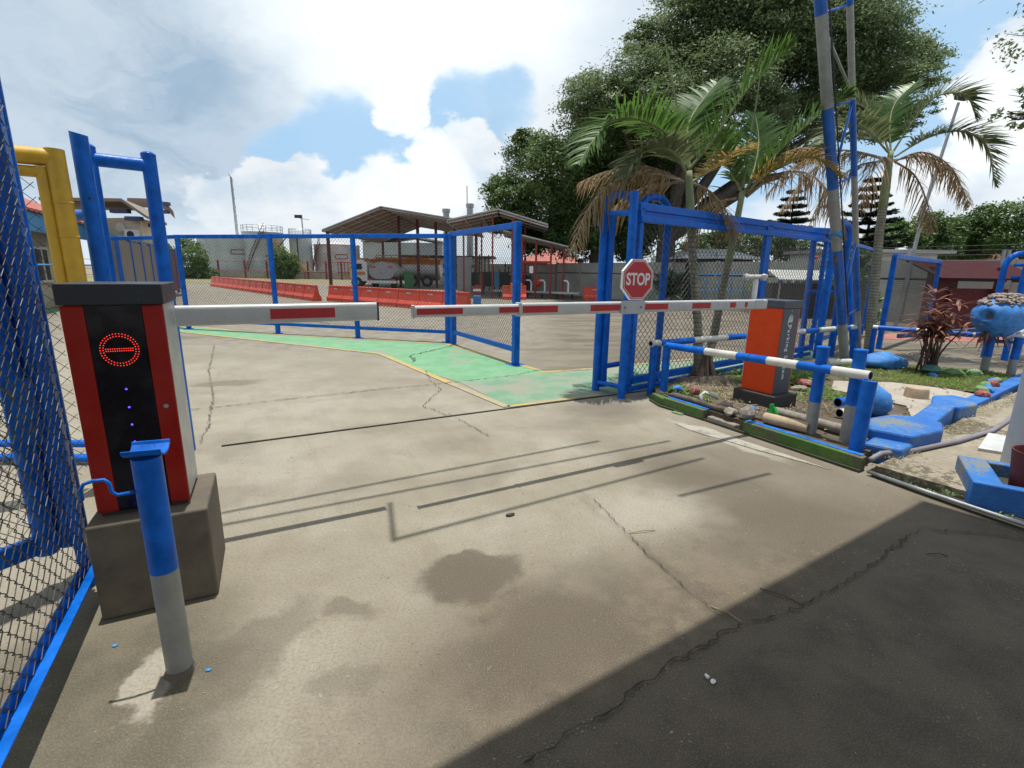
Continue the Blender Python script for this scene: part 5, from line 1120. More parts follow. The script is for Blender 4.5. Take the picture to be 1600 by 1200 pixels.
# palms
def frond(t, pts, kind, seed, Lf=.42, n=46, tuft=1.0):
    rg = random.Random(seed); P = [Vector(p) for p in pts]; Q = []
    def cr_(i, u_):
        p0, p1, p2, p3 = P[max(i-1, 0)], P[i], P[i+1], P[min(i+2, len(P)-1)]
        return .5*((2*p1)+(-p0+p2)*u_+(2*p0-5*p1+4*p2-p3)*u_**2+(-p0+3*p1-3*p2+p3)*u_**3)
    N = 26
    for k in range(N+1):
        s_ = k/N*(len(P)-1); i = min(int(s_), len(P)-2); Q.append(cr_(i, s_-i))
    dry = kind == 'b'; mat = {'g': 'frond', 'b': 'frond_brown', 'y': 'frond_yellow', 'd': 'frond_grey'}.get(kind, 'frond')
    fr = MB().tube(Q, [.017*(1-.85*k/N)+.002 for k in range(N+1)], 6, False).build('frond', 'rachis_dry' if dry else 'rachis', t, True)
    if kind == 's':
        return
    V = []; F = []; Lt = sum((Q[k+1]-Q[k]).length for k in range(N)); n = int(Lt*44)+10
    for k in range(n):
        u_ = .13+.87*k/(n-1); s_ = u_*N; i = min(int(s_), N-1); p = Q[i].lerp(Q[i+1], s_-i); d = (Q[min(i+1, N)]-Q[max(i-1, 0)]).normalized()
        side = d.cross(Vector((0, 0, 1)))
        if side.length < .2: side = d.cross(Vector((.3, 1, .2)))
        side.normalize(); up = side.cross(d)
        L = Lf*tuft*(math.sin(math.pi*min(1, .18+.80*u_))**.7)*rg.uniform(.85, 1.12)
        for sg_ in (1, -1):
            if dry and rg.random() < .38: continue
            fw = .55+.35*u_+rg.uniform(-.12, .12)+(.3 if dry else 0); vv = rg.uniform(.15, .75) if not dry else rg.uniform(-.7, .4)
            dirv = (side*sg_*1.0+d*fw+up*vv).normalized(); droop = (.16+rg.uniform(0, .30)) if not dry else (.6+rg.uniform(0, .8))
            wv = d.cross(dirv).cross(dirv); wv = (d-dirv*d.dot(dirv)).normalized(); wd_ = .0155*(1.0 if not dry else .55)*rg.uniform(.8, 1.2)
            pts_ = []; 
            for j in range(5):
                q = j/4; pts_.append(p+dirv*L*q-Vector((0, 0, 1))*droop*L*q*q*.75+(side*rg.uniform(-.02, .02) if dry else Vector((0, 0, 0))))
            b0 = len(V)
            for j, q in enumerate(pts_):
                ww = wd_*(.6, 1, .95, .6, .08)[j]; tw = up*(.25*ww); V += [tuple(q+wv*ww+tw), tuple(q-wv*ww-tw)]
            for j in range(4): F.append((b0+2*j, b0+2*j+1, b0+2*j+3, b0+2*j+2))
    np_mesh('leaflets', np.array(V), np.array(F), mat, fr)
def palm(label, base, trunk, radii, fr, seed, crown_shaft=True):
    t = root('palm', base, label, 'palm', 'palms on the planter')
    P = [Vector(p) for p in trunk]; Q = []; Rr = []
    for i in range(len(P)-1):
        for k in range(6): Q.append(P[i].lerp(P[i+1], k/6)); Rr.append(radii[i]+(radii[i+1]-radii[i])*k/6)
    Q.append(P[-1]); Rr.append(radii[-1]); k5 = int(len(Q)*.62)
    MB().tube(Q[:k5+1], Rr[:k5+1], 18, False).build('trunk', 'palmbark', t, True)
    MB().tube(Q[k5:], [x*1.06 for x in Rr[k5:]], 18, True).build('crownshaft', 'palmgreen', t, True)
    for i, (kind, pts) in enumerate(fr): frond(t, pts, kind, seed*100+i, **({'Lf': .56} if kind in 'gd' else {'Lf': .36}))
    return t
fA_ = [('g', [(2.19, 6.7, 2.77), (2.4, 6.6, 3.05), (2.69, 6.5, 3.56), (2.94, 6.4, 3.86), (3.12, 6.3, 4.02)]), ('g', [(2.18, 6.7, 2.79), (1.87, 6.54, 3.1), (1.5, 6.38, 3.24), (1.13, 6.22, 3.2), (0.9, 6.06, 2.97), (0.71, 5.9, 2.67)]),
 ('s', [(2.17, 6.7, 2.81), (2.01, 6.7, 3.4), (1.86, 6.7, 3.89), (1.77, 6.7, 4.22)]), ('b', [(2.18, 6.7, 2.62), (1.7, 6.53, 2.68), (1.2, 6.35, 2.55), (0.88, 6.17, 2.23), (0.68, 6.0, 1.73)]),
 ('b', [(2.16, 6.7, 2.62), (1.65, 6.67, 2.79), (1.16, 6.63, 2.72), (0.81, 6.6, 2.58)]), ('g', [(2.21, 6.7, 2.77), (2.2, 6.9, 3.3), (2.41, 7.1, 3.66), (2.66, 7.3, 3.96)]), ('b', [(2.18, 6.7, 2.62), (1.79, 6.83, 2.6), (1.46, 6.97, 2.45), (1.2, 7.1, 2.18)]),
 ('y', [(2.24, 6.7, 2.62), (2.63, 6.93, 2.86), (2.96, 7.17, 3.11), (3.28, 7.4, 3.16)]), ('b', [(2.23, 6.7, 2.62), (2.52, 6.77, 2.52), (2.78, 6.83, 2.29), (2.92, 6.9, 2.06)]), ('g', [(2.18, 6.72, 2.78), (1.95, 6.9, 3.2), (1.85, 7.2, 3.45), (1.7, 7.5, 3.4)]),
 ('d', [(2.18, 6.7, 2.7), (1.9, 6.5, 2.95), (1.55, 6.4, 2.9), (1.3, 6.3, 2.6)])]
palm('left palm of the planter clump, slim ringed trunk with brown hanging fronds', (2.58, 6.62, ZI), [(2.58, 6.68, 0.10), (2.50, 6.68, .8), (2.34, 6.68, 1.71), (2.26, 6.68, 2.27), (2.19, 6.68, 2.75)], [.072, .056, .052, .052, .04], fA_, 1)
fB_ = [('g', [(3.19, 7.3, 2.62), (3.46, 7.2, 3.0), (3.75, 7.1, 3.34), (4.06, 7.0, 3.62), (4.23, 6.9, 3.7)]), ('g', [(3.15, 7.3, 2.62), (2.89, 7.27, 2.97), (2.62, 7.23, 3.28), (2.37, 7.2, 3.5)]), ('s', [(3.17, 7.3, 2.65), (3.19, 7.3, 3.26), (3.22, 7.3, 3.74), (3.23, 7.3, 4.16)]),
 ('g', [(3.21, 7.3, 2.6), (3.39, 7.5, 2.98), (3.49, 7.7, 3.36), (3.49, 7.9, 3.75)]), ('b', [(3.23, 7.3, 2.54), (3.7, 7.38, 2.87), (4.2, 7.45, 2.85), (4.62, 7.52, 2.48), (4.88, 7.6, 2.05)]), ('b', [(3.09, 7.3, 2.52), (2.76, 7.37, 2.44), (2.62, 7.43, 2.27), (2.5, 7.5, 1.92)]), ('b', [(3.24, 7.3, 2.56), (3.65, 7.5, 3.07), (4.19, 7.7, 3.28), (4.78, 7.9, 3.25)]),
 ('y', [(3.2, 7.3, 2.58), (3.5, 7.1, 2.9), (3.9, 7.0, 3.0), (4.25, 6.9, 2.75)])]
palm('right palm of the planter clump, trunk leaning right over the orange cabinet', (2.80, 6.9, ZI), [(2.72, 6.85, .12), (2.90, 7.1, .62), (3.02, 7.25, 1.3), (3.11, 7.3, 1.95), (3.17, 7.3, 2.62)], [.068, .058, .050, .047, .035], fB_, 2)
mb = MB()
for k in range(90):
    a = rnd.uniform(0, 6.28); r1_ = rnd.uniform(.04, .10); mb.tube([(2.63+r1_*math.cos(a), 6.70+r1_*math.sin(a), ZI+rnd.uniform(.18, .36)), (2.63+(r1_+.05)*math.cos(a), 6.70+(r1_+.05)*math.sin(a), ZI+.1), (2.63+(r1_+.09)*math.cos(a), 6.70+(r1_+.09)*math.sin(a), ZI)], [.016, .02, .014], 5, False)
tag(mb.build('root_boss', 'palmroot', None, True), 'fibrous brown root mound at the foot of the palm clump', 'palm roots')
fC_ = [('d', [(6.78, 9.6, 3.66), (7.0, 9.5, 4.19), (7.24, 9.4, 4.52), (7.65, 9.3, 4.5), (7.81, 9.2, 4.12)]), ('d', [(6.7, 9.6, 3.66), (6.07, 9.4, 4.0), (5.55, 9.2, 3.99), (5.1, 9.0, 3.64)]), ('d', [(6.83, 9.6, 3.59), (7.29, 9.5, 3.89), (7.75, 9.4, 3.97), (8.15, 9.3, 3.75), (8.38, 9.2, 3.06)]),
 ('b', [(6.82, 9.6, 3.53), (7.51, 9.7, 3.62), (8.11, 9.8, 3.37), (8.62, 9.9, 2.83)]), ('b', [(6.7, 9.6, 3.53), (5.98, 9.5, 3.61), (5.28, 9.4, 3.31), (4.76, 9.3, 2.6)]), ('b', [(6.71, 9.6, 3.51), (6.21, 9.63, 3.43), (5.72, 9.67, 2.99), (5.51, 9.7, 2.31)]),
 ('g', [(6.75, 9.6, 3.66), (6.78, 9.8, 4.17), (6.96, 10.0, 4.6), (7.4, 10.2, 4.99)]), ('b', [(6.84, 9.6, 3.51), (7.26, 9.6, 3.27), (7.59, 9.6, 2.78), (7.75, 9.6, 2.33)]), ('d', [(6.73, 9.6, 3.64), (6.54, 9.8, 4.22), (6.33, 10.0, 4.54), (5.97, 10.2, 4.65)]), ('b', [(6.7, 9.55, 3.5), (6.4, 9.3, 3.5), (6.1, 9.1, 3.1), (5.95, 9.0, 2.6)]),
 ('b', [(6.8, 9.55, 3.5), (7.1, 9.3, 3.6), (7.5, 9.1, 3.3), (7.8, 9.0, 2.7)]), ('b', [(6.7, 9.6, 3.55), (6.0, 9.9, 3.75), (5.3, 10.1, 3.5), (4.9, 10.2, 3.0)])]
palm('third palm near the right frame with long drooping dry fronds', (6.99, 9.6, 0), [(6.99, 9.6, 0.0), (6.88, 9.6, 1.27), (6.79, 9.6, 2.32), (6.76, 9.6, 3.1), (6.75, 9.6, 3.68)], [.090, .078, .072, .070, .04], fC_, 3)

def blades(mb_V, mb_F, c_, n, L, wd_, spread, seed, droop=.5, up=.6, segs=4):
    rg = random.Random(seed)
    for k in range(n):
        a = rg.uniform(0, 6.28); el = rg.uniform(up-.35, up+.45); d = Vector((math.cos(a)*math.cos(el), math.sin(a)*math.cos(el), math.sin(el))); l = L*rg.uniform(.6, 1.1); o_ = Vector(c_)+Vector((rg.uniform(-1, 1), rg.uniform(-1, 1), 0))*spread
        sd = Vector((-math.sin(a), math.cos(a), 0)); b0 = len(mb_V); dr = droop*rg.uniform(.6, 1.3)
        for j in range(segs+1):
            q = j/segs; p = o_+d*l*q-Vector((0, 0, dr*l*q*q)); w2 = wd_*(.6+1.6*q*(1-q))*(1 if j < segs else .1)*.7; mb_V += [tuple(p+sd*w2), tuple(p-sd*w2)]
        for j in range(segs): mb_F.append((b0+2*j, b0+2*j+1, b0+2*j+3, b0+2*j+2))
def bladeplant(name, label, cs, n, L, wd_, mat, seed, cat='plant', **k):
    V, F = [], []
    for i, c_ in enumerate(cs): blades(V, F, c_, n, L, wd_, .03, seed+i, **k)
    return tag(np_mesh(name, np.array(V), np.array(F), mat), label, cat)
bladeplant('agave', 'big dark spiky agave like plant behind the stop sign', [(7.27, 24, .3), (7.4, 24.1, .7)], 60, 1.75, .11, 'agave', 4, droop=.35, up=.75)
bladeplant('spider_plant', 'bright green strappy plant between the palms and orange cabinet', [(2.98, 6.15, ZI), (3.06, 6.35, ZI)], 42, .38, .013, 'leaf_light', 6, droop=.7)
bladeplant('lily_clump', 'yellow green strappy clump by the blue low fence', [(9.6, 20, .9), (10.2, 20.2, .9)], 60, .7, .035, 'leaf_light', 8)
bladeplant('weed_tuft', 'low weeds around the feet of the first railing posts', [(1.80, 5.66, .02), (1.95, 5.78, ZI), (1.72, 5.8, 0), (2.15, 5.75, ZI), (1.88, 5.55, .05)], 36, .13, .011, 'leaf_mid', 12)
bladeplant('weed_tuft', 'light green weeds behind the orange cabinet at its right', [(3.75, 6.45, ZI), (3.55, 6.2, ZI), (3.95, 6.3, ZI), (4.15, 6.6, ZI)], 40, .28, .014, 'leaf_light', 14)
bladeplant('weed_tuft', 'low grass tuft behind the palm root mound', [(2.9, 6.9, ZI), (3.2, 6.9, ZI), (3.4, 6.75, ZI), (2.6, 6.9, ZI)], 40, .26, .016, 'leaf_light', 15)
bladeplant('weed_tuft', 'small weeds growing in the gutter beside the metal pipe', [(2.88, 3.42, .01), (2.93, 3.34, .01), (2.98, 3.24, .01), (3.02, 3.36, .05)], 16, .05, .007, 'leaf_mid', 16)
bladeplant('weed_tuft', 'weed sprout at the foot of the blue trough', [(3.16, 2.90, .01), (3.0, 3.12, .05)], 16, .06, .008, 'leaf_mid', 17)
# bronze cordyline with bare stems
cd_ = root('bronze_shrub', (6.05, 7.1, ZI), 'bronze leaved shrub with bare tangled stems on the grass', 'shrub'); mb = MB(); V, F = [], []
for k in range(15):
    x = 6.05+rnd.uniform(-.12, .12); y = 7.1+rnd.uniform(-.1, .1); h = rnd.uniform(.55, 1.15); tx = x+rnd.uniform(-.25, .25); P = limb(mb, (x, y, ZI), (tx, y+rnd.uniform(-.2, .2), ZI+h), .016, .008, .08, 5, 300+k, 5)
    for e in (P[-1], P[-2]): blades(V, F, e, 9, .36, .026, .01, 400+k, droop=.45, up=.5)
for k in range(16): limb(mb, (6.05+rnd.uniform(-.1, .1), 7.1, ZI+rnd.uniform(.05, .3)), (6.05+rnd.uniform(-.35, .35), 7.1+rnd.uniform(-.2, .2), ZI+rnd.uniform(.2, .7)), .006, .003, .3, 4, 500+k, 5)
mb.build('stems', 'stem', cd_, True); np_mesh('leaf_cluster', np.array(V), np.array(F), 'cordy', cd_)
bladeplant('bronze_trailer', 'drooping bronze leaves hanging below the blue urn', [(6.86, 7.12, .74), (6.95, 7.1, .72)], 12, .30, .020, 'cordy', 44, droop=1.1, up=.1)
# grass and litter as stuff
def inpoly(x, y, poly):
    c_ = False; j = len(poly)-1
    for i in range(len(poly)):
        if (poly[i][1] > y) != (poly[j][1] > y) and x < (poly[j][0]-poly[i][0])*(y-poly[i][1])/(poly[j][1]-poly[i][1])+poly[i][0]: c_ = not c_
        j = i
    return c_
def scatter_blades(name, polys, n, L, wd_, mat, seed, zb, lay=.5):
    rg = random.Random(seed); V, F = [], []
    for poly, share in polys:
        xs = [p[0] for p in poly]; ys = [p[1] for p in poly]; k = 0
        while k < n*share:
            x, y = rg.uniform(min(xs), max(xs)), rg.uniform(min(ys), max(ys))
            if not inpoly(x, y, poly): continue
            if mnoise.noise(Vector((x*2.2, y*2.2, 3))) < -.25 and rg.random() < .8: continue
            k += 1; blades(V, F, (x, y, zb), 1, L, wd_, .0, rg.randint(0, 1 << 30), droop=.5, up=lay, segs=2)
    return struct(np_mesh(name, np.array(V), np.array(F), mat), 'stuff')
gp_ = [(4.5, 6.5), (5.1, 6.5), (5.6, 6.1), (5.65, 5.85), (6.0, 6.05), (7.2, 6.95), (7.2, 7.3), (6.4, 7.7), (5.9, 8.3), (5.0, 7.9), (4.5, 7.3)]
scatter_blades('grass', [(gp_, 1)], 15000, .085, .0045, 'grass', 51, ZI, .9)
scatter_blades('dry_grass', [(gp_, .4), ([(3.2, 5.9), (4.0, 5.6), (4.4, 6.6), (4.4, 7.4), (3.3, 6.9)], .35), ([(2.9, 3.78), (3.4, 4.1), (4.5, 4.75), (5.0, 5.2), (7.3, 6.7), (7.2, 6.55), (5.0, 4.95), (3.6, 3.98), (3.0, 3.6)], .25)], 5200, .06, .0035, 'drygrass', 52, .085, .7)
scatter_blades('dry_litter', [([(2.35, 5.35), (2.5, 5.25), (3.0, 6.1), (2.9, 6.35), (2.4, 6.3), (2.1, 6.1)], .75), ([(1.85, 5.6), (2.5, 4.8), (3.6, 5.0), (3.4, 6.4), (2.2, 6.3)], .25)], 3200, .12, .006, 'drygrass', 53, ZI+.02, .2)
scatter_blades('ground_weeds', [([(3.0, 6.3), (4.4, 6.6), (4.6, 7.5), (3.3, 6.95), (2.7, 6.55)], .5), ([(1.8, 5.7), (2.1, 5.2), (2.4, 5.5), (2.0, 6.0)], .2), ([(3.2, 5.4), (3.9, 5.2), (4.0, 6.1), (3.4, 6.3)], .2), ([(5.7, 6.2), (7.1, 7.0), (6.6, 7.5), (5.8, 6.9)], .1)], 3200, .12, .010, 'leaf_light', 54, ZI, .6)
sheet('red_paving', [(8.2, 12.0), (13.5, 15.2), (16.5, 13.0), (16, 11.5), (11.5, 11.5)], .006, 'pinkfloor', .003)

# ------------------------------------------------------------------ yard beyond the fence
struct(MB().prism([(-120, 48), (-24, 44), (-10, 60), (-10, 66), (-120, 70)], .002, .012).build('dry_lawn', 'lawn'))
struct(MB().prism([(-120, 57), (-34, 57), (-34, 62), (-120, 64)], .013, .02).build('green_lawn', 'greenlawn'))
struct(MB().prism([(7.5, 24.5), (14.5, 21.0), (16, 23), (9, 30), (6.0, 30.5)], 0, .05).build('planting_bed', 'greenlawn'))
# plastic barriers
proto = root('road_barrier', (0, 0, 0), 'x', 'road barrier', 'orange red plastic road barriers in the far yard')
prof = [(-.22, 0), (-.22, .16), (-.13, .30), (-.075, .62), (-.075, .72), (.075, .72), (.075, .62), (.13, .30), (.22, .16), (.22, 0)]
MB().extr(prof, (-.62, 0, 0), (0, 1, 0), (0, 0, 1), (1.24, 0, 0)).build('body', 'barrier', proto, bevel=.02)
mb = MB()
for k in range(5):
    for sy in (-1, 1):
        mb.add([(-.52+.23*k, sy*.232, .02), (-.38+.23*k, sy*.232, .02), (-.36+.23*k, sy*.150, .29), (-.50+.23*k, sy*.150, .29)], [(0, 1, 2, 3) if sy < 0 else (3, 2, 1, 0)])
mb.build('foot_ribs', 'barrier_foot', proto)
mb = MB()
for sy in (-1, 1): mb.add([(-.15, sy*.092, .55), (.12, sy*.092, .55), (.12, sy*.088, .60), (-.15, sy*.088, .60)], [(0, 1, 2, 3)])
mb.build('pale_label', 'tank', proto)
used = False
def barrier(x, y, rz, label):
    global used
    if not used: used = True; proto.location = (x, y, 0); proto.rotation_euler = (0, 0, rz); proto['label'] = label; ORG[proto.name] = Vector((0, 0, 0)); return
    dup(proto, (x, y, 0), rz, label)
A_, B_ = Vector((-22.9, 38.3)), Vector((-8.9, 22.7)); n1 = 16; rzA = math.atan2(B_.y-A_.y, B_.x-A_.x)
for i in range(n1):
    p = A_.lerp(B_, (i+.5)/n1); lb = {0: 'orange barrier at the far left end of the long left row', n1-1: 'orange barrier at the near right end of the long left row, beside the gap'}.get(i, 'orange plastic barrier inside the long left row')
    barrier(p.x, p.y, rzA, lb)
A_, B_ = Vector((-8.45, 23.1)), Vector((-1.55, 17.6)); n2 = 7; rzB = math.atan2(B_.y-A_.y, B_.x-A_.x)
for i in range(n2):
    p = A_.lerp(B_, (i+.5)/n2); lb = {0: 'first orange barrier of the near row, right of the gap', n2-1: 'last orange barrier of the near row beside the small round sign'}.get(i, 'orange plastic barrier inside the near row')
    barrier(p.x, p.y, rzB, lb)
barrier(.05, 26.3, .1, 'single orange barrier with a yellow board under the red post shed')
barrier(4.3, 26.4, 0, 'single orange barrier standing behind the blue hoop posts')
t = root('warning_board', (.1, 26.0, 0), 'yellow board leaning on the single orange barrier', 'board'); MB().box((.15, 25.95, .55), (.62, .05, .62)).build('board', 'truck_orange', t, bevel=.02)
t = root('standing_sign', (-1.62, 22.4, 0), 'small red round stop paddle on blue base at the row end', 'sign'); MB().tube([(-1.62, 22.4, .62), (-1.62, 22.36, .62)], .23, 24).build('disc', 'redsteel', t)
mb = MB(); mb.box((-1.62, 22.35, .62), (.34, .012, .10)); mb.build('white_bar', 'sign_white', t); MB().box((-1.62, 22.4, .18), (.34, .30, .40)).build('base', 'rock_blue', t, bevel=.04)
# tanks
def tank(name, label, x, y, r_, h, mat, roof=.12, rail=True, pill=None, stair=None):
    t = root(name, (x, y, 0), label, 'storage tank', 'storage tanks at the back of the yard')
    MB().lathe((x, y, 0), [(.001, 0), (r_, 0), (r_, h), (r_+.05, h), (r_+.05, h+.10), (r_, h+.10), (r_*.5, h+.1+r_*roof*.6), (.001, h+.1+r_*roof)], 40).build('shell', mat, t, True, ang=30)
    mb = MB()
    for k in range(1, 4): mb.lathe((x, y, 0), [(r_+.002, h*k/4-.02), (r_+.03, h*k/4), (r_+.002, h*k/4+.02)], 40)
    mb.build('shell_seams', mat, t, True)
    if rail:
        mb = MB()
        for k in range(20):
            a = k*math.pi/10; p = (x+r_*math.cos(a), y+r_*math.sin(a)); a2 = a+math.pi/10; q = (x+r_*math.cos(a2), y+r_*math.sin(a2))
            mb.tube([(*p, h+.1), (*p, h+.95)], .03, 4); mb.tube([(*p, h+.95), (*q, h+.95)], .03, 4); mb.tube([(*p, h+.55), (*q, h+.55)], .02, 4)
        mb.build('top_handrail', 'steel', t)
    if pill:
        a = R(pill[0]); c_ = Vector((x+(r_+.03)*math.cos(a), y+(r_+.03)*math.sin(a), pill[1])); tx = Vector((-math.sin(a), math.cos(a), 0)); ring = []
        for rr1 in (1, .72):
            for k in range(24):
                q = 2*math.pi*k/24; ex = .55 if math.cos(q) > 0 else -.55; ring.append(c_+tx*(ex+.33*rr1*math.cos(q))+Vector((0, 0, .33*rr1*math.sin(q))))
        MB().add(ring, [(k, (k+1) % 24, 24+(k+1) % 24, 24+k) for k in range(24)]).build('red_outline_mark', 'redsteel', t)
    if stair:
        a0, a1 = stair; mb = MB(); P = []
        for k in range(15):
            a = R(a0+(a1-a0)*k/14); P.append((x+(r_+.35)*math.cos(a), y+(r_+.35)*math.sin(a), h*k/14+.2))
        mb.tube(P, .07, 5); mb.tube([(p[0], p[1], p[2]+.9) for p in P], .04, 5)
        for p in P: mb.tube([p, (p[0], p[1], p[2]+.9)], .03, 4)
        mb.build('spiral_stair', 'rust', t)
    return t
tank('storage_tank', 'widest silver storage tank with red pill mark, left in the yard', -39.5, 73, 4.9, 5.2, 'tank', pill=(-62, 3.4), rail=False)
tank('storage_tank', 'taller silver tank with handrail overlapping the widest tank', -34.8, 71, 2.6, 6.0, 'tank', stair=(-120, -60))
tank('vertical_tank', 'slim upright grey tank right of the yellow stair', -29.4, 70.5, 1.45, 5.6, 'tank', roof=.1)
tank('storage_tank', 'rust streaked cream tank in front of the shed roof', -25.3, 73, 3.1, 4.55, 'tank_pink', roof=.18, rail=False, pill=(-62, 3.0), stair=(-150, -110))
tank('storage_tank', 'pale tank half hidden behind the parked tanker trucks', -19.2, 74, 2.6, 5.2, 'tank_pink', rail=False)
st = root('steel_stair', (-30.5, 68, 0), 'yellow steel stair sloping down between the tanks', 'stair'); mb = MB()
for dy in (0, 1): mb.tube([(-32.6, 68+dy, 4.6), (-27.6, 68+dy, .1)], .09, 6); mb.tube([(-32.6, 68+dy, 5.6), (-27.6, 68+dy, 1.1)], .05, 6)
for k in range(14): q = k/13; mb.box((-32.6+5*q, 68.5, 4.6-4.5*q), (.35, 1, .05))
mb.build('flight', 'yellow', st); mb = MB(); mb.bar((-34, 68.5, 5.7), (-28.6, 68.5, 5.7), 1.0, .15); mb.tube([(-28.9, 68.2, 0), (-28.9, 68.2, 5.7)], .09, 6); mb.tube([(-32.4, 68.2, 0), (-32.4, 68.2, 5.7)], .07, 6); mb.tube([(-32.4, 68.2, 3.2), (-30, 68.2, 5.6)], .07, 6); mb.build('platform', 'dark', st)
# far red post fence
rf = root('wire_fence', (-38, 66, 0), 'low dark red post and wire fence in front of the tanks', 'fence'); xs = [-47.5, -44, -38.4, -34.9, -32.0, -29.2, -26.6, -24.2, -22.2, -20.6]
for i, x in enumerate(xs): MB().tube([(x, 66-.1*i, 0), (x, 66-.1*i, 2.3)], .12, 8).build('post', 'redsteel', rf)
mb = MB()
for z in (.2, 1.0, 2.15): mb.tube([(-60, 66, z), (-20.6, 65, z)], .03, 4)
mb.build('wires', 'redsteel', rf); mb = MB(); mb.tube([(-26.8, 64.8, 0), (-26.8, 64.8, .95), (-24.1, 64.8, .95), (-24.1, 64.8, 0)], .07, 6); mb.build('low_hoop', 'redsteel', rf)
gtr = root('steel_gate', (-21.4, 65, 0), 'small red barred gate at the right end of the wire fence', 'gate'); mb = MB()
for k in range(6): mb.tube([(-22.4+.42*k, 64.6, .5), (-22.4+.42*k, 64.6, 2.2)], .05, 6)
mb.tube([(-22.4, 64.6, 2.2), (-20.3, 64.6, 2.2)], .06, 6); mb.tube([(-22.4, 64.6, .9), (-20.3, 64.6, .9)], .05, 6); mb.build('bars', 'redsteel', gtr)
kw = MB().prism([(-50, 67.2), (-21, 66.4), (-21, 66.7), (-50, 67.5)], 0, .9); tag(kw.build('bund_wall', 'wall_gray'), 'long low concrete bund wall around the tanks', 'wall')
# masts
mk = root('radio_mast', (-48.5, 90, 0), 'thin tall lattice radio mast rising above the widest tank', 'mast'); mb = MB()
for k in range(3): a = k*2.094; mb.tube([(-48.5+.25*math.cos(a), 90+.25*math.sin(a), 0), (-48.6+.12*math.cos(a), 90+.12*math.sin(a), 16.4)], .06, 5)
for k in range(34): a = k*2.094; z = k*.48; mb.tube([(-48.5+.24*math.cos(a), 90+.24*math.sin(a), z), (-48.5+.24*math.cos(a+2.094), 90+.24*math.sin(a+2.094), z+.48)], .035, 4)
mb.tube([(-48.6, 90, 16.3), (-48.95, 90, 16.9)], .08, 5); mb.build('lattice', 'steel', mk)
lk = root('street_lamp', (-32.8, 80, 0), 'thin street lamp with a floodlight behind the slim tank', 'street lamp'); MB().tube([(-32.8, 80, 0), (-32.9, 80, 9.0)], .10, 8).build('pole', 'steel', lk); MB().box((-33.4, 80, 9.15), (1.1, .3, .45)).build('lamp_head', 'dark', lk); MB().tube([(-33.2, 80, 8.9), (-31.8, 80, 8.7)], .06, 5).build('arm', 'steel', lk)
tkm = root('antenna', (-6.4, 70, 0), 'needle thin antenna mast between the two shed roofs', 'antenna'); MB().tube([(-6.3, 70, 0), (-6.4, 70, 12.4)], .07, 5).build('rod', 'steel', tkm)
for x, z, lb in ((-7.9, 8.3, 'short grey chimney left of the antenna behind the sheds'), (-5.15, 8.9, 'taller grey chimney right of the antenna behind the sheds')):
    tag(MB().lathe((x, 60, 0), [(.001, 0), (.40, 0), (.36, z-.4), (.46, z-.4), (.46, z), (.3, z), (.3, z-.5), (.001, z-.5)], 14).build('chimney', 'steel', None, True, ang=40), lb, 'chimney')
# warehouse behind
wh = root('warehouse', (-15, 64, 0), 'long pale grey clad warehouse behind the tanker trucks', 'building')
mb = MB(); mb.box((-13.5, 66, 2.3), (9.5, 8, 4.6)); mb.build('wall', 'beige', wh); mb = MB()
for k in range(40): mb.box((-18.2+.24*k, 61.98, 2.3), (.04, .05, 4.5))
mb.build('cladding_ribs', 'beige', wh); MB().extr([(-4.9, 4.6), (0, 5.4), (4.9, 4.6), (4.9, 4.8), (0, 5.6), (-4.9, 4.8)], (-13.5, 61.6, 0), (1, 0, 0), (0, 0, 1), (0, 8.6, 0)).build('roof', 'sheet', wh)
of = root('site_office', (-7, 56, 0), 'low white site office with dark blue bands under the sheds', 'building')
MB().box((-7.2, 58, 1.35), (9, 4, 2.7)).build('wall', 'white_plaster', of)
MB().box((-7.2, 55.97, 1.85), (9.02, .06, .38)).build('blue_band', 'fascia', of); MB().box((-7.2, 55.96, .95), (9.04, .08, .22)).build('blue_band', 'navy', of)
MB().box((-7.2, 57.5, 2.85), (10.2, 5.6, .22)).build('roof', 'dark', of)
# sheds
def shed(name, label, x0, x1, y0, y1, ze0, zr, ze1, xr, ncol, cm='redsteel'):
    t = root(name, ((x0+x1)/2, y0, 0), label, 'shed'); th = .08
    MB().extr([(x0, ze0), (xr, zr), (xr, zr+th), (x0, ze0+th)], (0, y0, 0), (1, 0, 0), (0, 0, 1), (0, y1-y0, 0)).build('left_roof', 'underside', t)
    MB().extr([(xr, zr), (x1, ze1), (x1, ze1+th), (xr, zr+th)], (0, y0, 0), (1, 0, 0), (0, 0, 1), (0, y1-y0, 0)).build('right_roof', 'underside', t)
    mb = MB(); n = int((y1-y0)/1.6)
    for k in range(n+1):
        y = y0+.1+(y1-y0-.2)*k/n
        for a, za, b_, zb in ((x0, ze0, xr, zr), (xr, zr, x1, ze1)): mb.bar((a, y, za-.06), (b_, y, zb-.06), .07, .08)
    
    for a, za, b_, zb in ((x0, ze0, xr, zr), (xr, zr, x1, ze1)):
        m_ = max(3, int(abs(b_-a)/.9))
        for k in range(m_+1): q = k/m_; mb.bar((a+(b_-a)*q, y0, za+(zb-za)*q-.04), (a+(b_-a)*q, y1, za+(zb-za)*q-.04), .07, .07)
    mb.build('purlins', 'sheet', t)
    for a, za, b_, zb in ((x0, ze0, xr, zr), (xr, zr, x1, ze1)): MB().bar((a, y0-.03, za+.06), (b_, y0-.03, zb+.06), .05, .07).build('verge_trim', 'sheet', t)
    for (x, y) in ncol:
        q = (x-x0)/(xr-x0) if x < xr else (x1-x)/(x1-xr); z = (ze0 if x < xr else ze1)+(zr-(ze0 if x < xr else ze1))*max(0, min(1, q))-.15
        MB().box((x, y, z/2), (.20 if y > 30 else .09,)*2+(z,)).build('column', cm, t)
    return t
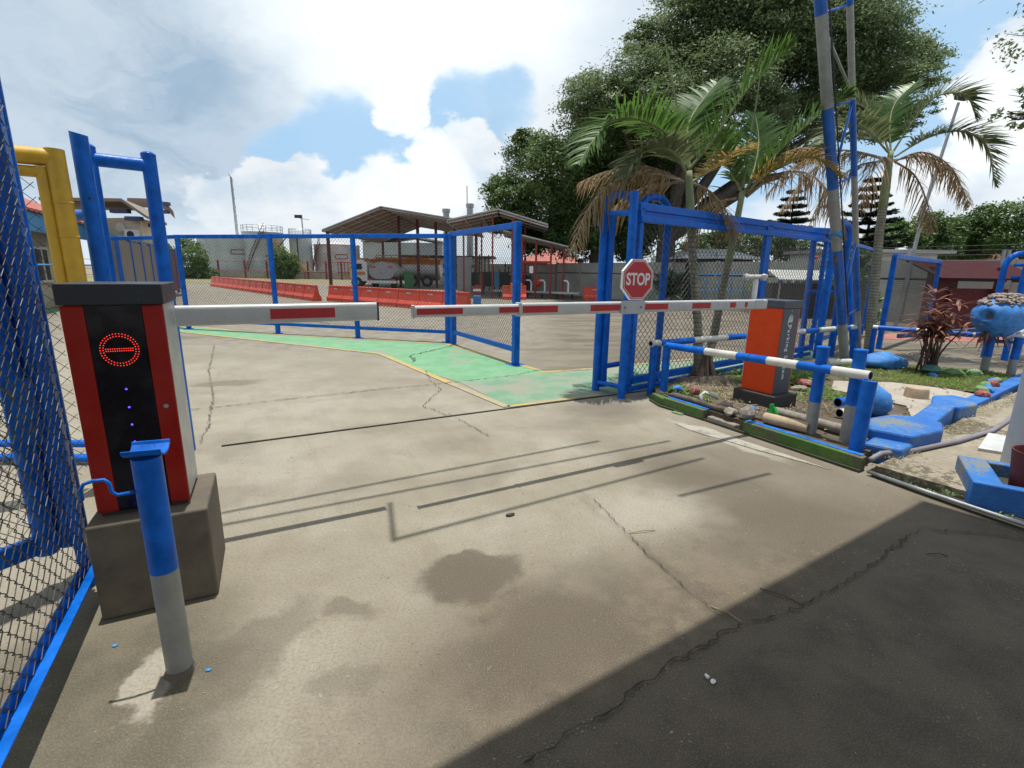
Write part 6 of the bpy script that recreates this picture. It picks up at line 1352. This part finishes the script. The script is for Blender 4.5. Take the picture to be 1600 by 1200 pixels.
sA = shed('open_shed', 'larger brown roofed open shed over the tanker trucks', -14.2, -3.2, 38, 54, 4.15, 5.85, 4.9, -9.8, [(-13.9, 38.3), (-9.4, 42), (-7.9, 42), (-6.4, 42), (-13.6, 53), (-9.9, 53), (-7.0, 53), (-4.6, 40)], 'maroon')
sB = shed('open_shed', 'smaller brown roofed open shed on thin red posts before the dark tree', -3.5, 1.75, 27, 37, 3.95, 4.52, 3.80, -.85, [(-2.7, 27.4), (-1.15, 27.4), (-1.9, 30), (-.1, 27.2), (.62, 29), (-2.7, 36.5), (.2, 36.5)])
sC = root('lean_to', (1.2, 28, 0), 'low sloping metal lean to on red frame beside the dark tree', 'shed')
MB().extr([(-.6, 3.52), (2.9, 2.74), (2.9, 2.80), (-.6, 3.58)], (0, 27.2, 0), (1, 0, 0), (0, 0, 1), (0, 5, 0)).build('roof', 'sheet', sC)
for x, z in ((.45, 3.2), (1.2, 3.1), (2.0, 2.9), (2.7, 2.75)): MB().tube([(x, 27.5, 0), (x, 27.5, z)], .055, 8).build('column', 'redsteel', sC)
for z, y in ((1.95, 27.5), (1.9, 30)): MB().bar((.45, y, z), (2.0, y, z), .08, .12).build('beam', 'redsteel', sC)
mb = MB()
for k in range(14): x = -2.9+.33*k; mb.tube([(x, 33, .2), (x+rnd.uniform(-.1, .1), 33, 1.5+rnd.random())], .04, 5)
mb.box((-1.6, 33.2, .9), (2.6, .3, .9)); mb.box((.3, 34, .6), (1.2, .6, 1.2))
eq = root('filling_rack', (-1, 33, 0), 'dark cluster of pump pipes and cabinets under the small shed', 'equipment'); mb.build('pipework', 'dark', eq)
MB().box((-1.05, 31.5, .95), (.30, .3, .9)).build('blue_panel', 'fascia', eq); MB().box((-3.2, 33, 1.2), (.9, .4, 2.2)).build('grey_cabinet', 'steel', eq); MB().tube([(-2.0, 31.8, 0), (-2.0, 31.8, 1.3)], .14, 10).build('red_pump', 'redsteel', eq)
MB().box((.95, 27.42, 1.55), (.20, .03, .36)).build('notice_sheet', 'sign_white', sC)
bnh = root('pipe_bench', (1.2, 28.2, 0), 'long white low pipe rack running along under the lean to', 'pipe rack')
MB().bar((-1.2, 29.3, .34), (3.6, 27.0, .34), .35, .10).build('beam', 'sheet', bnh)
for k in range(6): q = (k+.5)/6; MB().box((-1.2+4.8*q, 29.3-2.3*q, .15), (.1, .3, .3)).build('foot', 'dark', bnh)
for x, y in ((1.0, 28.2), (1.75, 28.1), (3.0, 27.5)): MB().tube([(x, y, .38), (x, y, .85), (x-.1, y, .98), (x-.3, y, .98)], .045, 8).build('gooseneck', 'sign_white', bnh)
orb = MB().rock((1.35, 28.6, .85), (.5, .3, .5), 3, lev=2, rough=.2); tag(orb.build('hose_reel', 'barrier'), 'orange hose reel hanging under the lean to', 'hose reel')
# trucks
def wheel(t, x, y, r_=.48, w_=.3):
    o = MB().tube([(x, y-w_/2, r_), (x, y+w_/2, r_)], r_, 20).build('wheel', 'tyre', t, True, ang=40); MB().tube([(x, y-w_/2-.01, r_), (x, y+w_/2+.01, r_)], r_*.5, 14).build('rim', 'steel', o)
tkA = root('tanker_truck', (-10, 44, 0), 'side on yellow cab tanker truck with orange topped white tank', 'truck')
mb = MB(); mb.extr([(-13.9, .55), (-12.5, .55), (-12.5, 2.0), (-12.9, 2.35), (-13.6, 2.35), (-13.95, 1.5)], (0, 43, 0), (1, 0, 0), (0, 0, 1), (0, 2.1, 0)); mb.build('cab', 'truck_yellow', tkA, bevel=.06)
MB().extr([(-13.82, 1.5), (-13.0, 1.5), (-13.0, 2.15), (-13.55, 2.15)], (0, 42.98, 0), (1, 0, 0), (0, 0, 1), (0, 2.14, 0)).build('side_window', 'glass', tkA)
mb = MB()
pr = [(1.0*math.cos(R(a)), 1.55+.72*math.sin(R(a))) for a in range(0, 360, 20)]; mb.extr(pr, (-12.3, 44, 0), (0, 1, 0), (0, 0, 1), (6.0, 0, 0)); mb.build('tank', 'truck_white', tkA, True, ang=30)
pr = [(1.02*math.cos(R(a)), 1.56+.74*math.sin(R(a))) for a in range(25, 156, 10)]; MB().extr(pr, (-12.32, 44, 0), (0, 1, 0), (0, 0, 1), (6.04, 0, 0)).build('orange_top', 'truck_orange', tkA, True, ang=30)
mb = MB(); mb.box((-9.6, 44, 2.38), (4.6, .7, .12)); 
for k in range(8): mb.tube([(-11.8+.65*k, 43.6, 2.3), (-11.8+.65*k, 43.6, 2.62)], .03, 4)
mb.tube([(-11.8, 43.6, 2.6), (-7.2, 43.6, 2.6)], .03, 4); mb.build('walkway', 'truck_orange', tkA)
MB().box((-10, 44, .68), (7, 1.0, .25)).build('chassis', 'dark', tkA)
for x in (-13.1, -8.6, -7.4): wheel(tkA, x, 43.15)
tkB = root('tanker_truck', (-11, 39.5, 0), 'white tanker truck seen from behind with red tail lamps', 'truck')
pr = [(.98*math.cos(R(a)), 1.30+.68*math.sin(R(a))) for a in range(0, 360, 15)]; MB().extr(pr, (-10.2, 39.2, 0), (1, 0, 0), (0, 0, 1), (0, 4.5, 0)).build('tank', 'truck_white', tkB, True, ang=30)
MB().extr([(a*1.03, 1.30+(b_-1.30)*1.04) for a, b_ in pr], (-10.2, 39.14, 0), (1, 0, 0), (0, 0, 1), (0, .1, 0)).build('end_rim', 'steel', tkB)
MB().box((-10.2, 39.0, .48), (2.3, .18, .22)).build('bumper', 'truck_white', tkB, bevel=.02); MB().box((-10.2, 39.3, .62), (1.9, .5, .14)).build('crossmember', 'dark', tkB)
for x in (-11.05, -9.35): MB().box((x, 38.98, .66), (.36, .1, .13)).build('tail_lamp', 'sign_red', tkB)
for x in (-10.85, -9.55): MB().box((x, 39.1, 1.62), (.32, .04, .10)).build('red_mark', 'sign_red', tkB)
for x in (-10.95, -9.45): 
    o = MB().tube([(x-.17, 39.9, .42), (x+.17, 39.9, .42)], .42, 18).build('wheel', 'tyre', tkB, True, ang=40)
mb = MB(); mb.extr([(-1.05, .8), (1.05, .8), (1.05, 2.0), (.8, 2.3), (-.8, 2.3), (-1.05, 2.0)], (-10.2, 43.75, 0), (1, 0, 0), (0, 0, 1), (0, 1.3, 0)); mb.build('cab', 'truck_white', tkB)
tkC = root('parked_truck', (-12.3, 39.6, 0), 'white and orange truck front beside the rear view tanker', 'truck')
mb = MB(); mb.extr([(-12.6, .5), (-11.35, .5), (-11.35, 1.9), (-11.7, 2.15), (-12.3, 2.1), (-12.65, 1.3)], (0, 39.2, 0), (1, 0, 0), (0, 0, 1), (0, 1.8, 0)); mb.build('cab', 'truck_white', tkC, bevel=.05)
MB().box((-12.05, 39.15, 1.62), (.6, .06, .42)).build('window', 'glass', tkC); MB().box((-12.05, 40, 2.14), (1.0, 1.4, .14)).build('orange_roof', 'truck_orange', tkC); wheel(tkC, -12.2, 39.3, .42)
MB().box((-12.0, 39.16, 1.12), (.9, .04, .22)).build('orange_stripe', 'truck_orange', tkC)
bn = root('wheeled_bin', (-8.2, 39.5, 0), 'green wheeled bin right of the rear view tanker', 'bin'); MB().extr([(-.28, .08), (.28, .08), (.34, 1.15), (-.34, 1.15)], (-8.2, 39.3, 0), (1, 0, 0), (0, 0, 1), (0, .6, 0)).build('body', 'bin_green', bn); MB().box((-8.2, 39.6, 1.2), (.74, .7, .08)).build('lid', 'bin_green', bn)
# red roofed house behind the wall
hr = root('red_roofed_house', (3, 44, 0), 'low house with faded red hip roof behind the perimeter wall', 'house'); MB().box((2.9, 44.5, 1.0), (4.4, 4, 2.0)).build('wall', 'dark', hr)
MB().add([(.2, 41.5, 2.05), (6, 41.5, 2.05), (6, 47.5, 2.05), (.2, 47.5, 2.05), (2.2, 44.5, 3.3), (4.2, 44.5, 3.3)], [(0, 1, 5, 4), (1, 2, 5), (2, 3, 4, 5), (3, 0, 4)]).build('roof', 'tile', hr)
MB().bar((.2, 41.45, 1.98), (6, 41.45, 1.98), .06, .16).build('fascia', 'brownpanel', hr)
# perimeter wall
def pwall(name, A, B, H, label, step=2.4):
    A, B = Vector((*A, 0)), Vector((*B, 0)); d = (B-A).normalized(); L = (B-A).length; a = math.atan2(d.y, d.x); n = int(L/step); t = root(name, A, label, 'wall')
    c_ = (A+B)/2
    MB().box((c_.x, c_.y, H*.34), (L, .12, H*.68), a).build('lower_panels', 'wall_gray', t); MB().box((c_.x, c_.y, H*.85), (L, .12, H*.28), a).build('upper_panels', 'wall_gray', t)
    MB().box((c_.x, c_.y, H*.695), (L, .07, H*.03), a).build('groove', 'dark', t)
    for k in range(n+1):
        q = A+d*(L*k/n); MB().box((q.x, q.y, H*.5+.01), (.09, .17, H+.02), a).build('post', 'wall_gray' if k % 2 else 'brownpanel', t)
    nrm = Vector((d.y, -d.x, 0)); mb = MB()
    for k in range(n+1):
        q = A+d*(L*k/n); mb.tube([q+Vector((0, 0, H)), q+nrm*.22+Vector((0, 0, H+.38))], .02, 4)
    for z in (.12, .25, .38): mb.tube([A+nrm*.22*z/.38+Vector((0, 0, H+z)), B+nrm*.22*z/.38+Vector((0, 0, H+z))], .008, 3)
    mb.build('wire_arms', 'dark', t); return t
pwall('perimeter_wall', (-2.5, 36.5), (2.8, 33.2), 1.95, 'short stretch of concrete panel wall behind the small shed')
pwall('perimeter_wall', (2.86, 33.1), (16.6, 10.2), 2.02, 'long concrete panel perimeter wall running from dark tree to right edge')
pwall('perimeter_wall', (16.7, 10.1), (30, 6), 2.02, 'concrete panel wall continuing beyond the right edge hoops')
# hut etc beyond the gate
hu = root('garden_hut', (9.1, 24, 0), 'dark hut with pale corrugated hip roof seen through the sliding gate', 'hut')
MB().box((9.6, 24.6, 1.1), (2.9, 2.0, 2.2)).build('wall', 'dark', hu); MB().add([(7.7, 23.2, 2.15), (11.5, 23.2, 2.15), (11.5, 26.4, 2.15), (7.7, 26.4, 2.15), (8.8, 24.8, 2.65), (10.4, 24.8, 2.65)], [(0, 1, 5, 4), (1, 2, 5), (2, 3, 4, 5), (3, 0, 4)]).build('roof', 'sheet', hu)
wb = root('white_gable_house', (12, 36, 0), 'white gabled house wall behind the agave and perimeter wall', 'house'); MB().extr([(0, 0), (2.6, 0), (2.6, 1.9), (1.0, 3.0), (0, 2.6)], (10.2, 34, 0), (1, 0, 0), (0, 0, 1), (0, 4, 0)).build('wall', 'white_plaster', wb); MB().bar((10.0, 33.9, 2.7), (11.2, 33.9, 3.12), .1, .1).build('verge', 'dark', wb); MB().bar((11.2, 33.9, 3.12), (13.0, 33.9, 1.95), .1, .1).build('verge', 'dark', wb)
lf_ = root('low_blue_fence', (8, 20.5, 0), 'thin light blue bar fence by the yellow green clump', 'fence')
for k in range(6): MB().tube([(7.5+.55*k, 21+.05*k, 0), (7.5+.55*k, 21+.05*k, 1.5)], .022, 6).build('post', 'fascia', lf_)
for z in (.25, .8, 1.45): MB().tube([(7.5, 21, z), (10.3, 21.25, z)], .022, 6).build('rail', 'fascia', lf_)
aw = root('striped_awning', (11, 17.4, 0), 'low stall with pale striped metal awning beyond the sliding gate', 'stall')
MB().extr([(0, 1.30), (.9, 1.62), (.9, 1.66), (0, 1.34)], (9.1, 17.3, 0), (0, 1, 0), (0, 0, 1), (2.9, 0, 0)).build('awning', 'sheet', aw)
mb = MB(); [mb.box((9.16+.29*k, 17.32, 1.26), (.15, .02, .12)) for k in range(10)]; mb.build('valance', 'navy', aw); MB().box((10.5, 18.1, .6), (2.6, .5, 1.2)).build('counter', 'dark', aw)
for x in (9.2, 11.9): MB().tube([(x, 17.4, 0), (x, 17.4, 1.32)], .03, 8).build('leg', 'steel', aw)
bladeplant('banana_bush', 'broad leaved green bush with red blooms above the striped awning', [(10.2, 18.9, .8), (10.9, 19, .8), (11.6, 19, .8), (11.3, 19.2, 1.0)], 34, 1.25, .09, 'leaf_light', 61, droop=.5, up=.8)
for i, (x, z, lb) in enumerate(((10.9, 2.1, 'red bloom on the bush above the striped awning'),)): tag(MB().rock((x, 18.4, z), (.14, .12, .14), 3, lev=1).build('flower', 'sign_red'), lb, 'flower')
wh2 = root('blue_trim_house', (13.5, 22, 0), 'white house with navy shutters behind the striped awning', 'house'); MB().box((15.2, 22.5, 1.2), (4.4, 3, 2.4)).build('wall', 'white_plaster', wh2)
for x in (13.6, 14.5, 15.4): MB().box((x, 20.96, 1.75), (.45, .06, .6)).build('shutter', 'navy', wh2)
MB().box((15.2, 22.3, 2.47), (4.9, 3.8, .13)).build('roof', 'sheet', wh2)
# maroon shelter
ks = root('maroon_shelter', (12.3, 13.8, 0), 'maroon painted steel shelter with sloping roof before the concrete wall', 'shelter')
MB().add([(11.36, 13.43, 1.43), (13.57, 13.02, 1.43), (13.43, 13.98, 1.9), (11.04, 14.35, 1.9), (11.36, 13.43, 1.47), (13.57, 13.02, 1.47), (13.43, 13.98, 1.94), (11.04, 14.35, 1.94)], [(3, 2, 1, 0), (4, 5, 6, 7), (0, 1, 5, 4), (1, 2, 6, 5), (2, 3, 7, 6), (3, 0, 4, 7)]).build('roof', 'maroon_roof', ks)
for x, y, w_ in ((11.45, 13.85, .16), (12.97, 13.55, .09)): MB().box((x, y, .88), (w_, w_, 1.76)).build('post', 'maroon', ks)
MB().box((12.7, 13.75, .62), (1.35, .06, 1.15), -.2).build('back_panel', 'maroon', ks); MB().box((11.9, 14.0, .85), (.7, .06, 1.6), -.2).build('side_panel', 'maroon', ks)
sp_ = root('slanted_pole', (12.0, 13.0, 0), 'grey steel pole with short stub standing before the maroon shelter', 'pole'); MB().tube([(12.02, 12.4, 0), (11.98, 12.4, 2.15)], .045, 12).build('pole', 'steel', sp_, True, ang=40); MB().tube([(11.90, 12.42, 1.75), (11.89, 12.42, 2.15)], .04, 10).build('stub', 'steel', sp_, True, ang=40)
sl = root('light_pole', (10.4, 13.5, 0), 'slim grey light pole rising through the third palm fronds', 'light pole'); MB().tube([(10.42, 13.5, 0), (10.6, 13.5, 3.2), (10.95, 13.5, 5.7)], [.05, .042, .032], 12).build('pole', 'steel', sl, True, ang=40); MB().box((11.05, 13.45, 5.85), (.36, .3, .16), .3).build('lamp_head', 'dark', sl, bevel=.02); MB().tube([(10.47, 13.5, 2.0), (10.49, 13.5, 2.2)], .10, 10).build('collar', 'steel', sl)
# roofs among the background trees
for x, y, z, w_, lb in ((44.0, 52, 4.6, 1.6, 'small pink house wall peeking between background trees, left one'), (46.4, 52, 3.2, 1.8, 'orange house wall low between background trees above the shelter'), (49.0, 52, 5.0, 1.8, 'orange roofed wall peeking between background trees, right one')):
    t = root('hillside_house', (x, y, 0), lb, 'house'); MB().box((x, y, z/2), (w_, 2, z)).build('wall', 'pinkwall', t); MB().extr([(-w_*.62, z), (0, z+.6), (w_*.62, z)], (x, y-1.2, 0), (1, 0, 0), (0, 0, 1), (0, 2.4, 0)).build('roof', 'tile', t)
# ------------------------------------------------------------------ houses at left
h1 = root('cream_house', (-17, 16, 0), 'cream house with light blue fascia and red tiled roof behind yellow gate', 'house')
dH = Vector((-2.97, 5.63, 0)).normalized(); nH = Vector((-dH.y, dH.x, 0)); E0 = Vector((-14.04, 14.85, 0))-dH*9; LH = 17.0; E1 = E0+dH*LH
def hp(a, off, z): q = E0+dH*a+nH*off; return (q.x, q.y, z)
MB().add([hp(0, .7, 0), hp(LH, .7, 0), hp(LH, 6, 0), hp(0, 6, 0), hp(0, .7, 2.6), hp(LH, .7, 2.6), hp(LH, 6, 2.6), hp(0, 6, 2.6)], [(0, 1, 5, 4), (1, 2, 6, 5), (2, 3, 7, 6), (3, 0, 4, 7), (4, 5, 6, 7)]).build('wall', 'cream', h1)
MB().add([hp(-.3, 0, 2.42), hp(LH+.3, 0, 2.42), hp(LH+.3, 0, 2.98), hp(-.3, 0, 2.98), hp(-.3, .05, 2.42), hp(LH+.3, .05, 2.42), hp(LH+.3, .05, 2.98), hp(-.3, .05, 2.98)], [(0, 1, 2, 3), (5, 4, 7, 6), (3, 2, 6, 7), (1, 0, 4, 5), (1, 5, 6, 2)]).build('fascia', 'fascia', h1)
MB().add([hp(-.4, -.1, 2.99), hp(LH+.4, -.1, 2.99), hp(LH-2, 3.3, 4.5), hp(2, 3.3, 4.5), hp(-.4, 6.6, 2.99), hp(LH+.4, 6.6, 2.99)], [(0, 1, 2, 3), (1, 5, 2), (5, 4, 3, 2), (4, 0, 3)]).build('roof', 'tile', h1)
mb = MB()
for k in range(44): a = .1+k*.39; q = min(1, max(0, (a-.0)/2.4)); mb.tube([hp(a, -.12, 3.02), hp(min(max(a, 2), LH-2), 3.2, 4.5)], .05, 5)
mb.build('tile_ribs', 'tile', h1)
for a in (4.5, 8.0, 11.5, 14.6):
    w_ = MB().add([hp(a, .66, .9), hp(a+1.2, .66, .9), hp(a+1.2, .66, 2.0), hp(a, .66, 2.0)], [(0, 1, 2, 3)]).build('window', 'glass', h1)
    mb = MB(); mb.bar(hp(a, .64, .9), hp(a+1.2, .64, .9), .06, .08); mb.bar(hp(a, .64, 2.0), hp(a+1.2, .64, 2.0), .06, .08); mb.tube([hp(a+.6, .64, .9), hp(a+.6, .64, 2)], .03, 4); mb.build('window_frame', 'white_plaster', w_)
MB().tube([hp(0, -.2, 1.46), hp(LH, -.2, 1.46)], .03, 6).build('front_rail', 'fascia', h1)
h2 = root('gabled_house', (-17, 23, 0), 'cream building with grey gable eaves and navy timbers behind the goalpost guide', 'house')
MB().prism([(-18.6, 22.3), (-15.66, 21.6), (-17.2, 25.2), (-20.5, 25.6)], 0, 3.42).build('wall', 'cream', h2)
mb = MB()
def slope(P_, back, th=.12):
    n = len(P_); V = [Vector(p) for p in P_]+[Vector(p)+Vector(back) for p in P_]; V += [v-Vector((0, 0, th)) for v in V]
    F = [];
    for i in range(n-1): F += [(i, i+1, n+i+1, n+i), (2*n+i+1, 2*n+i, 3*n+i, 3*n+i+1), (i, 2*n+i, 2*n+i+1, i+1)]
    F += [(n-1, 2*n+n-1, 3*n+n-1, 2*n-1)]; mb.add(V, F)
slope([(-19.2, 21.0, 4.10), (-15.87, 21.0, 4.10), (-14.94, 21.0, 3.45)], (-1.5, 3.4, 0)); mb.build('roof', 'brownpanel', h2)
mb = MB(); slope([(-18.6, 25.0, 4.62), (-17.08, 25.0, 4.60), (-16.72, 25.0, 4.38), (-16.46, 25.0, 4.06)], (-1.6, 2.5, 0), .15); mb.build('rear_roof', 'underside', h2)
for x0_, y_, z_, w_ in ((-16.35, 21.5, 3.66, .72), (-15.75, 21.4, 3.36, .62), (-15.45, 22.2, 3.16, .5), (-17.0, 24.9, 4.36, .9), (-17.0, 24.9, 4.0, .7)): MB().box((x0_, y_, z_), (w_, .25, .16)).build('eave_timber', 'navy', h2)
acu = root('air_conditioner', (-16.0, 22.2, 2.6), 'white air conditioner unit on the gabled house wall', 'air conditioner'); MB().box((-16.0, 21.5, 2.72), (.50, .26, .42)).build('case', 'white_plaster', acu, bevel=.02); MB().tube([(-15.98, 21.36, 2.72), (-15.98, 21.37, 2.72)], .15, 18).build('fan_grille', 'dark', acu)
MB().tube([(-16.55, 21.60, 3.02), (-16.55, 21.80, 3.02)], .17, 20).build('round_vent', 'white_plaster', h2); MB().tube([(-16.55, 21.58, 3.02), (-16.55, 21.60, 3.02)], .13, 20).build('vent_grille', 'cream', h2)
hf = root('panel_fence', (-14, 18, 0), 'taupe panel fence with blue posts receding beside the houses', 'fence'); A_ = Vector((-12.6, 16.2, 0)); B_ = Vector((-19.8, 30, 0)); dd_ = (B_-A_)
aH = math.atan2(dd_.y, dd_.x); nP = 8
for k in range(nP+1):
    q = A_+dd_*k/nP; MB().box((q.x, q.y, 1.19), (.10, .12, 2.38), aH).build('post', 'blue', hf)
    if k < nP: c_ = A_+dd_*(k+.5)/nP; MB().box((c_.x, c_.y, 1.22), (dd_.length/nP-.12, .05, 2.1), aH).build('panel', 'brownpanel' if k < 4 else 'maroon', hf)
MB().bar(pz(A_, 2.36), pz(B_, 2.36), .08, .06).build('cap_rail', 'fascia', hf)
